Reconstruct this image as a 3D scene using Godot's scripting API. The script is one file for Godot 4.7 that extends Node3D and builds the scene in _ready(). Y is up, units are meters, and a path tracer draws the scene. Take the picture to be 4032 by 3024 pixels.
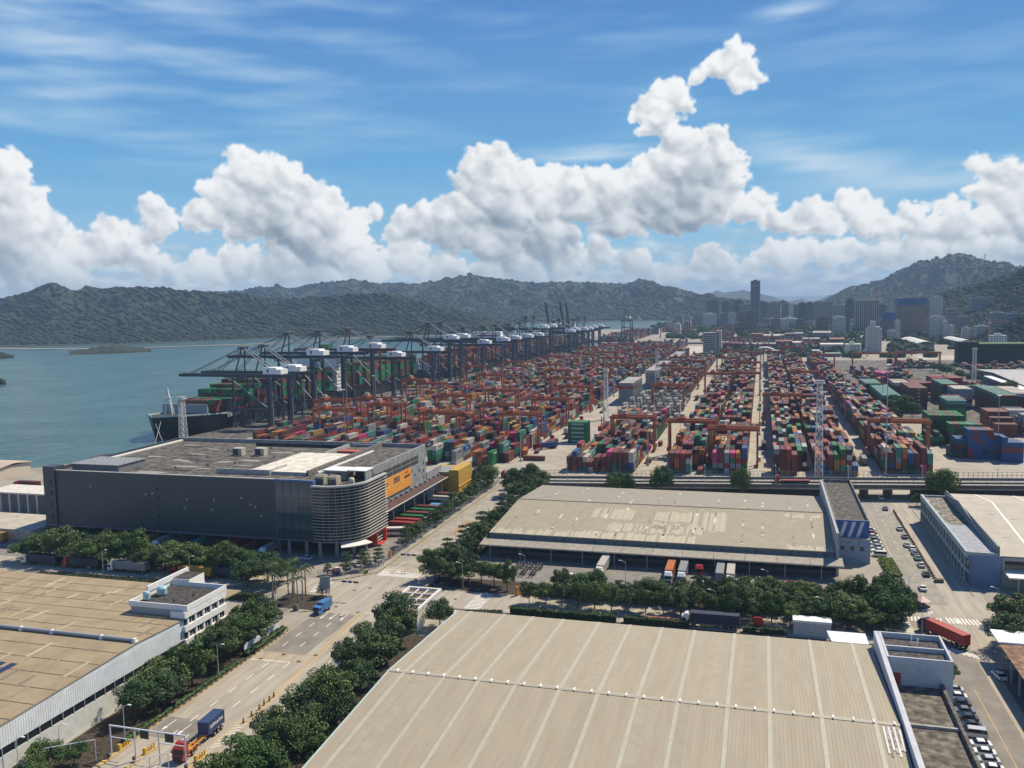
extends Node3D
# A container port seen from a height: camera, sky and sun first, then the setting, then the things.

const CAM_AT := Vector3(0, 88, 0)
const YAW := 16.2          # degrees towards -X from -Z
const PITCH := -5.43
const ROLL := 0.02
const SUN_TO := Vector3(0.36, 0.777, -0.515)

var taken := {}
var mats := {}
var rng := RandomNumberGenerator.new()
var noise_big := FastNoiseLite.new()

func _ready() -> void:
	rng.seed = 20240717
	noise_big.seed = 5
	noise_big.noise_type = FastNoiseLite.TYPE_SIMPLEX_SMOOTH
	noise_big.fractal_octaves = 5
	noise_big.frequency = 1.0
	make_camera()
	make_light()
	make_textures()
	build_setting()
	build_buildings()
	build_yard()
	build_port()
	build_city()
	build_traffic()
	build_plants()

func make_camera() -> void:
	var y := deg_to_rad(YAW)
	var p := deg_to_rad(PITCH)
	var fw := Vector3(-sin(y) * cos(p), sin(p), -cos(y) * cos(p))
	var r := Vector3(cos(y), 0, -sin(y))
	var u := r.cross(fw)
	var r2 := r * cos(ROLL) - u * sin(ROLL)
	var u2 := u * cos(ROLL) + r * sin(ROLL)
	var cam := Camera3D.new()
	cam.name = "camera"
	cam.fov = 47.84
	cam.near = 0.5
	cam.far = 60000.0
	cam.transform = Transform3D(Basis(r2, u2, -fw), CAM_AT)
	add_child(cam)
	cam.current = true

func make_light() -> void:
	var env := Environment.new()
	env.background_mode = Environment.BG_SKY
	var sky := Sky.new()
	var pm := PanoramaSkyMaterial.new()
	pm.panorama = ImageTexture.create_from_image(make_sky())
	sky.sky_material = pm
	env.sky = sky
	env.background_energy_multiplier = 0.74
	env.tonemap_mode = Environment.TONE_MAPPER_LINEAR
	env.tonemap_exposure = 1.34
	env.fog_enabled = true
	env.fog_density = 0.000085
	env.fog_light_color = Color(0.70, 0.83, 0.97)
	env.sdfgi_enabled = true
	env.ssao_enabled = true
	env.ssil_enabled = true
	var we := WorldEnvironment.new()
	we.name = "world"
	we.environment = env
	add_child(we)
	var sun := DirectionalLight3D.new()
	sun.name = "sun"
	sun.light_energy = 1.5
	sun.light_color = Color(1.0, 0.945, 0.85)
	sun.light_angular_distance = 0.5
	sun.shadow_enabled = true
	add_child(sun)
	sun.look_at_from_position(SUN_TO * 100.0, Vector3.ZERO)

# ---------------------------------------------------------------- sky
# Clouds as strings of "azimuth,elevation,radius" in degrees; azimuth 0 is -Z, positive towards +X.
const CLOUDS := [
	"-45.9,7.8,1.4 -45.6,6.3,1.7 -45.4,5.1,1.8 -46.4,4.0,2.5 -44.3,4.3,1.5 -45.0,3.0,2.5 -43.4,2.7,1.8",
	"-40.6,4.5,1.1 -39.4,3.5,1.5 -40.9,3.3,1.7 -38.2,5.8,1.0 -37.9,4.7,1.2 -41.9,3.0,1.5",
	"-33.3,9.2,0.7 -32.9,8.1,1.4 -32.0,7.5,1.8 -30.8,7.8,1.5 -33.7,6.4,1.8 -35.1,5.5,1.4 -31.5,5.8,2.5 -29.2,6.1,1.8 -35.9,5.0,0.9 -28.1,5.6,1.7 -29.6,4.4,2.1 -26.9,4.7,1.5 -27.0,3.5,1.7 -28.5,3.4,1.5",
	"-25.1,6.0,0.7 -25.7,5.7,0.6",
	"-16.7,9.4,0.8 -17.9,8.7,1.3 -19.1,8.0,1.0 -16.4,8.1,1.5 -15.2,7.5,1.7 -17.6,7.0,1.5 -13.4,7.7,1.0 -19.2,5.8,1.7 -22.2,5.2,1.5 -20.4,4.6,1.8 -16.5,5.2,2.5 -13.7,6.0,2.1 -10.7,7.4,1.2 -11.9,6.2,2.1 -9.5,6.5,2.0 -7.7,7.0,2.0 -13.8,3.9,2.1 -16.8,3.4,1.8 -23.4,4.7,1.2",
	"-1.7,14.4,1.2 -2.5,13.9,1.4 -0.9,13.5,1.0 -4.0,13.6,0.8 -0.3,13.1,0.6 -1.4,12.8,0.9",
	"-7.1,12.4,1.0 -6.0,12.8,1.2 -7.4,11.5,1.0 -6.3,11.4,1.4 -5.1,12.2,0.7 -7.1,10.6,0.9 -5.7,10.3,0.9",
	"-4.8,9.4,1.5 -3.1,9.0,1.7 -4.2,7.7,2.1 -2.5,7.3,1.6 -6.0,7.8,1.8 -7.2,6.1,2.1 -4.5,5.7,2.1 -2.8,5.9,1.5 -9.2,5.0,1.8 -5.7,4.9,1.4 -2.2,8.4,1.1",
	"-0.3,6.1,1.0 0.9,4.9,1.2 -1.1,5.3,1.2 2.0,4.3,0.9",
	"2.5,5.1,1.0 3.6,4.2,1.2 4.9,5.2,1.2 6.0,4.4,1.2 7.5,4.0,1.2 8.5,4.8,1.0 10.2,5.2,0.7 9.3,3.6,1.2",
	"11.6,7.4,0.7 12.3,6.8,0.9 13.2,7.0,0.9 12.1,5.6,1.0 13.5,5.0,1.7 12.8,3.7,1.5 10.7,3.6,1.4 14.1,5.9,1.5 14.9,4.1,1.8",
	"-45.1,1.9,1.4 -43.0,1.9,1.5 -38.2,2.4,1.2 -35.8,2.1,1.4 -33.3,2.7,1.4 -30.8,2.1,1.5 -28.2,1.8,1.4 -25.3,2.3,1.5 -22.9,2.9,1.4 -20.5,2.0,1.5 -18.1,1.6,1.4 -15.3,1.9,1.5 -12.6,2.4,1.4 -10.2,2.6,1.4 -7.8,2.0,1.2 -5.7,1.3,1.1",
	"-3.1,2.4,1.0 -2.2,2.0,0.9 -4.0,1.9,0.8",
	"0.3,2.8,1.0 1.4,2.3,1.2 2.5,2.7,0.9 -0.5,2.1,0.9",
	"4.1,2.2,1.1 5.5,2.6,1.0 6.8,2.1,1.2 8.3,2.3,1.2 9.8,1.7,1.2 11.5,1.9,1.4 13.1,2.0,1.4 14.5,1.8,1.5",
]
const SKY_W := 4096
const BAND := 296          # rows of the cloud belt, 26 degrees

func sky_tone(el: float) -> Vector3:
	var stops := [[0.0, Vector3(184, 211, 228)], [4.0, Vector3(150, 199, 230)], [9.0, Vector3(112, 174, 222)], [14.0, Vector3(102, 158, 214)], [20.0, Vector3(86, 138, 204)], [45.0, Vector3(62, 108, 180)], [90.0, Vector3(48, 88, 160)]]
	for i in stops.size() - 1:
		if el <= stops[i + 1][0]:
			var t: float = clampf((el - stops[i][0]) / (stops[i + 1][0] - stops[i][0]), 0, 1)
			return (stops[i][1] as Vector3).lerp(stops[i + 1][1], t)
	return stops[-1][1]

func make_sky() -> Image:
	var nz := FastNoiseLite.new()
	nz.seed = 11
	nz.noise_type = FastNoiseLite.TYPE_SIMPLEX_SMOOTH
	nz.fractal_octaves = 4
	nz.frequency = 1.0
	var lo := FastNoiseLite.new()
	lo.seed = 3
	lo.noise_type = FastNoiseLite.TYPE_SIMPLEX_SMOOTH
	lo.fractal_octaves = 4
	lo.frequency = 1.0
	# upper dome at low detail: blue with thin cirrus
	var small := Image.create(1024, 512, false, Image.FORMAT_RGB8)
	small.fill(Color8(150, 160, 165))
	for y in 256:
		var el := 90.0 - (y + 0.5) * 180.0 / 512.0
		var c := sky_tone(el)
		for x in 1024:
			var az := x * 360.0 / 1024.0
			var d := Vector3(cos(deg_to_rad(az)), tan(deg_to_rad(el)) , sin(deg_to_rad(az)))
			var q := d / maxf(d.y, 0.15)
			var a := clampf(lo.get_noise_2d(q.x * 0.9, q.z * 0.35) * 0.9 - 0.02, 0.0, 0.5)
			var k := c.lerp(Vector3(205, 222, 240), a)
			small.set_pixel(x, y, Color8(int(k.x), int(k.y), int(k.z)))
	small.resize(SKY_W, SKY_W / 2, Image.INTERPOLATE_BILINEAR)
	var data := small.get_data()
	# cloud belt
	var n := SKY_W * BAND
	var hb := PackedFloat32Array()
	hb.resize(n)
	var per := SKY_W / 360.0
	var r2 := RandomNumberGenerator.new()
	r2.seed = 77
	var wxf := PackedFloat32Array()
	var wyf := PackedFloat32Array()
	wxf.resize(n)
	wyf.resize(n)
	for y in BAND:
		for x in SKY_W:
			var i := y * SKY_W + x
			wxf[i] = nz.get_noise_2d(x * 0.016, y * 0.02) + 0.35 * nz.get_noise_2d(x * 0.07, y * 0.08)
			wyf[i] = nz.get_noise_2d(x * 0.016 + 40.0, y * 0.02 + 9.0) + 0.35 * nz.get_noise_2d(x * 0.07 + 20.0, y * 0.08)
	var turns := [[0.0, 1.0], [72.0, -1.0], [144.0, 1.0], [216.0, -1.0], [288.0, 1.0]]
	for tn in turns:
		for line in CLOUDS:
			var puffs := []
			for w in line.split(" "):
				var s: PackedStringArray = w.split(",")
				var p := Vector3(float(s[0]), float(s[1]), float(s[2]))
				if tn[1] < 0.0:
					p.x = -32.0 - p.x
				p.x += tn[0]
				puffs.append(Vector3(p.x, p.y, p.z * 0.86))
				for k in 8:
					var an := r2.randf_range(-0.5, PI + 0.5)
					var rr := p.z * r2.randf_range(0.16, 0.44)
					var c := Vector2(p.x + cos(an) * (p.z * 0.95 - rr * 0.5), p.y + sin(an) * (p.z * 0.92 - rr * 0.5))
					puffs.append(Vector3(c.x, c.y, rr))
					for j in 3:
						var a2 := an + r2.randf_range(-1.3, 1.3)
						puffs.append(Vector3(c.x + cos(a2) * rr * 0.8, c.y + sin(a2) * rr * 0.8, rr * r2.randf_range(0.3, 0.55)))
			for p in puffs:
				var r: float = p.z * per
				var cx: float = (p.x + 180.0) * per
				var cy: float = BAND - p.y * per
				var amp := 4.0 + r * 0.42
				var y0 := maxi(0, int(cy - r * 1.6))
				var y1 := mini(BAND - 1, int(cy + r * 1.6))
				var ir := 1.0 / (r * r)
				for y in range(y0, y1 + 1):
					var row := y * SKY_W
					for x in range(int(cx - r * 1.6), int(cx + r * 1.6) + 1):
						var ii := row + posmod(x, SKY_W)
						var dx := x + wxf[ii] * amp - cx
						var dy := (y + wyf[ii] * amp - cy) * (1.0 if y < cy else 1.45)
						var q := 1.0 - (dx * dx + dy * dy) * ir
						if q > 0.0:
							var h := sqrt(q) * r
							if h > hb[ii]:
								hb[ii] = h
	# colour the belt
	var acc := PackedFloat32Array()
	acc.resize(SKY_W)
	for y in BAND:
		var el := (BAND - y - 0.5) / per
		var base := sky_tone(el)
		var row := y * SKY_W
		var up := maxi(0, y - 3) * SKY_W
		var dn := mini(BAND - 1, y + 3) * SKY_W
		var out_row := (1024 - BAND + y) * SKY_W * 3
		var fade := clampf(el / 26.0, 0, 1)
		for x in SKY_W:
			var az := x / per - 180.0
			# cirrus veils
			var a1 := lo.get_noise_2d(az * 0.055 + el * 0.05, el * 0.42)
			var a2 := lo.get_noise_2d(az * 0.11 + 50.0, el * 0.8 - az * 0.05)
			var az_w := wrapf(az, -180.0, 180.0)
			var left := clampf((-22.0 - az_w) / 26.0, 0, 1) if az_w > -120.0 else 0.6
			var ci := clampf(0.05 + a1 * (0.30 + 0.7 * left) + a2 * (0.10 + 0.2 * left) + 0.18 * left, 0.0, 0.72)
			ci *= clampf((el - 6.0) / 6.0, 0.25, 1.0)
			var vy := (el - 8.3 + (az_w - 2.5) * 0.22 + a2 * 0.9) / 1.15
			var vx := (az_w - 3.4) / 5.5
			ci = maxf(ci, 0.75 * exp(-vx * vx - vy * vy))
			vy = (el - 6.7 + a2 * 0.8) / 0.8
			vx = (az_w - 9.0) / 7.0
			ci = maxf(ci, 0.6 * exp(-vx * vx - vy * vy))
			vy = (el - 9.3 - (az_w + 11.0) * 0.03 + a2 * 0.5) / 0.38
			vx = (az_w + 11.0) / 4.2
			ci = maxf(ci, 0.8 * exp(-vx * vx - vy * vy))
			vy = (el - 16.9 - (az_w - 1.3) * 0.12 + a2 * 0.5) / 0.5
			vx = (az_w - 1.6) / 2.2
			ci = maxf(ci, 0.75 * exp(-vx * vx - vy * vy))
			vy = (el - 15.0 + a2 * 0.7) / 0.8
			vx = (az_w + 43.0) / 4.5
			ci = maxf(ci, 0.7 * exp(-vx * vx - vy * vy))
			var c := base.lerp(Vector3(214, 229, 243), ci)
			# far banks of cloud low over the horizon
			var f1 := nz.get_noise_2d(az * 0.30, el * 0.95)
			var far := clampf((4.2 - el) / 3.4 + 0.95 * f1, 0, 1)
			var fb := Vector3(170, 186, 201).lerp(Vector3(240, 245, 247), clampf(0.52 + 0.9 * nz.get_noise_2d(az * 0.55 + 13.0, el * 1.7) + 0.3 * f1, 0, 1))
			c = c.lerp(fb, far * (0.82 if el > 1.0 else 0.45 + 0.37 * el))
			var h := hb[row + x]
			var xl := (x + SKY_W - 3) % SKY_W
			var xr := (x + 3) % SKY_W
			acc[x] = acc[x] * 0.97 + h * 0.03
			if h > 0.0:
				var gx := hb[row + xr] - hb[row + xl]
				var gy := hb[up + x] - hb[dn + x]
				var det := nz.get_noise_2d(x * 0.05, y * 0.055)
				var big := nz.get_noise_2d(x * 0.013 + 70.0, y * 0.017)
				var nx := clampf(-gx * 0.13, -1.2, 1.2) + det * 0.5
				var ny := clampf(-gy * 0.13, -1.2, 1.2) + big * 0.8
				var ln := 1.0 / sqrt(nx * nx + ny * ny + 1.0)
				var sh := (nx * 0.40 + ny * 0.60 + 0.45) * ln
				var depth := clampf((acc[x] - 4.0) / 13.0, 0.0, 1.0)
				var thin := clampf(1.0 - h / 9.0, 0, 1)
				var lit := clampf(0.60 + sh * 0.50 - depth * 0.50 + det * 0.20 + big * 0.10 + thin * 0.22, 0.0, 1.0)
				var cloud := Vector3(140, 154, 170).lerp(Vector3(254, 254, 253), lit)
				cloud = cloud.lerp(Vector3(208, 220, 228), clampf((4.0 - el) / 6.0, 0, 0.55))
				var al := clampf((h + det * 2.6 + nz.get_noise_2d(x * 0.16, y * 0.17) * 2.2) / 3.6, 0.0, 1.0)
				al = al * al * (3.0 - 2.0 * al)
				c = c.lerp(cloud, al * (0.98 if el > 3.0 else 0.6 + 0.126 * el))
			if el > 20.0:
				var t := (el - 20.0) / 6.0
				var j := out_row + x * 3
				c = c.lerp(Vector3(data[j], data[j + 1], data[j + 2]), t)
			var k := out_row + x * 3
			data[k] = clampi(int(c.x), 0, 255)
			data[k + 1] = clampi(int(c.y), 0, 255)
			data[k + 2] = clampi(int(c.z), 0, 255)
	# rows run with azimuth -180..180 here; Godot's panorama starts at -Z
	var img := Image.create_from_data(SKY_W, SKY_W / 2, false, Image.FORMAT_RGB8, data)
	var turned := Image.create(SKY_W, SKY_W / 2, false, Image.FORMAT_RGB8)
	turned.blit_rect(img, Rect2i(SKY_W / 2, 0, SKY_W / 2, SKY_W / 2), Vector2i(0, 0))
	turned.blit_rect(img, Rect2i(0, 0, SKY_W / 2, SKY_W / 2), Vector2i(SKY_W / 2, 0))
	return turned

# ---------------------------------------------------------------- helpers
class MB:
	var v := PackedVector3Array()
	var nn := PackedVector3Array()
	var cc := PackedColorArray()
	var tint := Color(1, 1, 1)
	var tinted := false
	func tri(a: Vector3, b: Vector3, c: Vector3) -> void:
		var n := (c - a).cross(b - a).normalized()
		v.append(a); v.append(b); v.append(c)
		nn.append(n); nn.append(n); nn.append(n)
		if tinted:
			cc.append(tint); cc.append(tint); cc.append(tint)
	func quad(a: Vector3, b: Vector3, c: Vector3, d: Vector3) -> void:
		tri(a, b, c)
		tri(a, c, d)
	func box(c: Vector3, s: Vector3) -> void:
		tbox(Transform3D(Basis(), c), s)
	func span(x0: float, y0: float, z0: float, x1: float, y1: float, z1: float) -> void:
		tbox(Transform3D(Basis(), Vector3((x0 + x1) / 2, (y0 + y1) / 2, (z0 + z1) / 2)), Vector3(absf(x1 - x0), absf(y1 - y0), absf(z1 - z0)))
	func tbox(t: Transform3D, s: Vector3) -> void:
		var h := s / 2
		var p := []
		for k in 8:
			p.append(t * Vector3(h.x if k & 1 else -h.x, h.y if k & 2 else -h.y, h.z if k & 4 else -h.z))
		quad(p[4], p[6], p[7], p[5])
		quad(p[1], p[3], p[2], p[0])
		quad(p[5], p[7], p[3], p[1])
		quad(p[0], p[2], p[6], p[4])
		quad(p[6], p[2], p[3], p[7])
		quad(p[0], p[4], p[5], p[1])
	func bar(a: Vector3, b: Vector3, w: float, h := -1.0) -> void:
		var d := b - a
		var l := d.length()
		if l < 1e-5:
			return
		var z := d / l
		var up := Vector3.UP if absf(z.y) < 0.98 else Vector3.RIGHT
		var x := up.cross(z).normalized()
		var y := z.cross(x)
		tbox(Transform3D(Basis(x, y, z), (a + b) / 2), Vector3(w, h if h > 0 else w, l))
	func tube(a: Vector3, b: Vector3, r0: float, r1: float, seg := 8, caps := true) -> void:
		var z := (b - a).normalized()
		var up := Vector3.UP if absf(z.y) < 0.9 else Vector3.RIGHT
		var x := up.cross(z).normalized()
		var y := z.cross(x)
		for i in seg:
			var a0 := TAU * i / seg
			var a1 := TAU * (i + 1) / seg
			var d0 := x * cos(a0) + y * sin(a0)
			var d1 := x * cos(a1) + y * sin(a1)
			quad(a + d0 * r0, b + d0 * r1, b + d1 * r1, a + d1 * r0)
			if caps:
				tri(b, b + d1 * r1, b + d0 * r1)
				tri(a, a + d0 * r0, a + d1 * r0)
	func plate(poly: PackedVector2Array, y: float) -> void:
		var ix := Geometry2D.triangulate_polygon(poly)
		for i in range(0, ix.size(), 3):
			var a := Vector3(poly[ix[i]].x, y, poly[ix[i]].y)
			var b := Vector3(poly[ix[i + 1]].x, y, poly[ix[i + 1]].y)
			var c := Vector3(poly[ix[i + 2]].x, y, poly[ix[i + 2]].y)
			if (c - a).cross(b - a).y > 0:
				tri(a, b, c)
			else:
				tri(a, c, b)
	func slab(poly: PackedVector2Array, y0: float, y1: float) -> void:
		plate(poly, y1)
		var turn := 0.0
		for i in poly.size():
			turn += poly[i].cross(poly[(i + 1) % poly.size()])
		for i in poly.size():
			var p := poly[i]
			var q := poly[(i + 1) % poly.size()]
			if turn < 0:
				var t := p
				p = q
				q = t
			quad(Vector3(q.x, y0, q.y), Vector3(q.x, y1, q.y), Vector3(p.x, y1, p.y), Vector3(p.x, y0, p.y))
	func lathe(c: Vector3, prof: Array, seg := 12) -> void:
		for k in prof.size() - 1:
			for i in seg:
				var a0 := TAU * i / seg
				var a1 := TAU * (i + 1) / seg
				var p: Vector2 = prof[k]
				var q: Vector2 = prof[k + 1]
				quad(c + Vector3(cos(a0) * p.x, p.y, sin(a0) * p.x), c + Vector3(cos(a0) * q.x, q.y, sin(a0) * q.x), c + Vector3(cos(a1) * q.x, q.y, sin(a1) * q.x), c + Vector3(cos(a1) * p.x, p.y, sin(a1) * p.x))
	func mesh() -> ArrayMesh:
		var arr := []
		arr.resize(Mesh.ARRAY_MAX)
		arr[Mesh.ARRAY_VERTEX] = v
		arr[Mesh.ARRAY_NORMAL] = nn
		if tinted:
			arr[Mesh.ARRAY_COLOR] = cc
		var m := ArrayMesh.new()
		m.add_surface_from_arrays(Mesh.PRIMITIVE_TRIANGLES, arr)
		return m

func numbered(n: String) -> String:
	if not taken.has(n):
		taken[n] = 0
		return n
	taken[n] += 1
	return "%s_%03d" % [n, taken[n]]

func tag(o: Node3D, label: String, category: String, group := "") -> Node3D:
	o.set_meta("label", label)
	o.set_meta("category", category)
	if group:
		o.set_meta("group", group)
	return o

func thing(called: String, label: String, category: String, at := Vector3.ZERO, turn := 0.0, group := "") -> Node3D:
	var o := Node3D.new()
	o.name = numbered(called)
	add_child(o)
	o.position = at
	o.rotation.y = turn
	return tag(o, label, category, group)

func obj(called: String, shape, material: Material, parent: Node = null) -> MeshInstance3D:
	var o := MeshInstance3D.new()
	o.mesh = shape.mesh() if shape is MB else shape
	o.material_override = material
	if parent:
		o.name = called
		parent.add_child(o, true)
	else:
		o.name = numbered(called)
		add_child(o)
	return o

func struct(called: String, shape, material: Material, parent: Node = null) -> MeshInstance3D:
	var o := obj(called, shape, material, parent)
	if not parent:
		o.set_meta("kind", "structure")
	return o

func dup(o: Node3D, at: Vector3, turn := 0.0, label := "", group := "") -> Node3D:
	var base := String(o.name)
	if base.length() > 4 and base[base.length() - 4] == "_" and base.right(3).is_valid_int():
		base = base.left(base.length() - 4)
	var c := o.duplicate() as Node3D
	c.name = numbered(base)
	add_child(c)
	c.position = at
	c.rotation.y = turn
	if label:
		c.set_meta("label", label)
	if group:
		c.set_meta("group", group)
	return c

func flat_text(s: String, size: float, depth := 0.04, serif := false) -> TextMesh:
	var t := TextMesh.new()
	t.text = s
	var f := SystemFont.new()
	f.font_names = PackedStringArray(["Droid Serif" if serif else "Droid Sans"])
	f.font_weight = 700
	t.font = f
	t.font_size = 64
	t.pixel_size = size / 46.0
	t.depth = depth
	t.curve_step = 8.0
	return t

var tex := {}

func noise_tex(key: String, sd: int, freq: float, oct: int, lo: Vector3, hi: Vector3, power := 1.0, speck := 0.0, size := 512, type := FastNoiseLite.TYPE_SIMPLEX_SMOOTH) -> void:
	var n := FastNoiseLite.new()
	n.seed = sd
	n.noise_type = type
	n.frequency = freq
	n.fractal_octaves = oct
	n.fractal_gain = 0.58
	var im := n.get_seamless_image(size, size)
	im.convert(Image.FORMAT_L8)
	var src := im.get_data()
	var dst := PackedByteArray()
	dst.resize(size * size * 3)
	var r := RandomNumberGenerator.new()
	r.seed = sd
	for i in size * size:
		var t := pow(src[i] / 255.0, power)
		var c := lo.lerp(hi, t) * (1.0 + r.randf_range(-speck, speck))
		dst[i * 3] = clampi(int(c.x * 255.0), 0, 255)
		dst[i * 3 + 1] = clampi(int(c.y * 255.0), 0, 255)
		dst[i * 3 + 2] = clampi(int(c.z * 255.0), 0, 255)
	tex[key] = ImageTexture.create_from_image(Image.create_from_data(size, size, false, Image.FORMAT_RGB8, dst))

func make_textures() -> void:
	noise_tex("grime", 1, 0.012, 5, Vector3(0.72, 0.71, 0.69), Vector3(1, 1, 1), 0.8, 0.05)
	noise_tex("patch", 2, 0.007, 6, Vector3(0.80, 0.79, 0.78), Vector3(1, 1, 1), 0.8, 0.05)
	noise_tex("soft", 12, 0.008, 5, Vector3(0.90, 0.895, 0.89), Vector3(1, 1, 1), 0.9, 0.035)
	noise_tex("streak", 14, 0.014, 4, Vector3(0.905, 0.90, 0.89), Vector3(1, 1, 1), 0.8, 0.025)
	noise_tex("stain", 3, 0.010, 6, Vector3(0.30, 0.29, 0.27), Vector3(1, 1, 1), 1.0, 0.10)
	noise_tex("rust", 4, 0.03, 5, Vector3(0.66, 0.6, 0.55), Vector3(1, 1, 1), 0.7, 0.06)
	noise_tex("wood", 6, 0.02, 6, Vector3(0.42, 0.50, 0.36), Vector3(1.0, 1.0, 0.9), 1.0, 0.22)
	noise_tex("wave", 7, 0.02, 5, Vector3(0.3, 0.3, 0.3), Vector3(0.7, 0.7, 0.7), 1.0, 0.0, 512)
	noise_tex("drift", 8, 0.008, 4, Vector3(0.72, 0.76, 0.76), Vector3(1, 1, 1), 1.0, 0.0)

# M(linear colour, roughness, metal, texture, texture size in metres)
func M(r: float, g: float, b: float, rough := 0.8, metal := 0.0, tx := "", size := 20.0) -> StandardMaterial3D:
	var key := "%.3f %.3f %.3f %.2f %.2f %s %.1f" % [r, g, b, rough, metal, tx, size]
	if mats.has(key):
		return mats[key]
	var m := StandardMaterial3D.new()
	m.albedo_color = Color(r, g, b).linear_to_srgb()
	m.roughness = rough
	m.metallic = metal
	if tx:
		m.albedo_texture = tex[tx]
		m.uv1_triplanar = true
		m.uv1_world_triplanar = true
		m.uv1_scale = Vector3.ONE / size
	mats[key] = m
	return m

func tinted_mat(rough := 0.8, backlight := 0.0) -> StandardMaterial3D:
	var m := StandardMaterial3D.new()
	m.vertex_color_use_as_albedo = true
	m.roughness = rough
	if backlight > 0.0:
		m.backlight_enabled = true
		m.backlight = Color(backlight * 0.8, backlight, backlight * 0.3).linear_to_srgb()
	return m

func glass(r := 0.02, g := 0.03, b := 0.04) -> StandardMaterial3D:
	return M(r, g, b, 0.12, 0.0)

func poly(pts: Array) -> PackedVector2Array:
	var p := PackedVector2Array()
	for q in pts:
		p.append(Vector2(q[0], q[1]))
	return p

func rect(x0: float, z0: float, x1: float, z1: float) -> PackedVector2Array:
	return poly([[x0, z0], [x1, z0], [x1, z1], [x0, z1]])

func sheet(x0: float, z0: float, x1: float, z1: float, y: float) -> MB:
	var m := MB.new()
	m.plate(rect(x0, z0, x1, z1), y)
	return m

# ---------------------------------------------------------------- setting: water, land, hills, roads
var quay_x := func(z: float) -> float: return -374.0 + 0.056 * (-586.0 - z)

func build_setting() -> void:
	var wm := M(0.062, 0.125, 0.102, 0.28, 0.0, "drift", 420.0)
	wm.heightmap_enabled = false
	wm.normal_enabled = true
	var wn := FastNoiseLite.new()
	wn.seed = 9
	wn.frequency = 0.03
	wn.fractal_octaves = 5
	var wi := wn.get_seamless_image(512, 512)
	wi.convert(Image.FORMAT_RGBA8)
	wi.bump_map_to_normal_map(5.0)
	wm.normal_texture = ImageTexture.create_from_image(wi)
	wm.normal_scale = 0.3
	wm.metallic_specular = 0.38
	var sea := MB.new()
	for i in 12:
		for j in 12:
			sea.plate(rect(-14000 + i * 2000, -14000 + j * 1400, -12000 + i * 2000, -12600 + j * 1400), -3.0)
	struct("water", sea, wm)
	# land with quay walls
	var land := MB.new()
	var pts := [[-1500, 800], [-1500, -360], [-640, -374], [-436, -380], [-396, -386]]
	for k in 12:
		var z := -400.0 - k * 116.0
		pts.append([quay_x.call(z), z])
	pts += [[-312, -1684], [-98, -1686], [-96, -1758], [-318, -1760], [-400, -2000], [-495, -2560], [-235, -2562], [-205, -2625], [-312, -2860], [-366, -3130], [-330, -3700], [-600, -5200], [-800, -9000], [5000, -9000], [5000, 800]]
	land.slab(poly(pts), -8.0, 0.0)
	struct("ground", land, M(0.33, 0.305, 0.25, 0.9, 0.0, "patch", 90.0))
	hills_all()
	roads()

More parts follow.
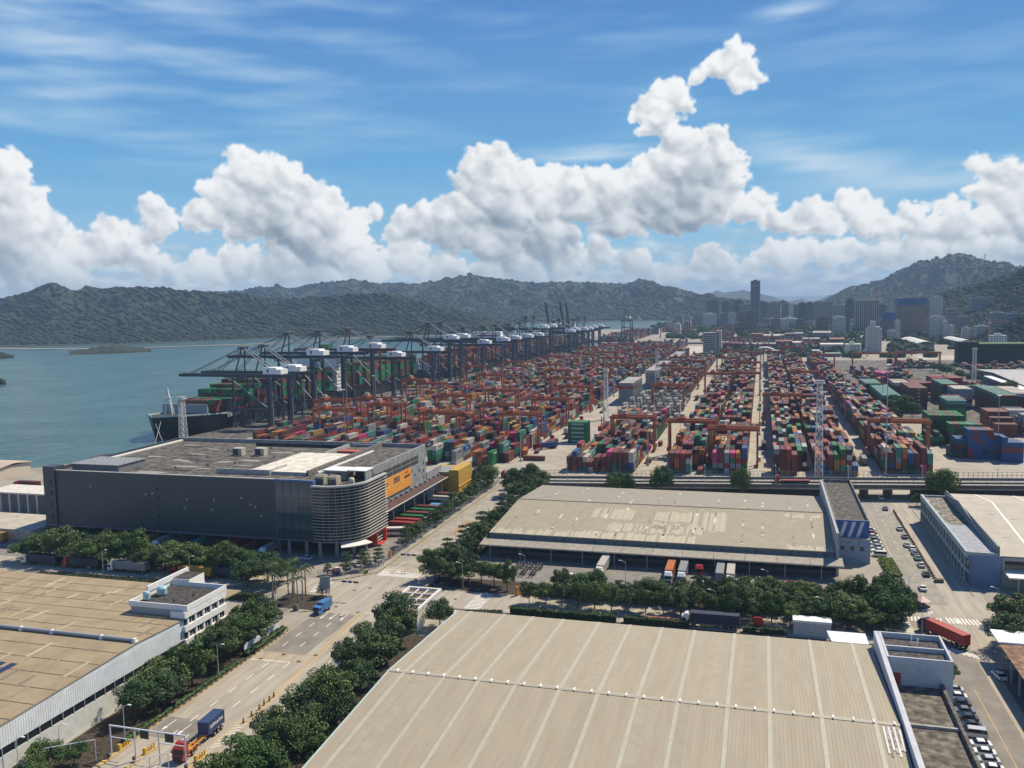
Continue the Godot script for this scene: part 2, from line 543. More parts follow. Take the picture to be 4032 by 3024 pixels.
func ridge_hill(called: String, ridge: Array, widths: Array, back: float, m: Material, sd: int, rough := 1.0, step := 22.0, rows := 46, wood := 0, clump := 10.0) -> void:
	var nz := FastNoiseLite.new()
	nz.seed = sd
	nz.noise_type = FastNoiseLite.TYPE_SIMPLEX_SMOOTH
	nz.fractal_octaves = 4
	nz.frequency = 1.0
	var line := []
	for i in ridge.size() - 1:
		var a := Vector3(ridge[i][0], ridge[i][2], ridge[i][1])
		var b := Vector3(ridge[i + 1][0], ridge[i + 1][2], ridge[i + 1][1])
		var n := maxi(1, int(a.distance_to(b) / step))
		for k in n:
			line.append(a.lerp(b, float(k) / n))
	var e: Array = ridge[-1]
	line.append(Vector3(e[0], e[2], e[1]))
	var grid := []
	var lim := PackedFloat32Array()
	for i in line.size():
		var p: Vector3 = line[i]
		var t := float(i) / (line.size() - 1) * (widths.size() - 1)
		var w: float = lerpf(widths[int(t)], widths[mini(int(t) + 1, widths.size() - 1)], t - int(t))
		var dir := Vector3(-p.x, 0, -p.z).normalized()
		var rowp := PackedVector3Array()
		for j in rows + 1:
			var u := -1.0 + 2.0 * j / rows          # -1 far foot, 0 ridge, 1 near foot
			var off := dir * (u * w if u > 0 else u * back)
			var q := Vector3(p.x, 0, p.z) + off
			var prof := pow(1.0 - absf(u), 1.15)
			var spur := 1.0 - absf(nz.get_noise_2d(q.x / 420.0, q.z / 420.0)) * 1.7
			var mask := clampf(absf(u) * 5.0, 0.0, 1.0) * clampf((1.0 - absf(u)) * 3.0, 0.0, 1.0)
			var h := p.y * prof * lerpf(1.0, 0.62 + 0.75 * spur, mask * rough)
			h += nz.get_noise_2d(q.x / 60.0 + 9.0, q.z / 60.0) * 7.0 * rough * clampf((1.0 - absf(u)) * 6.0, 0, 1)
			h += nz.get_noise_2d(q.x / 13.0, q.z / 13.0) * 4.6 * clampf((1.0 - absf(u)) * 8.0, 0, 1)
			rowp.append(Vector3(q.x, h - 4.0 * pow(absf(u), 6.0), q.z))
		grid.append(rowp)
	var st := SurfaceTool.new()
	st.begin(Mesh.PRIMITIVE_TRIANGLES)
	for i in grid.size():
		for j in rows + 1:
			st.add_vertex(grid[i][j])
	for i in grid.size() - 1:
		for j in rows:
			var a := i * (rows + 1) + j
			var b := a + rows + 1
			st.add_index(a); st.add_index(b); st.add_index(a + 1)
			st.add_index(a + 1); st.add_index(b); st.add_index(b + 1)
	st.generate_normals()
	var o := MeshInstance3D.new()
	o.mesh = st.commit()
	o.material_override = m
	o.name = numbered(called)
	o.set_meta("kind", "structure")
	add_child(o)
	if wood <= 0:
		return
	var g := RandomNumberGenerator.new()
	g.seed = sd + 300
	for k in wood:
		var i := g.randi() % (grid.size() - 1)
		var j := rows / 2 - 2 + g.randi() % (rows / 2 + 1)
		var p: Vector3 = (grid[i][j] as Vector3).lerp(grid[i + 1][mini(j + 1, rows)], g.randf())
		if p.y < 1.5:
			continue
		var sc := clump * g.randf_range(0.6, 1.4)
		woods.append(Transform3D(Basis(Vector3.UP, g.randf() * TAU).scaled(Vector3(sc, sc * 0.7, sc)), p))

var woods := []

func hills_all() -> void:
	var g1 := M(0.030, 0.050, 0.030, 0.95, 0.0, "wood", 150.0)  # hill greens darkened evenly: the shadow of clouds is put into the colour
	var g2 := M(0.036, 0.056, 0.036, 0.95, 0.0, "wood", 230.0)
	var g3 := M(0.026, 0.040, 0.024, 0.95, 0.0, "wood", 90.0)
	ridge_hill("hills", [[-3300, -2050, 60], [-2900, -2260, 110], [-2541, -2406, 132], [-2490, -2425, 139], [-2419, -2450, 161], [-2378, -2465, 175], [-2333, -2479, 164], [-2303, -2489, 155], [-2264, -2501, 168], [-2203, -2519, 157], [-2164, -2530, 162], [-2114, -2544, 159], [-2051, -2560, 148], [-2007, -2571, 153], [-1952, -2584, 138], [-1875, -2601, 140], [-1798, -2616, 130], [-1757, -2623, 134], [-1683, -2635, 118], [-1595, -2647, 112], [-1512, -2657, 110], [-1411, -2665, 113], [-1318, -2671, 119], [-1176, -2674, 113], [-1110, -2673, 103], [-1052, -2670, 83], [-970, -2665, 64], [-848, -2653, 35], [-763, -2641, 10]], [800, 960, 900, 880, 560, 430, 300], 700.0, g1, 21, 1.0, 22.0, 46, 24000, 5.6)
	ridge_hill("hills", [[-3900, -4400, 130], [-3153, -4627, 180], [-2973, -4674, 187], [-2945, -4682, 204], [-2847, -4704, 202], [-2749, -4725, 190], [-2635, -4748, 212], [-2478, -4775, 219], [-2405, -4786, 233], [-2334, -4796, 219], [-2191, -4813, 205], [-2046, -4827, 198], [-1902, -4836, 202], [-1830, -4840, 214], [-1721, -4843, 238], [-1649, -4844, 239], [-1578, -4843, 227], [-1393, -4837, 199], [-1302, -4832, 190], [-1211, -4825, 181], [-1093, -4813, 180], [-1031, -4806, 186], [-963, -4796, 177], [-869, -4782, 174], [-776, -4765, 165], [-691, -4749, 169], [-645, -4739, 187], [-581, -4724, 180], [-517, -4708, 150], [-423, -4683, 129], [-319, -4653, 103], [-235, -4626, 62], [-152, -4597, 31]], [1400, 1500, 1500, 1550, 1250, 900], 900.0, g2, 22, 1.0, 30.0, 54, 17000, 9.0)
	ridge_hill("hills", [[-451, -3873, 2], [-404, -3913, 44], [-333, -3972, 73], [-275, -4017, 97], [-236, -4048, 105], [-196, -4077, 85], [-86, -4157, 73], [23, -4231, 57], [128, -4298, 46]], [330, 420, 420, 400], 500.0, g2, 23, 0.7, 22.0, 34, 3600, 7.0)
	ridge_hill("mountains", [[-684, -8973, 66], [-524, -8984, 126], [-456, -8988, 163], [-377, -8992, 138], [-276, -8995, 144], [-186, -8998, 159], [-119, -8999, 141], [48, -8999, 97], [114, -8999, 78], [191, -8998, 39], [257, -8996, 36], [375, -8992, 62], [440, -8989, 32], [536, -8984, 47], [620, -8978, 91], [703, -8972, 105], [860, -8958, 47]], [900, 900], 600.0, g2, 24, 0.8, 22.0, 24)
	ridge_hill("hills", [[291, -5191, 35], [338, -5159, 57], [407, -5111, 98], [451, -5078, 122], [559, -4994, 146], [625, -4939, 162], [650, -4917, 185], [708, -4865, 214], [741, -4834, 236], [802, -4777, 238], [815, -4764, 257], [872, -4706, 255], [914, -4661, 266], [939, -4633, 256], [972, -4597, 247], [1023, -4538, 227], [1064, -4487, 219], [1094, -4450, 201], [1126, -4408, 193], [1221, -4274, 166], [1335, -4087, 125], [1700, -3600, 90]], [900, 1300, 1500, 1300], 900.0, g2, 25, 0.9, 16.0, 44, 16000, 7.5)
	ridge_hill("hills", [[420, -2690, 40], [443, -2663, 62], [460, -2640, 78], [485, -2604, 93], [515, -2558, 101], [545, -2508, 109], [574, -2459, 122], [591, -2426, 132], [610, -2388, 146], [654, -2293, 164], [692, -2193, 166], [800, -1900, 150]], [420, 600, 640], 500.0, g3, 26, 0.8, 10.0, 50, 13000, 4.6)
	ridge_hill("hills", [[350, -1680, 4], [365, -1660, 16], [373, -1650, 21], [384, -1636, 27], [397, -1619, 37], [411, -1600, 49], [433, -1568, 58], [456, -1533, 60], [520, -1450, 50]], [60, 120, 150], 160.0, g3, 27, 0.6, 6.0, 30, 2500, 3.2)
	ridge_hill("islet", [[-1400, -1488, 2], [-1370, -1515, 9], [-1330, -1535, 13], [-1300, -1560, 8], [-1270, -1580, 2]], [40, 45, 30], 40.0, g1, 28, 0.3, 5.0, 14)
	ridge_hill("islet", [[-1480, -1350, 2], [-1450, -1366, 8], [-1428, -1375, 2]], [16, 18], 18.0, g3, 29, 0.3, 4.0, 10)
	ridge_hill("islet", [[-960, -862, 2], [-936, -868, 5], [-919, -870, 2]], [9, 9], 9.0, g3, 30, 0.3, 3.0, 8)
	var r := RandomNumberGenerator.new()
	r.seed = 808
	var leaf := MB.new()
	leaf.tinted = true
	for k in 46:
		var d := Vector3(r.randf_range(-1, 1), r.randf_range(-0.3, 1), r.randf_range(-1, 1)).normalized()
		var p := d * r.randf_range(0.75, 1.0)
		var u := d.cross(Vector3(r.randf(), r.randf(), r.randf())).normalized() * 0.36
		var v := d.cross(u).normalized() * 0.36
		var tn := r.randf_range(0.85, 1.15)
		leaf.tint = Color(0.027 * tn, 0.047 * tn, 0.024 * tn)
		leaf.quad(p - u - v, p - u + v, p + u + v, p + u - v)
	var mm := MultiMesh.new()
	mm.transform_format = MultiMesh.TRANSFORM_3D
	mm.mesh = leaf.mesh()
	mm.instance_count = woods.size()
	for k in woods.size():
		mm.set_instance_transform(k, woods[k])
	var w := MultiMeshInstance3D.new()
	w.multimesh = mm
	w.material_override = tinted_mat(0.9)
	w.name = "hill_forest"
	w.set_meta("kind", "stuff")
	add_child(w)
	tag(w, "dark green forest covering the hills round the bay", "forest")
	# pale beach along the foot of the hills across the bay
	var b := MB.new()
	var sh := [[-1960, -1745], [-1700, -1690], [-1500, -1680], [-1396, -1722], [-1300, -1790], [-1206, -1832], [-1120, -1990], [-1050, -2210], [-900, -2262], [-739, -2308]]
	for i in sh.size() - 1:
		var p := Vector2(sh[i][0], sh[i][1])
		var q := Vector2(sh[i + 1][0], sh[i + 1][1])
		var d := (q - p).normalized().orthogonal() * 16.0
		b.plate(PackedVector2Array([p + d, q + d, q - d, p - d]), -2.2)
	struct("beach", b, M(0.34, 0.29, 0.21, 0.9, 0.0, "patch", 30.0))

var road_node: Node3D

func mark(x0: float, z0: float, x1: float, z1: float, w: float, m: Material, called := "lane_marking", y := 0.05) -> void:
	var p := Vector2(x0, z0)
	var q := Vector2(x1, z1)
	var d := (q - p).normalized().orthogonal() * w / 2
	var b := MB.new()
	b.plate(PackedVector2Array([p + d, q + d, q - d, p - d]), y)
	obj(called, b, m, road_node)

func arrow(x: float, z: float, dirz: float, kind: int, m: Material) -> void:
	# painted lane arrow, 5 m long, pointing along dirz; kind 0 straight, -1 left, 1 right, 2 straight and side
	var b := MB.new()
	var s := dirz
	b.plate(poly([[x - 0.1, z], [x + 0.1, z], [x + 0.1, z + s * 3.2], [x - 0.1, z + s * 3.2]]), 0.05)
	if kind == 0 or kind == 2:
		b.plate(poly([[x - 0.42, z + s * 3.2], [x + 0.42, z + s * 3.2], [x, z + s * 5.2]]), 0.05)
	if kind != 0:
		var k := -1.0 if kind < 0 else 1.0
		b.plate(poly([[x, z + s * 2.0], [x + k * 0.8, z + s * 2.9], [x + k * 0.8, z + s * 2.5], [x, z + s * 1.6]]), 0.054)
		b.plate(poly([[x + k * 0.7, z + s * 2.0], [x + k * 1.5, z + s * 3.0], [x + k * 0.7, z + s * 3.4]]), 0.058)
	obj("lane_arrow", b, m, road_node)

func kerb_line(pts: Array, parent: Node3D, striped := true) -> void:
	var ym := M(0.50, 0.36, 0.07, 0.8, 0.0, "grime", 3.0)
	var km := M(0.10, 0.095, 0.085, 0.85, 0.0, "grime", 3.0)
	var gm := M(0.36, 0.34, 0.30, 0.85, 0.0, "grime", 3.0)
	var stone := MB.new()
	stone.tbox(Transform3D(Basis(), Vector3(0, 0.09, 0)), Vector3(0.3, 0.18, 0.98))
	var sm := stone.mesh()
	var k := 0
	for i in pts.size() - 1:
		var p := Vector3(pts[i][0], 0, pts[i][1])
		var q := Vector3(pts[i + 1][0], 0, pts[i + 1][1])
		var n := maxi(1, int(p.distance_to(q) / 1.0))
		for j in n:
			var o := obj("kerb_stone", sm, (ym if k % 2 == 0 else km) if striped else gm, parent)
			o.position = p.lerp(q, (j + 0.5) / n)
			o.rotation.y = atan2(q.x - p.x, q.z - p.z)
			k += 1

func roads() -> void:
	var conc := M(0.41, 0.372, 0.30, 0.9, 0.0, "patch", 34.0)
	conc.uv1_scale = Vector3(1.0 / 9.0, 1.0 / 30.0, 1.0 / 90.0)
	var dark := M(0.245, 0.225, 0.19, 0.9, 0.0, "patch", 24.0)
	var asph := M(0.17, 0.165, 0.155, 0.92, 0.0, "patch", 22.0)
	var white := M(0.78, 0.77, 0.72, 0.7, 0.0, "soft", 4.0)
	var yellow := M(0.66, 0.42, 0.10, 0.7, 0.0, "soft", 4.0)
	var main := MB.new()
	main.plate(poly([[-123.2, -40], [-100.2, -40], [-100.2, -226], [-92, -229], [38, -229], [40, -170], [60, -170], [62, -260], [60, -396], [41, -396], [41, -242], [-86, -243], [-98, -246], [-104.6, -254], [-104.6, -400], [-121, -400], [-121, -255], [-128, -246.5], [-150, -243], [-300, -243], [-300, -232.5], [-136, -232.5], [-127.2, -230], [-123.2, -224]]), 0.012)
	road_node = struct("road", main, conc)
	obj("asphalt_patch", sheet(-122.9, -217, -110.8, -188.2, 0.03), dark, road_node)
	obj("asphalt_patch", sheet(-122.9, -152, -110.8, -143.5, 0.03), dark, road_node)
	obj("asphalt_patch", sheet(41.2, -240, 50.0, -170.5, 0.03), dark, road_node)
	obj("asphalt_patch", sheet(42.5, -395, 51.0, -262, 0.03), M(0.31, 0.295, 0.25, 0.9, 0.0, "patch", 30.0), road_node)
	obj("asphalt_patch", sheet(-120.9, -399, -104.8, -262, 0.03), M(0.36, 0.33, 0.27, 0.9, 0.0, "patch", 30.0), road_node)
	for z in range(-182, -120, 7):
		mark(-117.1, z, -117.1, z + 3.0, 0.24, white)
		mark(-112.0, z - 1.0, -112.0, z + 2.0, 0.24, white)
	for z in range(-216, -188, 7):
		mark(-119.4, z, -119.4, z + 3.0, 0.24, white)
		mark(-114.8, z - 1.0, -114.8, z + 2.0, 0.24, white)
	mark(-109.4, -218.9, -105.6, -172, 0.22, yellow)
	mark(-110.4, -218.7, -106.6, -172, 0.22, yellow)
	mark(-105.6, -172, -104.6, -152, 0.22, yellow)
	mark(-106.6, -172, -106.2, -140, 0.22, yellow)
	for z in [-216, -200, -190, -181, -171]:
		mark(-102.6 + (z + 216) * 0.0, z, -102.4, z + 6.0, 0.2, white)
	mark(-109.3, -219.3, -103.6, -219.3, 0.35, white, "stop_line")
	for x in [-119.5, -116.6, -113.2]:
		arrow(x, -217.0, 1.0, 0, white)
	arrow(-106.9, -208.0, -1.0, 2, white)
	for a in [[-120.5, -151.0], [-116.0, -150.0], [-113.6, -146.0]]:
		arrow(a[0], a[1], 1.0, 0, white)
	# yellow box with crossed lines
	mark(-122.8, -188.0, -108.3, -188.9, 0.14, yellow, "box_marking")
	mark(-121.6, -183.2, -108.5, -184.2, 0.14, yellow, "box_marking")
	for k in 6:
		mark(-122.4 + k * 2.5, -188.1, -120.6 + k * 2.4, -183.5, 0.12, yellow, "box_marking")
		mark(-121.6 + k * 2.5, -183.4, -119.6 + k * 2.4, -188.3, 0.12, yellow, "box_marking")
	mark(-123.0, -183.0, -112.0, -183.4, 0.4, white, "stop_line")
	# hatched gore by the gates
	for k in 8:
		mark(-106.5, -151.5 + k * 1.35, -104.4, -152.9 + k * 1.3, 0.3, white, "hatch_marking")
	mark(-104.3, -153.6, -104.4, -138, 0.14, yellow)
	for k in 9:
		mark(-101.8 - k * 0.15, -141.5 + k * 1.15, -100.9 - k * 0.15, -141.0 + k * 1.15, 0.5, white, "hatch_marking")
	# crossings
	for k in 14:
		mark(-120.0 + k * 1.02, -251.6, -120.0 + k * 1.02, -256.4, 0.5, white, "crossing_stripe")
	for k in 9:
		mark(-129.6 - k * 0.15, -232.8 - k * 1.15, -134.2 - k * 0.15, -232.4 - k * 1.15, 0.5, white, "crossing_stripe")
	for k in 12:
		mark(-77.6, -229.6 - k * 1.1, -82.6, -229.6 - k * 1.1, 0.5, white, "crossing_stripe")
	for k in 11:
		mark(-88.0 + k * 0.9, -224.5, -86.8 + k * 0.9, -227.4, 0.45, white, "crossing_stripe")
	mark(-120.8, -258.0, -113.7, -258.4, 0.35, white, "stop_line")
	mark(-113.5, -258.6, -113.5, -272, 0.22, yellow)
	arrow(-119.0, -259.5, 1.0, -1, white)
	arrow(-115.6, -259.5, 1.0, 2, white)
	mark(-117.3, -259, -117.3, -268, 0.14, white)
	for z in range(-396, -272, 9):
		mark(-117.3, z, -117.3, z + 3.5, 0.14, white)
		mark(-109.2, z - 2, -109.2, z + 1.5, 0.14, white)
	obj("paved_strip", sheet(-114.6, -325, -112.2, -304, 0.06), M(0.42, 0.28, 0.14, 0.9, 0.0, "grime", 5.0), road_node)
	for k in 10:
		mark(38.4 + k * 0.9, -247.4, 38.8 + k * 0.9, -251.0, 0.42, white, "crossing_stripe")
	for k in 9:
		mark(48.8 + k * 0.95, -247.6, 48.4 + k * 0.95, -252.0, 0.45, white, "crossing_stripe")
	for k in 9:
		mark(41.6 + k * 1.0, -231.8 + k * 0.55, 43.0 + k * 1.0, -228.6 + k * 0.55, 0.45, white, "crossing_stripe")
	for k in 6:
		mark(36.6, -238.6 - k * 1.4, 38.6, -239.0 - k * 1.4, 0.5, white, "crossing_stripe")
	for z in range(-392, -262, 8):
		mark(45.6, z, 45.6, z + 3.0, 0.14, yellow if z > -320 else white)
		mark(48.4, z - 3, 48.4, z, 0.12, yellow)
	arrow(44.6, -252.5, -1.0, 2, white)
	arrow(51.0, -253.0, 1.0, 0, white)
	for k in 8:
		mark(50.2, -214 + k * 4.4, 53.0, -213.6 + k * 4.4, 0.3, yellow, "hatch_marking")
	mark(45.9, -206, 45.9, -172, 0.12, yellow)
	for k in 6:
		mark(-7.2 + k * 1.2, -236.4, -6.6 + k * 1.2, -233.0, 0.2, yellow, "hatch_marking")
	var drain := M(0.07, 0.065, 0.06, 0.9)
	for p in [[-116.2, -187.4], [-108.0, -188.9], [-110.2, -184.4], [-120.4, -183.6], [-111.2, -219.2], [-119.6, -222.0], [-120.8, -236.6], [-117.0, -239.6], [-114.6, -214.8], [45.0, -268.5], [41.5, -268], [-106.5, -251.2], [-87.5, -236.0]]:
		var d := MB.new()
		d.tube(Vector3(p[0], 0.03, p[1]), Vector3(p[0], 0.06, p[1]), 0.55, 0.55, 12)
		obj("manhole_cover", d, drain, road_node)
	var kerb := Node3D.new()
	kerb.name = "kerb"
	kerb.set_meta("kind", "structure")
	add_child(kerb)
	kerb_line([[-123.4, -124], [-123.4, -201], [-124.4, -203.6], [-127.5, -205.2]], kerb)
	kerb_line([[-128, -215.5], [-124.2, -217.5], [-123.3, -221], [-123.3, -224], [-125.0, -228.2], [-127.2, -230.2]], kerb)
	kerb_line([[-133.5, -243.6], [-128, -246.6], [-121.2, -254.4], [-121.2, -399]], kerb)
	kerb_line([[-104.4, -399], [-104.4, -255], [-98, -246.4], [-88, -243.4]], kerb, false)
	kerb_line([[41.8, -395], [41.8, -283]], kerb, false)
	kerb_line([[59.5, -395], [59.5, -272]], kerb, false)
	kerb_line([[-60, -243.2], [36, -242.4]], kerb, false)
	# verges with soil and grass
	var soil := M(0.11, 0.085, 0.055, 0.95, 0.0, "stain", 6.0)
	for r in [[-135.8, -200.5, -123.7, -118], [-99.6, -207, -70.0, -112], [-140, -230, -124.6, -217.8], [-104.2, -342, -93.5, -256], [-90, -228.4, 36, -219], [-100, -255.5, 30, -243.6], [-228, -232, -162, -222], [62, -262, 82, -232]]:
		struct("verge", sheet(r[0], r[1], r[2], r[3], 0.03), soil)
	# dark paving of the truck yards
	var yard := M(0.235, 0.22, 0.19, 0.9, 0.0, "patch", 26.0)
	struct("truck_yard", sheet(-300, -280, -165, -243.4, 0.02), yard)
	struct("truck_yard", sheet(-164, -400, -125.5, -258, 0.016), M(0.25, 0.235, 0.20, 0.9, 0.0, "patch", 26.0))
	struct("truck_yard", sheet(-88, -288, 24, -256, 0.02), yard)
	struct("container_yard", sheet(-341, -1240, 160, -409, 0.006), M(0.40, 0.365, 0.295, 0.9, 0.0, "patch", 70.0))
	struct("depot_apron", sheet(84, -1250, 330, -640, 0.012), M(0.25, 0.235, 0.20, 0.9, 0.0, "stain", 60.0))
	# yard lanes
	var lane := M(0.52, 0.49, 0.42, 0.8, 0.0, "rust", 6.0)
	road_node = struct("yard_lane_paving", sheet(-57.6, -1240, -50.6, -412, 0.03), M(0.40, 0.35, 0.265, 0.9, 0.0, "patch", 40.0))
	for x in [[-56.6, -1230], [-53.9, -1230], [-51.2, -1230], [-4.6, -1230], [-1.6, -1230], [1.4, -1230], [48.2, -1230], [51.0, -1230], [54.2, -1230], [-130.0, -1000], [-117.4, -1000]]:
		mark(x[0], x[1], x[0], -416, 0.28, lane, "yard_line", 0.06)

# ---------------------------------------------------------------- buildings
func slope(m: MB, x0: float, x1: float, z0: float, y0: float, z1: float, y1: float, th := 0.25) -> void:
	var d := Vector3(0, y1 - y0, z1 - z0)
	var zz := d.normalized()
	var xx := Vector3.RIGHT
	var yy := zz.cross(xx)
	m.tbox(Transform3D(Basis(xx, yy, zz), Vector3((x0 + x1) / 2, (y0 + y1) / 2, (z0 + z1) / 2) - (yy if yy.y > 0 else -yy) * th / 2), Vector3(absf(x1 - x0), th, d.length()))

func part_box(called: String, x0: float, y0: float, z0: float, x1: float, y1: float, z1: float, m: Material, parent: Node) -> MeshInstance3D:
	var b := MB.new()
	b.span(x0, y0, z0, x1, y1, z1)
	return obj(called, b, m, parent)

func parapet(x0: float, z0: float, x1: float, z1: float, y0: float, y1: float, w: float, m: Material, parent: Node, called := "parapet") -> void:
	part_box(called, x0, y0, z0, x1, y1, z0 + w, m, parent)
	part_box(called, x0, y0, z1 - w, x1, y1, z1, m, parent)
	part_box(called, x0, y0, z0 + w, x0 + w, y1, z1 - w, m, parent)
	part_box(called, x1 - w, y0, z0 + w, x1, y1, z1 - w, m, parent)

func build_buildings() -> void:
	warehouse_front()
	warehouse_left()
	logistics_building()
	warehouse_middle()
	yellow_building()
	warehouse_right()
	small_buildings()
	viaduct()
	toll_gates()

func warehouse_front() -> void:
	var t := thing("warehouse", "large warehouse with beige ribbed roof and pale skylight strips", "warehouse")
	var roofm := M(0.345, 0.305, 0.222, 0.75, 0.0, "streak", 40.0)
	roofm.uv1_scale = Vector3(1.0 / 14.0, 1.0 / 20.0, 1.0 / 130.0)
	var ribm := M(0.325, 0.288, 0.21, 0.75)
	var strip := M(0.42, 0.405, 0.315, 0.6, 0.0, "soft", 9.0)
	var wall := M(0.45, 0.47, 0.46, 0.8, 0.0, "grime", 14.0)
	var trim := M(0.40, 0.46, 0.42, 0.6)
	var x0 := -69.2
	var x1 := 22.3
	var zf := -188.6
	var zr := -148.7
	var zn := -108.8
	part_box("wall", x0 + 0.6, 0, zf + 0.5, x1 - 0.2, 14.6, zf + 1.0, wall, t)
	part_box("wall", x0 + 0.6, 0, zn - 1.0, x1 - 0.2, 14.6, zn - 0.5, wall, t)
	for x in [x0 + 0.3, x1 - 0.6]:
		var g := MB.new()
		g.span(x, 0, zf + 1.0, x + 0.3, 14.6, zn - 1.0)
		g.quad(Vector3(x, 14.6, zf + 1.0), Vector3(x, 14.6, zn - 1.0), Vector3(x, 17.0, zr), Vector3(x, 14.6, zf + 1.0))
		g.quad(Vector3(x + 0.3, 14.6, zf + 1.0), Vector3(x + 0.3, 17.0, zr), Vector3(x + 0.3, 14.6, zn - 1.0), Vector3(x + 0.3, 14.6, zf + 1.0))
		obj("gable_wall", g, wall, t)
	for side in 2:
		var za := zf if side == 0 else zn
		var b := MB.new()
		slope(b, x0, x1, za, 15.0, zr, 17.3)
		var roof := obj("roof", b, roofm, t)
		var ribs := MB.new()
		var x := x0 + 0.4
		while x < x1:
			slope(ribs, x, x + 0.07, za, 15.035, zr, 17.335, 0.06)
			x += 0.62
		var rb := obj("roof_ribs", ribs, ribm, roof)
		rb.set_meta("kind", "stuff")
		for sx in [-65.9, -57.7, -50.7, -43.5, -35.2, -28.1, -21.0, -13.9, -5.4, 1.6, 10.0, 18.4]:
			var s := MB.new()
			slope(s, sx - 0.36, sx + 0.36, za, 15.07, zr, 17.37, 0.08)
			obj("skylight_strip", s, strip, roof)
		# a few sheets of another tone
		for k in 5:
			var px := rng.randf_range(x0 + 3, x1 - 6)
			var s := MB.new()
			slope(s, px, px + rng.randf_range(1.2, 3.0), za, 15.012, zr, 17.312, 0.03)
			obj("roof_sheet", s, M(0.325, 0.288, 0.21, 0.75, 0.0, "soft", 12.0) if k % 2 else M(0.355, 0.316, 0.232, 0.75, 0.0, "soft", 12.0), roof)
		part_box("eave_gutter", x0, 14.55, za - 0.25, x1, 14.9, za + 0.25, trim, t)
	var cap := MB.new()
	slope(cap, x0, x1, zr - 0.55, 17.36, zr, 17.46, 0.05)
	slope(cap, x0, x1, zr + 0.55, 17.36, zr, 17.46, 0.05)
	obj("ridge_cap", cap, M(0.36, 0.33, 0.25, 0.6), t)
	var vent := M(0.86, 0.85, 0.8, 0.5)
	for k in 29:
		var vx := -67.4 + k * 3.17
		part_box("ridge_vent", vx - 0.13, 17.4, zr - 0.5, vx + 0.13, 17.6, zr + 0.5, vent, t)
	for s in [-1, 1]:
		var e := MB.new()
		slope(e, x0 - 0.12, x0 + 0.25, zf if s < 0 else zn, 15.14, zr, 17.44, 0.3)
		obj("verge_trim", e, trim, t)
	# whitish repaired patch of thin sheets beside the wall on the far corner
	for k in 7:
		var s := MB.new()
		var za := -147.6 + rng.randf_range(0, 0.8)
		var zb := -139.4 + rng.randf_range(-1.5, 0.8)
		slope(s, 19.3 + k * 0.4, 19.66 + k * 0.4, za, 17.42 - (za + 148.7) * 0.0576, zb, 17.42 - (zb + 148.7) * 0.0576, 0.03)
		obj("repair_sheet", s, M(0.60, 0.57, 0.52, 0.7, 0.0, "stain", 9.0) if k % 2 else M(0.66, 0.63, 0.58, 0.7, 0.0, "soft", 7.0), t)
	for p in [[-41.5, -117.2], [-41.9, -115.2]]:
		part_box("repair_sheet", p[0], 15.55, p[1], p[0] + 0.5, 15.66, p[1] + 0.9, vent, t)
	# annex along the east side: parapet wall, flat concrete roof, stair block
	var a := thing("warehouse_annex", "low concrete annex with stained flat roof and stair block beside beige warehouse", "annex")
	var cw := M(0.40, 0.41, 0.41, 0.85, 0.0, "patch", 12.0)
	var pale := M(0.50, 0.53, 0.56, 0.85, 0.0, "soft", 12.0)
	var dirty := M(0.30, 0.27, 0.215, 0.95, 0.0, "stain", 16.0)
	part_box("side_wall", 22.6, 0, -188, 23.5, 18.4, -106, pale, a)
	part_box("lower_wall", 23.5, 0, -174.6, 33.4, 12.6, -106, cw, a)
	part_box("flat_roof", 23.5, 12.6, -174.6, 33.0, 13.0, -106, dirty, a)
	part_box("roof_kerb", 32.9, 12.6, -174.6, 33.5, 14.0, -106, M(0.26, 0.25, 0.23, 0.9, 0.0, "stain", 8.0), a)
	part_box("roof_kerb", 23.5, 13.0, -157.9, 32.9, 13.5, -157.4, cw, a)
	part_box("roof_kerb", 23.5, 13.0, -141.0, 32.9, 14.0, -140.5, cw, a)
	for k in 14:
		part_box("wall_bracket", 23.5, 14.6, -172.5 + k * 2.2, 23.75, 15.4, -172.1 + k * 2.2, M(0.30, 0.25, 0.2, 0.9), a)
	part_box("stair_block", 23.5, 0, -187.8, 35.2, 17.2, -174.7, M(0.46, 0.50, 0.52, 0.85, 0.0, "soft", 12.0), a)
	part_box("stair_roof", 24.0, 17.2, -187.3, 34.6, 17.4, -175.3, M(0.16, 0.155, 0.15, 0.95, 0.0, "stain", 9.0), a)
	parapet(23.5, -187.8, 35.2, -174.7, 17.2, 18.5, 0.4, pale, a)
	part_box("roof_beam", 24.0, 17.4, -181.2, 34.7, 18.3, -180.8, pale, a)
	part_box("door", 24.4, 13.0, -174.66, 26.0, 15.4, -174.58, M(0.25, 0.05, 0.035, 0.6), a)
	part_box("roof_pipe", 29.2, 17.4, -184.5, 29.4, 19.6, -184.3, vent, a)
	part_box("roof_pipe", 30.2, 17.4, -183.5, 30.4, 19.2, -183.3, vent, a)
	part_box("door_hood", 25.6, 14.2, -108.0, 31.0, 14.6, -106, cw, a)
	var sail := MB.new()
	sail.quad(Vector3(14.6, 14.6, -190.0), Vector3(22.0, 14.6, -190.0), Vector3(21.6, 15.6, -193.4), Vector3(13.8, 15.6, -193.4))
	sail.span(21.2, 0, -193.2, 21.4, 15.5, -193.0)
	sail.span(14.0, 0, -193.3, 14.2, 15.5, -193.1)
	tag(obj("canopy_sail", sail, M(0.75, 0.78, 0.8, 0.5)), "small white canopy sheet at far corner of beige warehouse", "canopy")

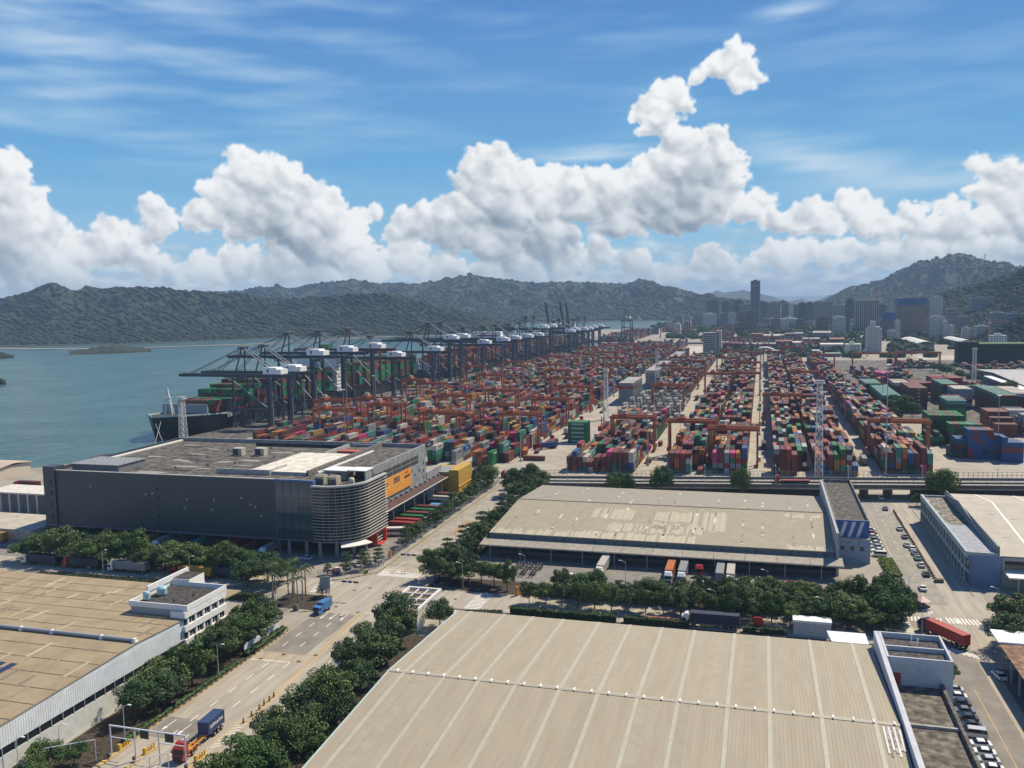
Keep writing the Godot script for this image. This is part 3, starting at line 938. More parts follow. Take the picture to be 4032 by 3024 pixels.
func warehouse_left() -> void:
	var t := thing("warehouse", "tan roofed warehouse with white corrugated side wall beside the road", "warehouse")
	var roofm := M(0.345, 0.275, 0.165, 0.8, 0.0, "patch", 30.0)
	var x1 := -136.4
	var x0 := -330.0
	var zf := -200.0
	var zr := -159.0
	var zn := -118.0
	var white := M(0.76, 0.80, 0.81, 0.6, 0.0, "soft", 18.0)
	part_box("upper_wall", x1 - 0.3, 6.6, zn, x1, 11.0, -176.4, white, t)
	var gab := MB.new()
	gab.tri(Vector3(x1, 11.0, zn), Vector3(x1, 12.45, zr), Vector3(x1, 11.0, zr))
	gab.quad(Vector3(x1, 11.0, zr), Vector3(x1, 12.45, zr), Vector3(x1, 11.85, -176.4), Vector3(x1, 11.0, -176.4))
	gab.quad(Vector3(x1, 11.0, -176.4), Vector3(x1, 11.85, -176.4), Vector3(x1, 11.05, -199.9), Vector3(x1, 11.0, -199.9))
	obj("gable_wall", gab, white, t)
	var wr := MB.new()
	var z := zn - 0.3
	while z > -176.3:
		wr.span(x1, 6.6, z - 0.08, x1 + 0.03, 11.0, z + 0.08)
		z -= 0.6
	var ribs := obj("wall_ribs", wr, white, t)
	ribs.set_meta("kind", "stuff")
	part_box("lower_wall", x1 - 0.3, 0, zn, x1, 5.0, -176.4, M(0.66, 0.67, 0.62, 0.8, 0.0, "soft", 10.0), t)
	part_box("window_band", x1 - 0.4, 5.0, zn, x1 - 0.15, 6.6, -176.4, glass(0.015, 0.02, 0.025), t)
	for k in 20:
		part_box("window_mullion", x1 - 0.14, 5.0, zn - 1.0 - k * 2.95, x1 + 0.03, 6.6, zn - 1.15 - k * 2.95, M(0.3, 0.32, 0.32, 0.6), t)
	part_box("back_wall", x0, 0, zf, x1 - 22, 10.8, zf + 0.4, white, t)
	part_box("front_wall", x0, 0, zn - 0.4, x1, 10.8, zn, white, t)
	for side in 2:
		var za := zf if side == 0 else zn
		var b := MB.new()
		slope(b, x0, x1 + 0.15, za, 11.05, zr, 12.5)
		var roof := obj("roof", b, roofm, t)
		var rb := MB.new()
		var x := x0 + 0.5
		while x < x1:
			slope(rb, x, x + 0.1, za, 11.08, zr, 12.53, 0.06)
			x += 0.95
		var r := obj("roof_ribs", rb, M(0.36, 0.29, 0.19, 0.75), roof)
		r.set_meta("kind", "stuff")
		# single sheets: paler or darker than the rest
		for k in 64:
			var px := rng.randf_range(-238, x1 - 2)
			var u := rng.randf_range(0.02, 0.8)
			var len := rng.randf_range(0.08, 0.2)
			var s := MB.new()
			slope(s, px, px + 0.8, lerpf(za, zr, u), lerpf(11.1, 12.55, u), lerpf(za, zr, u + len), lerpf(11.1, 12.55, u + len), 0.03)
			var tone := [M(0.46, 0.39, 0.26, 0.7), M(0.20, 0.16, 0.11, 0.8), M(0.27, 0.22, 0.15, 0.8), M(0.39, 0.325, 0.22, 0.7)]
			obj("roof_sheet", s, tone[k % 4], roof)
		for k in 6:
			var s := MB.new()
			var u := (k + 1) / 7.0
			slope(s, x0, x1, lerpf(za, zr, u), lerpf(11.09, 12.54, u), lerpf(za, zr, u + 0.006), lerpf(11.09, 12.54, u + 0.006), 0.05)
			obj("sheet_lap", s, M(0.28, 0.225, 0.15, 0.8, 0.0, "stain", 9.0), roof)
	for k in 3:
		var s := MB.new()
		slope(s, -156.2 - k * 3.2, -154.6 - k * 3.2, -137.0, 11.88, -143.8, 12.12, 0.12)
		obj("solar_panel", s, M(0.02, 0.025, 0.07, 0.2), t)
	var duct := MB.new()
	duct.tube(Vector3(x0, 13.0, zr), Vector3(x1 - 0.6, 13.0, zr), 0.36, 0.42, 10)
	obj("ridge_duct", duct, M(0.30, 0.32, 0.33, 0.45), t)
	var k := 0
	var vx := -136.9
	while vx > -240:
		var v := MB.new()
		v.lathe(Vector3(vx, 12.6, zr), [Vector2(0.7, 0), Vector2(0.5, 0.4), Vector2(0.42, 0.8), Vector2(0.0, 1.0)], 8)
		obj("roof_vent", v, M(0.75, 0.75, 0.7, 0.5), t)
		vx -= 9.0 + (k % 2) * 5.0
		k += 1
	# white office annex at its corner
	var a := thing("office_annex", "white three storey office block with blue water tanks on its flat roof", "office block")
	var wh := M(0.82, 0.82, 0.79, 0.7, 0.0, "soft", 10.0)
	var rf := M(0.13, 0.12, 0.105, 0.95, 0.0, "stain", 9.0)
	var H := 14.2
	part_box("core", -152.5, 0, -192.2, -136.8, H - 0.4, -176.6, M(0.35, 0.35, 0.33, 0.8), a)
	part_box("flat_roof", -152.2, H - 0.4, -191.8, -136.9, H - 0.2, -177, rf, a)
	parapet(-152.8, -192.6, -135.6, -176.2, H - 0.4, H + 0.9, 0.3, wh, a)
	part_box("roof_wall", -152.8, H + 0.9, -199.5, -152.3, H + 2.4, -183.0, wh, a)
	part_box("stair_house", -154.8, 0, -199.0, -147.0, H + 1.4, -192.6, wh, a)
	part_box("stair_roof", -154.6, H + 1.4, -198.8, -147.2, H + 1.5, -192.8, rf, a)
	for f in 4:
		var y := H - 0.6 - f * 3.4
		part_box("spandrel", -136.8, y - 1.5, -192.4, -135.6, y, -176.2, wh, a)
		for w in 5:
			var g := part_box("window", -136.9, y - 3.3, -191.9 + w * 3.1, -136.2, y - 1.5, -189.4 + w * 3.1, glass(), a)
			part_box("mullion", -136.15, y - 3.3, -190.7 + w * 3.1, -136.1, y - 1.5, -190.6 + w * 3.1, wh, g)
			part_box("pier", -136.8, y - 3.4, -189.4 + w * 3.1, -135.8, y - 1.5, -188.8 + w * 3.1, wh, a)
		part_box("spandrel", -139.8, y - 1.5, -176.2, -135.6, y, -175.2, wh, a)
		part_box("window", -139.4, y - 3.3, -176.2, -136.0, y - 1.5, -175.7, glass(), a)
	for p in [[-150.6, -180.2, 0.9], [-149.4, -184.6, 1.3]]:
		var b := MB.new()
		b.lathe(Vector3(p[0], H - 0.2, p[1]), [Vector2(p[2], 0.3), Vector2(p[2], 1.9), Vector2(p[2] * 0.7, 2.3), Vector2(0, 2.45)], 14)
		var tank := obj("water_tank", b, M(0.30, 0.47, 0.52, 0.5), a)
		var st := MB.new()
		for i in 4:
			st.span(p[0] - 0.7 + (i % 2) * 1.2, H - 0.2, p[1] - 0.7 + (i / 2) * 1.2, p[0] - 0.5 + (i % 2) * 1.2, H + 0.15, p[1] - 0.5 + (i / 2) * 1.2)
		obj("tank_stand", st, rf, tank)
	for p in [[-141, -186], [-143, -181]]:
		part_box("roof_pipe", p[0], H - 0.2, p[1], p[0] + 0.4, H + 0.4, p[1] + 0.4, rf, a)

func curve_pts(off: float) -> Array:
	# plan of the rounded corner: straight front, quarter ellipse, straight east side
	var pts := []
	pts.append(Vector2(-150.5, -265.2 + off))
	var n := 16
	for i in n + 1:
		var an := PI / 2 * i / n
		pts.append(Vector2(-146.5 + sin(an) * (11.9 + off), -277.2 + cos(an) * (12.0 + off)))
	pts.append(Vector2(-134.6 + off, -291.5))
	return pts

func logistics_building() -> void:
	var t := thing("logistics_building", "huge dark grey warehouse block with rounded louvred corner and orange banner", "warehouse")
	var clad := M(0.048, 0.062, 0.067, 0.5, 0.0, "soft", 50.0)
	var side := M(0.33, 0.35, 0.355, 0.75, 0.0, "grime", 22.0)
	var pale := M(0.48, 0.49, 0.48, 0.8, 0.0, "grime", 10.0)
	var deck := M(0.23, 0.212, 0.18, 0.95, 0.0, "stain", 22.0)
	var conc := M(0.30, 0.295, 0.28, 0.85, 0.0, "grime", 8.0)
	var T := 25.4
	# front
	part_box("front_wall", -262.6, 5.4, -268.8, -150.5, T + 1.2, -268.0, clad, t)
	part_box("corner_tower", -268, 0, -272.5, -262.6, T + 2.6, -267.4, clad, t)
	part_box("west_wall", -268, 0, -349, -267.2, T + 1.0, -272.5, clad, t)
	part_box("north_wall", -267.2, 0, -349.4, -141.6, T + 1.3, -348.6, side, t)
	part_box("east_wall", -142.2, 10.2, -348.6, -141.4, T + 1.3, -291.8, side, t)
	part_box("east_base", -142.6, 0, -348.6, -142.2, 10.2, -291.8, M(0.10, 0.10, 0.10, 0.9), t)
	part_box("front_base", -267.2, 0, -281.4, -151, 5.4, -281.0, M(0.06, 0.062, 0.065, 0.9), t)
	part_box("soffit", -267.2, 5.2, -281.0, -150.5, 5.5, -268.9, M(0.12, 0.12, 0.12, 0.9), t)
	part_box("ledge", -268, 5.05, -268.0, -151, 5.45, -266.9, M(0.16, 0.14, 0.145, 0.8), t)
	for k in 10:
		part_box("column", -260.5 + k * 10.4, 0, -269.6, -259.7 + k * 10.4, 5.2, -268.9, conc, t)
	for k in 10:
		part_box("dock_door", -258.8 + k * 10.4, 0.9, -281.0, -251.6 + k * 10.4, 4.6, -280.9, M(0.03, 0.03, 0.032, 0.8), t)
	# parapet edge, roof deck
	part_box("parapet_cap", -262.6, T + 1.2, -268.9, -150.5, T + 1.4, -267.9, pale, t)
	part_box("roof_deck", -267.2, T - 0.6, -348.6, -142.2, T - 0.3, -268.8, deck, t)
	part_box("inner_parapet", -262.6, T - 0.3, -269.2, -150.5, T + 1.2, -268.82, pale, t)
	for p in [[-247, 20.5], [-222, 18.5], [-219, 19.0], [-204, 17.4], [-193.5, 14.0], [-192.5, 17.5], [-205.2, 14.2], [-181, 18.8], [-177.5, 16.6], [-175.4, 15.9], [-173.2, 12.6]]:
		part_box("wall_plate", p[0], p[1], -268.0, p[0] + 0.9, p[1] + 0.9, -267.94, M(0.24, 0.25, 0.26, 0.7), t)
	for k in 5:
		part_box("wall_opening", -216.6, 7.2 + k * 3.4, -268.0, -215.7, 8.2 + k * 3.4, -267.95, M(0.015, 0.015, 0.02, 0.8), t)
		part_box("wall_opening", -264.9, 3.2 + k * 4.6, -267.4, -264.0, 4.6 + k * 4.6, -267.34, M(0.015, 0.015, 0.02, 0.8), t)
	# rounded corner: dark glazing panes behind light fins
	var gl := [M(0.022, 0.02, 0.017, 0.14), M(0.035, 0.028, 0.02, 0.16), M(0.016, 0.017, 0.018, 0.1)]
	var pts := curve_pts(0.0)
	var core := PackedVector2Array()
	for p in pts:
		core.append(p + Vector2(-0.35, -0.35) if p.x > -150 else p + Vector2(0, -0.35))
	core.append(Vector2(-142.0, -291.5))
	core.append(Vector2(-150.5, -280))
	var cb := MB.new()
	cb.slab(core, 5.5, T - 0.3)
	obj("corner_core", cb, M(0.03, 0.028, 0.026, 0.8), t)
	var floors := [5.6, 9.0, 12.4, 15.8, 19.2, 22.4, 25.0]
	for f in 6:
		for i in pts.size() - 1:
			var p: Vector2 = pts[i]
			var q: Vector2 = pts[i + 1]
			var b := MB.new()
			var d := (q - p) * 0.015
			p += d
			q -= d
			b.quad(Vector3(p.x, floors[f], p.y), Vector3(p.x, floors[f + 1] - 0.18, p.y), Vector3(q.x, floors[f + 1] - 0.18, q.y), Vector3(q.x, floors[f], q.y))
			obj("glazing_pane", b, gl[(f * 7 + i * 5 + int(i / 3.0)) % 3], t)
	var fin := M(0.46, 0.45, 0.42, 0.6)
	for k in 19:
		var y := 5.7 + k * 1.08
		var b := MB.new()
		var inner := curve_pts(0.12)
		var outer := curve_pts(0.5)
		inner[0] = Vector2(-150.4, inner[0].y)
		outer[0] = Vector2(-150.4, outer[0].y)
		inner[-1] = Vector2(inner[-1].x, -292.2)
		outer[-1] = Vector2(outer[-1].x, -292.2)
		for i in inner.size() - 1:
			var a0 := Vector3(inner[i].x, y, inner[i].y)
			var a1 := Vector3(inner[i + 1].x, y, inner[i + 1].y)
			var b0 := Vector3(outer[i].x, y, outer[i].y)
			var b1 := Vector3(outer[i + 1].x, y, outer[i + 1].y)
			var h := Vector3(0, 0.13, 0)
			b.quad(a0 + h, a1 + h, b1 + h, b0 + h)
			b.quad(a0, b0, b1, a1)
			b.quad(b0, b0 + h, b1 + h, b1)
		obj("louver", b, fin, t)
	for i in range(1, 18, 2):
		var p: Vector2 = curve_pts(0.1)[i]
		part_box("mullion", p.x - 0.07, 5.6, p.y - 0.07, p.x + 0.07, T, p.y + 0.07, M(0.22, 0.21, 0.2, 0.6), t)
	var rim := MB.new()
	var ri := curve_pts(-0.4)
	var ro := curve_pts(0.75)
	for i in ri.size() - 1:
		for s in 1:
			var a0 := Vector3(ri[i].x, T + 0.35, ri[i].y)
			var a1 := Vector3(ri[i + 1].x, T + 0.35, ri[i + 1].y)
			var b0 := Vector3(ro[i].x, T + 0.35, ro[i].y)
			var b1 := Vector3(ro[i + 1].x, T + 0.35, ro[i + 1].y)
			rim.quad(a0, a1, b1, b0)
			rim.quad(b0 - Vector3(0, 0.6, 0), b0, b1, b1 - Vector3(0, 0.6, 0))
			rim.quad(a0, a0 - Vector3(0, 1.0, 0), a1 - Vector3(0, 1.0, 0), a1)
	obj("rim", rim, M(0.42, 0.42, 0.4, 0.7), t)
	# flat glass bay
	var gm := [M(0.05, 0.075, 0.09, 0.12), M(0.07, 0.10, 0.115, 0.14), M(0.04, 0.06, 0.075, 0.1)]
	for c in 5:
		for r in 11:
			part_box("glass_pane", -165.8 + c * 3.06, 5.7 + r * 1.88, -267.2, -162.86 + c * 3.06, 7.48 + r * 1.88, -267.05, gm[(c * 3 + r * 2) % 3], t)
	part_box("bay_frame", -166.2, 5.4, -268.0, -150.45, T + 1.3, -267.25, M(0.10, 0.13, 0.16, 0.6), t)
	part_box("bay_head", -166.2, T + 1.0, -267.25, -150.45, T + 1.7, -266.8, M(0.05, 0.12, 0.30, 0.5), t)
	part_box("bay_return", -150.45, T - 1.2, -267.6, -149.9, T + 1.7, -265.4, M(0.05, 0.12, 0.30, 0.5), t)
	# round columns and shaded ground floor below the corner
	for p in [[-162.2, -268.6], [-155.1, -268.4], [-148.7, -266.4], [-143.3, -268.4], [-139.2, -273.0], [-136.9, -278.4]]:
		var b := MB.new()
		b.tube(Vector3(p[0], 0, p[1]), Vector3(p[0], 5.5, p[1]), 0.62, 0.62, 12)
		obj("round_column", b, M(0.42, 0.42, 0.40, 0.8, 0.0, "grime", 4.0), t)
	part_box("lobby_glass", -164, 0, -279.4, -140.6, 5.4, -279.2, glass(0.02, 0.022, 0.025), t)
	for k in 10:
		part_box("lobby_mullion", -163.5 + k * 2.4, 0, -279.2, -163.4 + k * 2.4, 5.4, -279.1, M(0.25, 0.26, 0.26, 0.6), t)
	var can := MB.new()
	for i in 8:
		var a0 := PI / 2 * (i + 5) / 16.0
		var a1 := PI / 2 * (i + 6) / 16.0
		var p0 := Vector2(-146.5 + sin(a0) * 11.5, -277.2 + cos(a0) * 11.6)
		var p1 := Vector2(-146.5 + sin(a1) * 11.5, -277.2 + cos(a1) * 11.6)
		var o0 := Vector2(-146.5 + sin(a0) * 15.6, -277.2 + cos(a0) * 15.2)
		var o1 := Vector2(-146.5 + sin(a1) * 15.6, -277.2 + cos(a1) * 15.2)
		can.quad(Vector3(p0.x, 5.3, p0.y), Vector3(p1.x, 5.3, p1.y), Vector3(o1.x, 4.7, o1.y), Vector3(o0.x, 4.7, o0.y))
		can.quad(Vector3(o0.x, 4.45, o0.y), Vector3(o0.x, 4.7, o0.y), Vector3(o1.x, 4.7, o1.y), Vector3(o1.x, 4.45, o1.y))
	obj("entrance_canopy", can, M(0.66, 0.65, 0.6, 0.6), t)
	# red portal
	var red := M(0.62, 0.055, 0.025, 0.5)
	var fr := MB.new()
	fr.span(-136.9, 0, -291.0, -134.4, 0.5, -282.6)
	fr.span(-136.9, 4.9, -291.0, -134.4, 5.6, -282.6)
	fr.span(-136.9, 0.5, -283.2, -134.4, 4.9, -282.6)
	fr.span(-136.9, 0.5, -291.0, -134.4, 4.9, -290.4)
	fr.span(-141.4, 0, -283.0, -136.9, 5.5, -282.7)
	var por := obj("red_portal", fr, red, t)
	part_box("portal_glass", -135.6, 0.5, -290.4, -135.4, 4.9, -283.2, glass(0.05, 0.06, 0.06), por)
	for k in 3:
		part_box("portal_bar", -135.4, 1.5 + k * 1.1, -290.4, -135.2, 1.62 + k * 1.1, -283.2, M(0.6, 0.6, 0.58, 0.6), por)
	# east side: louvred window strip, banner with lettering, dock canopy
	for k in 5:
		for r in 2:
			var w := part_box("window_strip", -141.42, 20.2 + r * 1.9, -303.6 - k * 9.2, -141.3, 21.6 + r * 1.9, -295.2 - k * 9.2, M(0.025, 0.03, 0.03, 0.4), t)
			for b in 3:
				part_box("grille_bar", -141.3, 20.45 + r * 1.9 + b * 0.4, -303.6 - k * 9.2, -141.24, 20.53 + r * 1.9 + b * 0.4, -295.2 - k * 9.2, M(0.12, 0.12, 0.12, 0.7), w)
	for p in [[-332.6, 17.2], [-336.0, 15.0], [-341, 16.0], [-345.6, 18.4], [-345.6, 15.2], [-345.6, 11.9]]:
		part_box("window", -141.4, p[1], p[0] - 0.8, -141.3, p[1] + 1.3, p[0], glass(), t)
	var ban := part_box("banner", -141.0, 12.6, -331.2, -140.8, 20.0, -300.5, M(0.80, 0.34, 0.04, 0.6, 0.0, "soft", 14.0), t)
	for z in [-321.0, -311.0]:
		part_box("banner_seam", -140.8, 12.6, z - 0.06, -140.77, 20.0, z + 0.06, M(0.75, 0.55, 0.3, 0.6), ban)
	part_box("banner_seam", -140.8, 16.2, -331.2, -140.77, 16.3, -300.5, M(0.75, 0.55, 0.3, 0.6), ban)
	for q in [["DSV", 2.4, -316.0, 17.7, Vector3(0.03, 0.025, 0.10)], ["Logistics", 1.15, -326.6, 17.3, Vector3(0.06, 0.03, 0.03)], ["KERRY", 1.0, -305.6, 17.7, Vector3(0.20, 0.10, 0.04)], ["LOGISTICS", 0.4, -305.4, 16.7, Vector3(0.45, 0.22, 0.07)]]:
		var l := obj("lettering", flat_text(q[0], q[1], 0.06), M(q[4].x, q[4].y, q[4].z, 0.6), ban)
		l.position = Vector3(-140.76, q[3], q[2])
		l.rotation.y = PI / 2
	for k in 3:
		var e := MB.new()
		e.tube(Vector3(-140.8, 19.0, -325.3 - k * 0.85), Vector3(-140.72, 19.0, -325.3 - k * 0.85), 0.5, 0.5, 10)
		obj("emblem", e, M(0.62, 0.06, 0.04, 0.6), ban)
	var cn := MB.new()
	cn.quad(Vector3(-141.4, 10.4, -292.4), Vector3(-141.4, 10.4, -368), Vector3(-136.6, 9.7, -368), Vector3(-136.6, 9.7, -292.4))
	cn.quad(Vector3(-141.4, 10.2, -292.4), Vector3(-136.6, 9.5, -292.4), Vector3(-136.6, 9.5, -368), Vector3(-141.4, 10.2, -368))
	obj("dock_canopy", cn, M(0.15, 0.05, 0.045, 0.7, 0.0, "stain", 8.0), t)
	part_box("canopy_fascia", -136.6, 9.4, -368, -136.4, 9.75, -292.4, M(0.6, 0.6, 0.56, 0.6), t)
	for k in 14:
		part_box("canopy_bracket", -141.4, 10.4, -294.5 - k * 5.2, -140.2, 11.2, -294.2 - k * 5.2, M(0.45, 0.46, 0.45, 0.7), t)
	for k in 8:
		part_box("canopy_post", -137.2, 0, -293.0 - k * 10.5, -136.9, 9.6, -292.7 - k * 10.5, conc, t)
	part_box("rear_wall", -142.2, 0, -368, -141.4, 14.0, -349.4, side, t)
	for k in 11:
		part_box("wall_joint", -141.4, T - 1.2, -294 - k * 5.0, -141.36, T + 1.3, -293.92 - k * 5.0, M(0.18, 0.19, 0.19, 0.8), t)
	# roof: inner parapets, white roof slab, plant rooms and plant
	part_box("inner_parapet", -162.2, T - 0.3, -348.6, -161.4, T + 1.7, -282.6, M(0.40, 0.38, 0.35, 0.9, 0.0, "stain", 8.0), t)
	part_box("inner_parapet", -176.6, T - 0.3, -345, -175.8, T + 1.2, -323, pale, t)
	part_box("inner_parapet", -221, T - 0.3, -342.4, -176.6, T + 1.2, -341.6, M(0.12, 0.12, 0.12, 0.9, 0.0, "stain", 9.0), t)
	part_box("inner_parapet", -200, T - 0.3, -282.2, -177, T + 1.6, -281.6, pale, t)
	part_box("inner_parapet", -177.6, T - 0.3, -294, -177, T + 1.6, -282.2, pale, t)
	part_box("inner_parapet", -175.8, T - 0.3, -347.2, -162.2, T + 0.9, -346.4, side, t)
	part_box("upper_roof", -187.2, T - 0.3, -323.2, -162.6, T + 0.8, -283, pale, t)
	part_box("upper_roof_sheet", -187.0, T + 0.8, -323.0, -162.8, T + 0.9, -283.2, M(0.80, 0.77, 0.66, 0.7, 0.0, "grime", 30.0), t)
	part_box("roof_kerb", -160.8, T - 0.3, -336, -160.0, T + 0.3, -288, M(0.74, 0.73, 0.69, 0.7), t)
	part_box("tarpaulin", -174.5, T - 0.3, -335.5, -163, T + 0.5, -330.5, M(0.36, 0.08, 0.05, 0.8), t)
	part_box("plant_room", -152.6, T - 0.3, -284.8, -144.0, T + 3.0, -278.6, M(0.30, 0.31, 0.31, 0.8, 0.0, "grime", 6.0), t)
	part_box("plant_room_roof", -153.0, T + 3.0, -285.2, -143.6, T + 3.3, -277.8, M(0.68, 0.69, 0.66, 0.7), t)
	part_box("plant_room_window", -147.6, T + 1.0, -278.6, -145.6, T + 2.2, -278.5, glass(), t)
	part_box("plant_shelter_roof", -143.4, T + 3.0, -285.8, -136.4, T + 3.3, -279.0, M(0.70, 0.71, 0.68, 0.7), t)
	part_box("plant_shelter_wall", -143.2, T - 0.3, -285.6, -136.6, T + 3.0, -284.6, M(0.05, 0.05, 0.05, 0.9), t)
	part_box("plant_shelter_wall", -137.2, T - 0.3, -284.6, -136.6, T + 3.0, -279.4, side, t)
	for p in [[-149.5, -270.6], [-144.2, -270.0]]:
		var ct := part_box("cooling_tower", p[0] - 1.8, T - 0.1, p[1] - 1.7, p[0] + 1.8, T + 2.9, p[1] + 1.7, M(0.52, 0.46, 0.34, 0.7, 0.0, "grime", 3.0), t)
		part_box("tower_grille", p[0] - 1.5, T + 0.1, p[1] + 1.7, p[0] + 1.5, T + 2.0, p[1] + 1.76, M(0.10, 0.09, 0.075, 0.9), ct)
		for k in 3:
			var b := MB.new()
			b.tube(Vector3(p[0] - 1.1 + k * 1.1, T + 2.9, p[1]), Vector3(p[0] - 1.1 + k * 1.1, T + 3.3, p[1]), 0.5, 0.5, 10)
			obj("tower_fan", b, M(0.5, 0.45, 0.34, 0.7), ct)
	var tk := MB.new()
	tk.lathe(Vector3(-138.8, T - 0.1, -272.6), [Vector2(1.1, 0), Vector2(1.1, 1.6), Vector2(0.8, 2.1), Vector2(0, 2.3)], 12)
	obj("round_tank", tk, M(0.55, 0.48, 0.33, 0.6), t)
	for p in [[-214.2, -318.0], [-204.4, -319.5]]:
		var u := part_box("roof_unit", p[0] - 2.2, T - 0.3, p[1] - 1.6, p[0] + 2.2, T + 2.9, p[1] + 1.6, M(0.60, 0.54, 0.41, 0.7, 0.0, "grime", 4.0), t)
		part_box("unit_grille", p[0] - 2.0, T, p[1] + 1.6, p[0] + 0.6, T + 2.6, p[1] + 1.66, M(0.08, 0.075, 0.07, 0.9), u)
	part_box("roof_office", -262, T - 0.3, -291, -240, T + 2.2, -276, M(0.16, 0.17, 0.18, 0.8), t)
	part_box("roof_office_sheet", -262.4, T + 2.2, -291.4, -239.6, T + 2.5, -275.4, M(0.62, 0.65, 0.66, 0.5, 0.0, "stain", 7.0), t)
	part_box("roof_strip", -266, T - 0.2, -348, -264.4, T + 0.4, -292, M(0.66, 0.64, 0.58, 0.8), t)
	for k in 34:
		var x := rng.randf_range(-255, -180)
		var z := rng.randf_range(-338, -276)
		var w := rng.randf_range(1.5, 8)
		var b := MB.new()
		var pl := PackedVector2Array()
		for i in 9:
			var an := TAU * i / 9.0
			pl.append(Vector2(x + cos(an) * w * rng.randf_range(0.6, 1.0), z + sin(an) * w * 0.35 * rng.randf_range(0.5, 1.0)))
		b.plate(pl, T - 0.27 + k * 0.004)
		obj("lime_patch", b, M(0.66, 0.65, 0.60, 0.9, 0.0, "stain", 4.0) if k % 3 else M(0.12, 0.11, 0.10, 0.9, 0.0, "stain", 6.0), t)
	for k in 8:
		var x := rng.randf_range(-240, -190)
		var z := rng.randf_range(-336, -280)
		part_box("roof_pipe", x, T - 0.3, z, x + 0.5, T + 0.6, z + 0.5, M(0.1, 0.1, 0.1, 0.8), t)

func warehouse_middle() -> void:
	var t := thing("warehouse", "long warehouse with weathered beige roof patched in paler sheets and dock canopy", "warehouse")
	var roofm := M(0.325, 0.290, 0.205, 0.75, 0.0, "soft", 24.0)
	var x0 := -92.0
	var x1 := 22.6
	var ze := -284.0
	var zr := -323.0
	var zb := -361.0
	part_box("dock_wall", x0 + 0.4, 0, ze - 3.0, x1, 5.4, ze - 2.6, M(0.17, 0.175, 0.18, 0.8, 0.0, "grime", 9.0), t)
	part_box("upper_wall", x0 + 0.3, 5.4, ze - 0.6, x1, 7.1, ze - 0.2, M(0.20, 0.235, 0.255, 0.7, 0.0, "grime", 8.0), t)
	part_box("back_wall", x0 + 0.3, 0, zb + 0.4, x1, 7.8, zb + 0.8, M(0.3, 0.3, 0.29, 0.8), t)
	var gw := MB.new()
	gw.span(x0 + 0.3, 0, zb + 0.8, x0 + 0.6, 7.2, ze - 0.6)
	gw.tri(Vector3(x0 + 0.3, 7.2, zb + 0.8), Vector3(x0 + 0.3, 10.2, zr), Vector3(x0 + 0.3, 7.2, ze - 0.6))
	obj("gable_wall", gw, M(0.35, 0.36, 0.35, 0.8, 0.0, "grime", 9.0), t)
	for k in 11:
		part_box("wall_post", x0 + 5.6 + k * 10.6, 5.4, ze - 0.2, x0 + 6.0 + k * 10.6, 7.1, ze + 0.05, M(0.10, 0.11, 0.12, 0.8), t)
	for k in 11:
		part_box("dock_door", x0 + 14.0 + k * 9.4, 0.9, ze - 2.6, x0 + 18.0 + k * 9.4, 4.8, ze - 2.5, M(0.025, 0.025, 0.027, 0.8), t)
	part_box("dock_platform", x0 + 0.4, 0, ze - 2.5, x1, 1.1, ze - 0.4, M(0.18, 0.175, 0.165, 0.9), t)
	var slopes := [[ze, 7.4, zr, 10.5, 0.0, 1.0], [zb, 8.0, zr, 10.5, 0.0, 1.0]]
	for si in 2:
		var s0: Array = slopes[si]
		var b := MB.new()
		slope(b, x0, x1, s0[0], s0[1], s0[2], s0[3], 0.25)
		var roof := obj("roof", b, roofm if si == 0 else M(0.285, 0.262, 0.21, 0.75, 0.0, "soft", 24.0), t)
		var rb := MB.new()
		var x := x0 + 0.4
		while x < x1:
			slope(rb, x, x + 0.09, s0[0], s0[1] + 0.05, s0[2], s0[3] + 0.05, 0.07)
			x += 0.8
		var ribs := obj("roof_ribs", rb, M(0.295, 0.268, 0.205, 0.75), roof)
		ribs.set_meta("kind", "stuff")
		# paler replacement sheets, each 0.8 m wide
		var pale := [M(0.43, 0.39, 0.27, 0.65), M(0.40, 0.362, 0.25, 0.65), M(0.45, 0.41, 0.29, 0.65)]
		var fields := [[-92, -62, 0.0, 0.16], [-62, -22, 0.0, 0.20], [-52, -20, 0.2, 0.46], [-60, -43, 0.52, 0.86], [-37, -24, 0.52, 0.84], [-24, -12, 0.32, 0.88], [-37, -28, 0.30, 0.52], [8, 22, 0.0, 0.12], [8, 20, 0.80, 0.95]] if si == 0 else []
		var n := 0
		for f in fields:
			var px: float = f[0]
			while px < f[1] and n < 190:
				var u0: float = f[2] + (rng.randf_range(0.0, 0.04) if f[2] > 0.0 else 0.0)
				var u1: float = f[3] - rng.randf_range(0.0, 0.06)
				if rng.randf() < 0.82:
					var s := MB.new()
					slope(s, px + 0.1, px + 0.8, lerpf(s0[0], s0[2], u0), lerpf(s0[1], s0[3], u0) + 0.02, lerpf(s0[0], s0[2], u1), lerpf(s0[1], s0[3], u1) + 0.02, 0.03)
					obj("roof_sheet", s, pale[n % 3], roof)
					n += 1
				px += 0.8
		for k in 70:
			var cx := x0 + 3.0 + (k % 14) * 8.1 + (0.0 if k % 2 else 1.6)
			var u := rng.randf_range(0.05, 0.86)
			var l := rng.randf_range(0.05, 0.12)
			var s := MB.new()
			slope(s, cx, cx + 0.7, lerpf(s0[0], s0[2], u), lerpf(s0[1], s0[3], u) + 0.03, lerpf(s0[0], s0[2], u + l), lerpf(s0[1], s0[3], u + l) + 0.03, 0.03)
			obj("roof_sheet", s, [M(0.20, 0.185, 0.15, 0.8), M(0.58, 0.55, 0.45, 0.6), M(0.25, 0.23, 0.19, 0.8)][k % 3], roof)
	part_box("ridge_cap", x0, 10.45, zr - 0.5, x1, 10.62, zr + 0.5, M(0.15, 0.14, 0.12, 0.8), t)
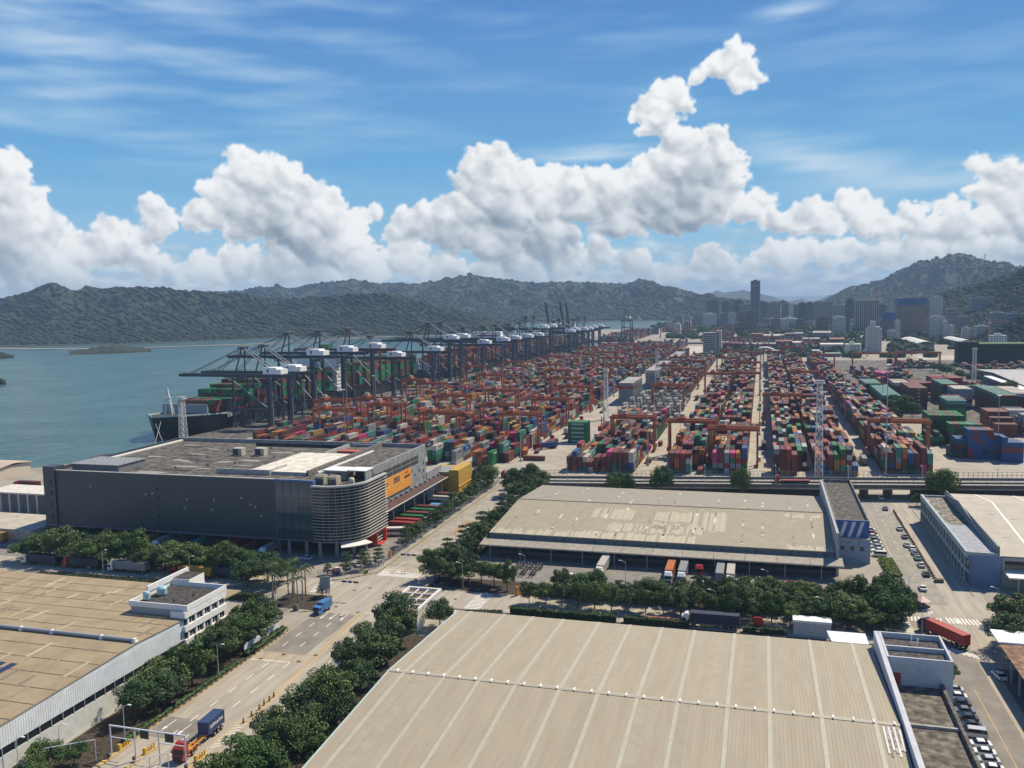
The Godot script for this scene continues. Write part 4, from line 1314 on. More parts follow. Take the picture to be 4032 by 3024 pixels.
	part_box("eave_gutter", x0, 6.95, ze - 0.1, x1, 7.25, ze + 0.2, M(0.13, 0.14, 0.14, 0.7), t)
	# dock canopy in panels on posts
	for k in 12:
		var b := MB.new()
		var w := (24.7 - x0 + 1.5) / 12.0
		slope(b, x0 - 1.5 + k * w, x0 - 1.5 + (k + 1) * w - 0.12, -277.4, 4.9, -283.7, 5.65, 0.18)
		obj("canopy_panel", b, M(0.335, 0.312, 0.25, 0.75, 0.0, "patch", 9.0) if k % 3 else M(0.36, 0.335, 0.27, 0.75, 0.0, "patch", 9.0), t)
	part_box("canopy_fascia", x0 - 1.5, 4.5, -277.4, 24.7, 4.78, -277.1, M(0.24, 0.23, 0.2, 0.8), t)
	for k in 11:
		part_box("canopy_post", x0 + 2.0 + k * 10.8, 0, -278.2, x0 + 2.2 + k * 10.8, 4.7, -278.0, M(0.5, 0.5, 0.48, 0.7), t)
	# end block with blue striped front
	var a := thing("office_block", "narrow concrete block with blue and white striped front beside patched warehouse", "office block")
	var grey := M(0.42, 0.42, 0.40, 0.85, 0.0, "grime", 10.0)
	part_box("body", 24.0, 0, -366.5, 33.8, 12.6, -300.4, grey, a)
	part_box("flat_roof", 24.4, 12.6, -366.0, 33.4, 12.8, -301.0, M(0.215, 0.20, 0.175, 0.95, 0.0, "stain", 12.0), a)
	parapet(23.6, -367, 34.2, -300.4, 12.6, 13.9, 0.4, M(0.40, 0.40, 0.38, 0.9, 0.0, "stain", 8.0), a)
	part_box("roof_joint", 24.4, 12.8, -336, 33.4, 12.9, -335.7, grey, a)
	part_box("end_wall", 22.7, 0, -366, 23.5, 13.8, -283.0, M(0.44, 0.46, 0.47, 0.85, 0.0, "grime", 9.0), a)
	part_box("upper_front", 23.6, 8.2, -300.4, 34.2, 13.9, -300.1, M(0.045, 0.10, 0.27, 0.6), a)
	for k in 3:
		var b := MB.new()
		var x := 24.8 + k * 2.6
		b.quad(Vector3(x, 8.3, -300.05), Vector3(x + 1.6, 13.4, -300.05), Vector3(x + 2.7, 13.4, -300.05), Vector3(x + 1.1, 8.3, -300.05))
		obj("white_stripe", b, M(0.55, 0.58, 0.62, 0.6), a)
	part_box("front_ledge", 23.6, 7.6, -300.4, 34.2, 8.2, -298.2, grey, a)
	part_box("lower_front", 23.6, 0, -300.4, 34.4, 7.6, -298.4, M(0.30, 0.40, 0.52, 0.7, 0.0, "grime", 9.0), a)
	for k in 3:
		part_box("window", 25.2 + k * 3.0, 4.2, -298.4, 26.4 + k * 3.0, 5.6, -298.34, glass(), a)

func yellow_building() -> void:
	var t := thing("yellow_building", "bright yellow two storey gatehouse with grey flat roof beside truck yard", "building")
	var y := M(0.60, 0.37, 0.045, 0.7, 0.0, "grime", 10.0)
	part_box("body", -146, 0, -383.5, -132.0, 11.0, -364.5, y, t)
	part_box("parapet", -136.6, 11.0, -383.5, -132.0, 12.4, -364.5, y, t)
	part_box("roof", -147.0, 11.0, -378, -136.6, 11.5, -364.0, M(0.30, 0.31, 0.32, 0.8, 0.0, "grime", 6.0), t)
	part_box("band", -146.1, 4.6, -383.6, -131.7, 5.0, -364.3, M(0.50, 0.30, 0.035, 0.7), t)
	for p in [[-143.0, 9.0], [-140.2, 9.0], [-138.9, 9.0], [-139.0, 2.8]]:
		part_box("window", p[0], p[1], -364.5, p[0] + 1.1, p[1] + 1.0, -364.4, glass(), t)
	part_box("door", -135.2, 0, -364.5, -134.2, 2.2, -364.4, glass(), t)
	tag(part_box("yard_wall", -160, 0, -398.5, -129, 3.0, -398.0, y, self), "low yellow wall round the yard behind the gatehouse", "wall")
	tag(part_box("yard_wall", -154.6, 0, -364.4, -146.2, 8.0, -363.8, y, self), "yellow wall joining the gatehouse to grey warehouse", "wall")

func warehouse_right() -> void:
	var t := thing("warehouse", "warehouse with pale sandy roof and lower flat roofed office wing", "warehouse")
	var wall := M(0.42, 0.50, 0.52, 0.75, 0.0, "grime", 9.0)
	# office wing with framed windows along the road
	part_box("wing_core", 59.9, 0, -361, 68.0, 9.4, -283, M(0.20, 0.22, 0.23, 0.8), t)
	part_box("wing_roof", 60.2, 9.4, -360.6, 68.0, 9.6, -283.4, M(0.46, 0.43, 0.36, 0.9, 0.0, "stain", 18.0), t)
	part_box("wing_roof_blue", 60.4, 9.6, -318, 67.8, 9.7, -284, M(0.33, 0.35, 0.40, 0.8, 0.0, "patch", 9.0), t)
	part_box("wing_parapet", 59.3, 8.6, -361.4, 60.2, 10.4, -282.6, wall, t)
	part_box("wing_parapet", 60.2, 9.4, -361.4, 68.0, 10.2, -360.7, wall, t)
	part_box("wing_parapet", 60.2, 9.4, -283.2, 68.0, 10.2, -282.6, wall, t)
	part_box("wing_front", 59.9, 0, -283.0, 69.0, 9.4, -282.6, M(0.16, 0.22, 0.34, 0.7), t)
	for k in 17:
		var z := -360.0 + k * 4.7
		part_box("pier", 59.3, 0, z - 0.35, 59.9, 8.6, z + 0.35, wall, t)
		for f in 2:
			var w := part_box("window", 59.75, 1.0 + f * 4.2, z + 0.6, 59.9, 3.7 + f * 4.2, z + 4.1, glass(), t)
			part_box("sill", 59.5, 0.6 + f * 4.2, z + 0.4, 59.9, 1.0 + f * 4.2, z + 4.3, wall, w)
	part_box("floor_band", 59.4, 4.2, -361, 59.9, 4.8, -283, wall, t)
	# main shed
	part_box("side_wall", 68.0, 0, -361, 68.6, 12.2, -283, M(0.22, 0.255, 0.275, 0.75, 0.0, "grime", 12.0), t)
	var gb := MB.new()
	gb.quad(Vector3(68.0, 12.2, -361), Vector3(68.0, 13.6, -336), Vector3(68.0, 13.6, -336), Vector3(68.0, 12.2, -283))
	obj("gable_wall", gb, M(0.22, 0.255, 0.275, 0.75), t)
	for s in [[-361.0, 11.2, -336.0, 14.0], [-283.0, 9.4, -336.0, 14.0]]:
		var b := MB.new()
		slope(b, 67.6, 190, s[0], s[1], s[2], s[3], 0.3)
		var roof := obj("roof", b, M(0.43, 0.395, 0.32, 0.75, 0.0, "soft", 30.0), t)
		for k in 6:
			var st := MB.new()
			slope(st, 78.0 + k * 13, 78.7 + k * 13, s[0], s[1] + 0.05, s[2], s[3] + 0.05, 0.06)
			obj("skylight_strip", st, M(0.70, 0.69, 0.63, 0.5), roof)
		for k in 8:
			var st := MB.new()
			var u := rng.randf_range(0.1, 0.8)
			var px := rng.randf_range(70, 110)
			slope(st, px, px + 2.4, lerpf(s[0], s[2], u), lerpf(s[1], s[3], u) + 0.04, lerpf(s[0], s[2], u + 0.02), lerpf(s[1], s[3], u + 0.02) + 0.04, 0.05)
			obj("roof_patch", st, M(0.32, 0.29, 0.24, 0.8), roof)
	part_box("front_wall", 69.2, 0, -283.2, 190, 9.0, -282.8, M(0.30, 0.29, 0.27, 0.8), t)
	part_box("front_window_band", 70, 5.6, -282.8, 190, 8.0, -282.7, glass(), t)
	part_box("canopy", 69.6, 4.6, -282.6, 190, 5.0, -276.0, M(0.72, 0.70, 0.62, 0.7), t)
	for k in 8:
		part_box("canopy_post", 72.0 + k * 6, 0, -276.6, 72.3 + k * 6, 4.6, -276.3, M(0.4, 0.4, 0.4, 0.7), t)

func small_buildings() -> void:
	# brown roofed shed at the corner of the car park
	var t := thing("shed", "open shed with brown roof and white front canopy beside car park", "shed")
	part_box("white_canopy", 53.4, 6.3, -227.0, 96, 6.7, -219.0, M(0.84, 0.84, 0.80, 0.6), t)
	var b := MB.new()
	b.quad(Vector3(53.6, 6.2, -219.0), Vector3(53.8, 6.2, -150), Vector3(96, 7.4, -150), Vector3(96, 7.4, -219.0))
	obj("brown_roof", b, M(0.42, 0.22, 0.12, 0.8, 0.0, "stain", 14.0), t)
	for k in 10:
		part_box("post", 54.2, 0, -218.0 + k * 6.5, 54.6, 6.2, -217.6 + k * 6.5, M(0.25, 0.27, 0.28, 0.7), t)
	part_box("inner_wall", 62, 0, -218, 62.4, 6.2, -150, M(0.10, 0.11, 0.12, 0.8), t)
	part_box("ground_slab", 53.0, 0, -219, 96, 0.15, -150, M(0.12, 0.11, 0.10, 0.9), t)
	# white framed gate roof over the side street
	var g := thing("gate_portal", "white gate portal with open slatted concrete roof among roadside trees", "gate")
	var w := M(0.80, 0.78, 0.72, 0.7, 0.0, "grime", 7.0)
	part_box("roof_beam", -98.6, 5.4, -227.4, -88.4, 6.1, -226.6, w, g)
	part_box("roof_beam", -98.6, 5.4, -209.0, -88.4, 6.1, -208.2, w, g)
	part_box("roof_beam", -98.6, 5.4, -226.6, -97.8, 6.1, -209.0, w, g)
	part_box("roof_beam", -89.2, 5.4, -226.6, -88.4, 6.1, -209.0, w, g)
	for k in 3:
		part_box("roof_rib", -97.8, 5.5, -222.6 + k * 4.4, -89.2, 6.0, -222.2 + k * 4.4, w, g)
	for k in 2:
		part_box("roof_rib", -95.2 + k * 2.9, 5.5, -226.6, -94.9 + k * 2.9, 5.95, -209.0, w, g)
	part_box("roof_slab", -97.8, 5.0, -226.6, -89.2, 5.3, -209.0, M(0.42, 0.33, 0.22, 0.9, 0.0, "stain", 6.0), g)
	part_box("side_wall", -89.0, 0, -226.8, -88.5, 5.4, -209, w, g)
	for p in [[-98.4, -227.2], [-98.4, -208.9], [-98.4, -218]]:
		part_box("pillar", p[0], 0, p[1], p[0] + 0.5, 5.4, p[1] + 0.5, w, g)
	# low white blocks by the water, west of the grey warehouse
	var l := thing("quay_shed", "low white shed with colonnade beside the quay road", "shed")
	part_box("roof", -330, 8.6, -312, -262, 9.2, -297, M(0.78, 0.75, 0.68, 0.7, 0.0, "grime", 20.0), l)
	part_box("wall", -329, 0, -311, -269, 8.6, -301, M(0.20, 0.205, 0.21, 0.8), l)
	for k in 13:
		part_box("pillar", -328 + k * 5.0, 0, -298.4, -327.2 + k * 5.0, 8.6, -297.6, M(0.5, 0.5, 0.48, 0.8), l)
		part_box("window", -326.4 + k * 5.0, 5.6, -301.0, -324.6 + k * 5.0, 6.6, -300.9, glass(), l)
	part_box("ramp", -360, 5.0, -300, -330, 6.2, -289, M(0.7, 0.7, 0.66, 0.7), l)
	var l2 := thing("ramp_terrace", "sunlit sandy ramp terrace with retaining wall beside grey warehouse", "terrace")
	part_box("deck", -340, 0, -284, -270, 4.0, -262, M(0.50, 0.46, 0.37, 0.9, 0.0, "patch", 25.0), l2)
	for k in 9:
		part_box("wall_pier", -338 + k * 7.6, 0, -262, -337.4 + k * 7.6, 4.1, -261.7, M(0.42, 0.40, 0.34, 0.9), l2)
	var l3 := thing("storage_shed", "long cream roofed shed at the water's edge", "shed")
	var rb := MB.new()
	slope(rb, -560, -385, -378, 6.0, -366, 7.4, 0.3)
	slope(rb, -560, -385, -354, 6.0, -366, 7.4, 0.3)
	obj("roof", rb, M(0.56, 0.47, 0.35, 0.8, 0.0, "patch", 16.0), l3)
	part_box("wall", -559, 0, -377, -386, 5.9, -355, M(0.5, 0.44, 0.34, 0.8), l3)
	for k in 22:
		var s := MB.new()
		slope(s, -555 + k * 7.8, -554.5 + k * 7.8, -354, 6.05, -366, 7.45, 0.08)
		obj("roof_seam", s, M(0.40, 0.33, 0.25, 0.8), l3)

func viaduct() -> void:
	# elevated road crossing behind the warehouses, turned nine degrees
	var t := thing("viaduct", "elevated concrete road with railings between warehouses and container yard", "viaduct", Vector3(0, 0, -386.4), 0.158)
	var c := M(0.33, 0.32, 0.295, 0.9, 0.0, "stain", 14.0)
	part_box("deck", -98, 4.6, -14.0, 190, 6.0, 0.0, M(0.36, 0.345, 0.305, 0.9, 0.0, "patch", 16.0), t)
	part_box("near_parapet", -98, 5.4, 0.0, 190, 6.8, 0.4, M(0.13, 0.125, 0.115, 0.9, 0.0, "grime", 6.0), t)
	part_box("far_parapet", -98, 5.4, -14.6, 190, 7.0, -14.0, M(0.20, 0.195, 0.18, 0.9, 0.0, "grime", 6.0), t)
	part_box("median_barrier", -98, 6.0, -6.6, 190, 6.7, -6.3, c, t)
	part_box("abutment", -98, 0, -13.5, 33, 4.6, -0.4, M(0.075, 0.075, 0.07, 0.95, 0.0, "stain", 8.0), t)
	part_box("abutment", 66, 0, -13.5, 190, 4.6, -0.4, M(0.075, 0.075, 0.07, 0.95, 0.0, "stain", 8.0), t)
	for k in 2:
		part_box("pier", 44.0 + k * 10, 0, -12, 45.2 + k * 10, 4.6, -2, c, t)
	for y in [8.2, 9.5]:
		part_box("railing_rail", -98, y, -14.4, 190, y + 0.1, -14.25, M(0.09, 0.09, 0.09, 0.7), t)
	for k in 144:
		part_box("railing_post", -97.5 + k * 2.0, 7.0, -14.4, -97.4 + k * 2.0, 9.6, -14.25, M(0.10, 0.10, 0.10, 0.7), t)
	for k in 48:
		part_box("barrier_post", -97 + k * 6.0, 6.7, -6.55, -96.7 + k * 6.0, 7.2, -6.35, M(0.5, 0.5, 0.48, 0.7), t)
	for k in 9:
		for s in 2:
			var b := MB.new()
			b.quad(Vector3(-80 + k * 30 + s * 1.2, 6.02, -4.6), Vector3(-78.4 + k * 30 + s * 1.2, 6.02, -2.4), Vector3(-78.0 + k * 30 + s * 1.2, 6.02, -2.4), Vector3(-79.6 + k * 30 + s * 1.2, 6.02, -4.6))
			obj("road_marking", b, M(0.60, 0.42, 0.14, 0.7), t)
	part_box("edge_line", -98, 6.01, -1.0, 190, 6.02, -0.8, M(0.5, 0.5, 0.46, 0.7), t)
	part_box("edge_line", -98, 6.01, -7.6, 190, 6.02, -7.4, M(0.5, 0.5, 0.46, 0.7), t)

func toll_gates() -> void:
	var steel := M(0.55, 0.57, 0.58, 0.45)
	var yel := M(0.55, 0.34, 0.04, 0.7)
	var t := thing("toll_gantry", "white steel gantry with dark lane signs across the road", "gantry")
	for x in [-123.1, -117.4, -111.8, -105.9]:
		var b := MB.new()
		b.tube(Vector3(x, 0, -134.7), Vector3(x, 6.6, -134.7), 0.14, 0.14, 8)
		obj("post", b, steel, t)
	part_box("beam", -123.3, 6.3, -134.85, -105.7, 6.55, -134.6, steel, t)
	part_box("lower_beam", -123.1, 4.0, -134.8, -117.4, 4.15, -134.65, steel, t)
	part_box("lower_beam", -111.8, 4.2, -134.8, -105.9, 4.35, -134.65, steel, t)
	for x in [-115.9, -110.2]:
		part_box("lane_sign", x, 4.8, -134.6, x + 1.9, 6.3, -134.45, M(0.02, 0.02, 0.022, 0.5), t)
	var t2 := thing("barrier_gantry", "slanting white steel frame over the toll lanes", "gantry")
	for s in [[-131.6, -127.0, -124.6, -132.2], [-112.0, -127.0, -107.2, -131.4]]:
		var b := MB.new()
		b.tube(Vector3(s[0], 4.6, s[1]), Vector3(s[2], 4.6, s[3]), 0.09, 0.09, 6)
		obj("rail", b, steel, t2)
		for k in 3:
			var p := Vector3(lerpf(s[0], s[2], k / 2.0), 0, lerpf(s[1], s[3], k / 2.0))
			var c := MB.new()
			c.tube(p, p + Vector3(0, 4.6, 0), 0.08, 0.08, 6)
			obj("post", c, steel, t2)
	for x in [-123.0, -117.0, -105.2]:
		var i := thing("toll_island", "yellow edged toll island with posts and card machine", "traffic island", Vector3(x, 0, -136.0), 0.0, "toll islands under the gantry")
		part_box("plinth", -0.5, 0, -4.0, 0.5, 0.25, 8.0, M(0.30, 0.28, 0.24, 0.9), i)
		for k in 12:
			part_box("stripe", -0.52, 0.02, -3.9 + k * 1.0, 0.52, 0.27, -3.4 + k * 1.0, yel, i)
		part_box("card_machine", -0.3, 0.25, -1.0, 0.3, 1.5, -0.5, yel, i)
		part_box("barrier_box", -0.25, 0.25, 2.0, 0.25, 1.3, 2.5, M(0.05, 0.05, 0.05, 0.6), i)
		part_box("barrier_arm", 0.25, 1.05, 2.2, 3.4, 1.15, 2.3, M(0.6, 0.58, 0.55, 0.6), i)
		for k in 4:
			part_box("bollard", -0.12, 0.25, -3.6 + k * 0.7, 0.12, 1.2, -3.4 + k * 0.7, yel, i)
	for p in [[-105.3, -153.0], [-105.4, -156.2], [-105.5, -159.4], [-105.7, -161.6], [-105.6, -163.6], [-105.7, -165.6]]:
		var c := thing("lane_post", "short yellow and black striped post on the double centre line", "bollard", Vector3(p[0], 0, p[1]), 0.0, "posts on the double yellow line")
		for k in 4:
			var b := MB.new()
			b.tube(Vector3(0, k * 0.3, 0), Vector3(0, k * 0.3 + 0.3, 0), 0.3 - k * 0.045, 0.27 - k * 0.045, 8)
			obj("band", b, yel if k % 2 == 0 else M(0.06, 0.05, 0.04, 0.8), c)

# ---------------------------------------------------------------- container yard
const TONES := [
	["rust red", Vector3(0.205, 0.060, 0.040)], ["dark brown", Vector3(0.115, 0.050, 0.038)], ["maroon", Vector3(0.165, 0.036, 0.030)], ["orange", Vector3(0.52, 0.165, 0.03)],
	["grey", Vector3(0.30, 0.325, 0.335)], ["white", Vector3(0.58, 0.57, 0.52)], ["blue", Vector3(0.022, 0.10, 0.30)], ["navy", Vector3(0.022, 0.036, 0.085)],
	["green", Vector3(0.012, 0.20, 0.062)], ["teal", Vector3(0.075, 0.27, 0.235)], ["ochre", Vector3(0.42, 0.265, 0.06)], ["magenta", Vector3(0.58, 0.055, 0.215)], ["red", Vector3(0.37, 0.042, 0.032)],
	["dark green", Vector3(0.012, 0.085, 0.035)],
]
const MIX := [0, 0, 0, 0, 0, 0, 0, 0, 0, 1, 1, 1, 2, 2, 2, 3, 3, 3, 4, 4, 4, 5, 5, 5, 6, 6, 7, 7, 8, 8, 8, 9, 9, 10, 10, 11, 12, 12]
const LINE_NAMES := {8: "EVERGREEN", 13: "EVERGREEN", 11: "ONE", 4: "MAERSK", 3: "Hapag-Lloyd", 6: "COSCO", 7: "CMA CGM", 12: "HAMBURG SUD", 9: "CHINA SHIPPING", 5: "MAERSK", 10: "MSC"}

var cargo := []             # [centre of base, long side along x?, 20 foot?, tone, block, exposed, top, own label]
var container_mesh := {}
var door_mesh: ArrayMesh
var name_mesh := {}

func container_shell(l: float, doors: bool) -> MB:
	var b := MB.new()
	var w := 2.44
	var h := 2.59
	b.box(Vector3(0, h / 2, 0), Vector3(w - 0.10, h - 0.08, l - 0.06))
	for sx in [-1, 1]:
		for sz in [-1, 1]:
			b.box(Vector3(sx * (w / 2 - 0.07), h / 2, sz * (l / 2 - 0.07)), Vector3(0.14, h, 0.14))
		b.box(Vector3(sx * (w / 2 - 0.05), h - 0.05, 0), Vector3(0.1, 0.1, l - 0.28))
		b.box(Vector3(sx * (w / 2 - 0.05), 0.08, 0), Vector3(0.1, 0.16, l - 0.28))
		var n := int(l / 0.56)
		for k in n:
			b.box(Vector3(sx * (w / 2 - 0.04), h / 2, -l / 2 + 0.4 + k * (l - 0.8) / (n - 1)), Vector3(0.05, h - 0.30, 0.20))
	for sz in [-1, 1]:
		b.box(Vector3(0, h - 0.06, sz * (l / 2 - 0.05)), Vector3(w - 0.28, 0.12, 0.1))
		b.box(Vector3(0, 0.08, sz * (l / 2 - 0.05)), Vector3(w - 0.28, 0.16, 0.1))
	var m := int(l / 1.1)
	for k in m:
		b.box(Vector3(0, h - 0.035, -l / 2 + 0.6 + k * (l - 1.2) / (m - 1)), Vector3(w - 0.3, 0.05, 0.35))
	if doors:
		door_bars(b, l)
	return b

func door_bars(b: MB, l: float) -> void:
	for k in 4:
		b.box(Vector3(-0.75 + k * 0.5, 1.3, l / 2 + 0.01), Vector3(0.06, 2.3, 0.06))
	b.box(Vector3(0, 1.3, l / 2 - 0.01), Vector3(0.05, 2.35, 0.05))

func add_stack(x: float, z: float, along_x: bool, tones: Array, block: String, own := "", from := 0) -> void:
	for i in tones.size():
		cargo.append([Vector3(x, (i + from) * 2.62, z), along_x, false, tones[i], block, true, i == tones.size() - 1, own])

func hidden_by_grey_block(p: Vector3) -> bool:
	var s := 349.0 / -p.z
	if s >= 1.0:
		return false
	var y := 88.0 + (p.y + 2.6 - 88.0) * s
	var x := p.x * s
	return x > -268.0 and x < -141.0 and y < 26.8

func block(called: String, x0: float, cols: int, z0: float, z1: float, lo: float, hi: float, sd: int, keep := 1.0, pitch := 2.85) -> void:
	var nz := FastNoiseLite.new()
	nz.seed = sd
	nz.frequency = 1.0
	nz.fractal_octaves = 2
	var r := RandomNumberGenerator.new()
	r.seed = sd * 7 + 1
	var bays := int((z0 - z1) / 12.75)
	var hs := []
	for c in cols:
		var hc := PackedInt32Array()
		for b in bays:
			var n := nz.get_noise_2d(c * 0.23, b * 0.31) * 1.35 + r.randf_range(-0.42, 0.42)
			var h := int(round(lerpf(lo, hi, clampf(n * 0.5 + 0.5, 0, 1))))
			if nz.get_noise_2d(c * 0.05 + 30.0, b * 0.5) > keep - 0.5 and r.randf() < 0.85:
				h = mini(h, 1 if r.randf() < 0.5 else 0)
			hc.append(h)
		hs.append(hc)
	for c in cols:
		var x := x0 + 1.22 + c * pitch
		for b in bays:
			var zc := z0 - 6.2 - b * 12.75
			var small := nz.get_noise_2d(c * 0.01 + 90.0, b * 0.9) > 0.25
			var tone_run: int = MIX[r.randi() % MIX.size()]
			for h in hs[c][b]:
				if r.randf() < 0.72:
					tone_run = MIX[r.randi() % MIX.size()]
				var front: bool = b == 0 or hs[c][b - 1] <= h
				var east: bool = c == cols - 1 or hs[c + 1][b] <= h
				var west: bool = c == 0 or hs[c - 1][b] <= h
				var ex: bool = front or (east if x < 0 else west) or h == hs[c][b] - 1
				if not ex and r.randf() < 0.0:
					continue
				var p := Vector3(x, h * 2.62, zc)
				if small:
					cargo.append([p + Vector3(0, 0, 3.1), false, true, tone_run, called, ex, h == hs[c][b] - 1, ""])
					cargo.append([p - Vector3(0, 0, 3.1), false, true, MIX[r.randi() % MIX.size()], called, ex, h == hs[c][b] - 1, ""])
				else:
					cargo.append([p, false, false, tone_run, called, ex, h == hs[c][b] - 1, ""])

func depot(x0: float, z0: float, z1: float, tiers: int, tones: Array, block: String, top := -1, ragged := 0.0, sd := 1) -> void:
	# containers lying along x, side by side from z0 back to z1
	var r := RandomNumberGenerator.new()
	r.seed = sd
	var z := z0 - 1.22
	while z > z1:
		var st := []
		var n := tiers - (1 if r.randf() < ragged else 0)
		for i in n:
			st.append(tones[r.randi() % tones.size()])
		if top >= 0:
			st[-1] = top if r.randf() < 0.75 else tones[r.randi() % tones.size()]
		add_stack(x0 + 6.1, z, true, st, block)
		z -= 2.5

func build_yard() -> void:
	# rubber-tyred crane blocks
	block("A", -150.2, 6, -437, -1640, 1.6, 5.4, 1, 0.86)
	block("A", -176.2, 6, -437, -1640, 1.6, 5.0, 2, 0.84)
	block("A", -202.2, 6, -432, -1640, 1.4, 4.6, 3, 0.82)
	block("A", -228.2, 6, -432, -1640, 1.4, 4.4, 4, 0.82)
	block("A", -254.2, 6, -440, -1640, 1.3, 4.2, 5, 0.82)
	block("A", -280.2, 6, -462, -1640, 1.3, 4.0, 6, 0.8)
	block("A", -306.4, 6, -486, -1500, 1.2, 3.6, 7, 0.76)
	block("A", -326.0, 4, -500, -650, 1.0, 3.0, 8, 0.7)
	block("B", -97.0, 6, -432, -640, 1.6, 4.4, 9, 0.86)
	block("B", -79.4, 6, -434, -604, 2.2, 5.4, 10, 0.9)
	block("B", -97.0, 12, -790, -1250, 2.0, 5.2, 11, 0.86)
	block("C", -45.2, 6, -436, -1240, 3.0, 5.6, 12, 0.92)
	block("C", -23.8, 6, -441, -1240, 3.0, 5.6, 13, 0.92)
	block("D", 5.8, 6, -441, -1240, 2.6, 5.4, 14, 0.9)
	block("D", 25.6, 7, -445, -1240, 2.4, 5.2, 15, 0.9)
	block("E", 57.6, 8, -455, -800, 3.6, 5.4, 16, 0.95)
	block("E", 57.6, 6, -812, -1240, 2.6, 5.2, 17, 0.86)
	# second yard beyond the dock basin, and stacks in front of the city
	block("far", -330, 24, -1790, -2280, 2.0, 5.6, 18, 0.8)
	block("far", -255, 14, -2300, -2540, 2.0, 5.2, 19, 0.7)
	block("far", -120, 20, -1800, -2380, 1.0, 5.0, 20, 0.6)
	block("far", -55, 24, -1420, -1800, 0.6, 5.4, 21, 0.55)
	block("far", 24, 30, -1480, -1820, 0.4, 5.0, 22, 0.5)
	block("far", 96, 10, -930, -1060, 0.5, 4.0, 23, 0.7)
	block("far", 88, 7, -806, -890, 1.0, 5.0, 26, 0.8)
	block("far", 126, 6, -810, -890, 1.0, 4.6, 27, 0.8)
	block("far", 132, 5, -935, -1040, 0.6, 4.0, 28, 0.8)
	block("far", 170, 9, -770, -850, 0.6, 4.4, 29, 0.8)
	block("far", 186, 12, -560, -640, 1.0, 4.4, 30, 0.8)
	block("far", 150, 16, -1110, -1180, 0.4, 3.4, 24, 0.6)
	block("far", 225, 24, -1040, -1150, 0.4, 3.0, 25, 0.6)
	# tall stacks lying across, with line names
	for k in 4:
		add_stack(-109.6, -521.4 - k * 2.5, true, [8, 8, 8, 8, 8], "truck road", "green container in the tall green stack lying across the yard")
	depot(-116.0, -720, -778, 7, [4, 4, 4, 4, 4], "truck road", 5, 0.0, 31)
	depot(-110.4, -850, -985, 7, [4, 4, 4, 7], "truck road", 5, 0.0, 32)
	depot(-113.0, -1066, -1200, 6, [4, 13, 4], "truck road", 5, 0.0, 33)
	depot(-112.0, -1215, -1250, 7, [2, 12, 4], "truck road", 2, 0.0, 34)
	for k in 9:
		cargo.append([Vector3(-109.9, 5 * 2.62 + 0.01, -721.2 - k * 2.5), true, false, 12, "truck road", true, false, ""])
	# empty depot east of the yard
	depot(83.2, -668, -745, 6, [13, 13, 2, 8, 7], "depot", 9, 0.05, 41)
	depot(81.0, -757, -800, 6, [13, 8, 13], "depot", 9, 0.0, 42)
	depot(105.4, -697, -744, 7, [2, 0, 2], "depot", 0, 0.0, 43)
	depot(103.6, -765, -800, 6, [2, 2, 0], "depot", 5, 0.0, 44)
	depot(117.2, -764, -796, 6, [2, 0, 5], "depot", 0, 0.0, 45)
	depot(138.0, -756, -804, 6, [13, 13, 2], "depot", 9, 0.0, 46)
	depot(140.0, -718, -748, 6, [1, 4, 6, 4], "depot", 5, 0.0, 47)
	depot(159.6, -676, -746, 6, [2, 13, 13], "depot", 9, 0.0, 48)
	depot(172.6, -690, -744, 6, [2, 2, 0], "depot", 5, 0.1, 49)
	depot(152.8, -588, -606, 5, [4, 5, 2], "depot", 4, 0.2, 60)
	depot(120.0, -640, -668, 6, [13, 2, 8], "depot", 9, 0.1, 61)
	depot(127.0, -676, -700, 5, [2, 2, 0], "depot", 2, 0.1, 62)
	depot(186.0, -650, -700, 5, [2, 0, 1], "depot", 0, 0.1, 50)
	depot(136.8, -604, -624, 5, [2, 2, 0], "depot", 0, 0.0, 51)
	depot(136.6, -594, -602, 4, [2, 2], "depot", 2, 0.0, 52)
	depot(137.0, -584, -593, 3, [2, 2], "depot", 2, 0.0, 53)
	depot(150.2, -610, -640, 5, [4, 5, 0], "depot", 5, 0.3, 54)
	depot(106.2, -897, -921, 5, [11, 12, 11], "depot", 11, 0.0, 55)
	depot(150.0, -870, -900, 4, [4, 12, 7, 5], "depot", 12, 0.3, 56)
	depot(164.0, -872, -900, 4, [4, 12, 5], "depot", 12, 0.3, 57)
	var r := RandomNumberGenerator.new()
	r.seed = 99
	for k in 7:
		for d in 2:
			var st := []
			for i in 6:
				st.append([13, 13, 1, 8, 2][r.randi() % 5])
			st[5] = [8, 0, 8, 8, 0, 8, 8][k]
			add_stack(97.0 + k * 2.75, -560.5 - d * 12.8 - 6.0, false, st, "depot")
	for k in 7:
		var st := []
		for i in 5:
			st.append([13, 13, 1, 8, 0][r.randi() % 5])
		st[4] = [8, 0, 8, 8, 9, 8, 0][k]
		add_stack(104.8 + k * 2.5, -543.0 - 6.1, false, st, "depot")
	for k in 5:
		add_stack(90.0 + k * 2.6, -545.0 - 6.1, false, [13, 8, 13].slice(0, 2 + k % 2), "depot")
	for k in 6:
		var st := []
		for i in 6:
			st.append(6 if r.randf() < 0.68 else [7, 0, 12][r.randi() % 3])
		st[5] = [6, 0, 6, 0, 0, 12][k]
		add_stack(106.2 + k * 2.5, -503.0 - 6.1, false, st.slice(0, 6 if k < 5 else 5), "depot")
	for k in 3:
		add_stack(98.4 + k * 2.6, -505.0 - 6.1, false, [13, 7, 1, 6].slice(0, 4 if k > 0 else 2), "depot")
	for k in 4:
		add_stack(121.0 + k * 2.5, -496.0 - 6.1, false, [6, 6, 0, 6, 6].slice(0, 5 if k < 1 else 4), "depot")
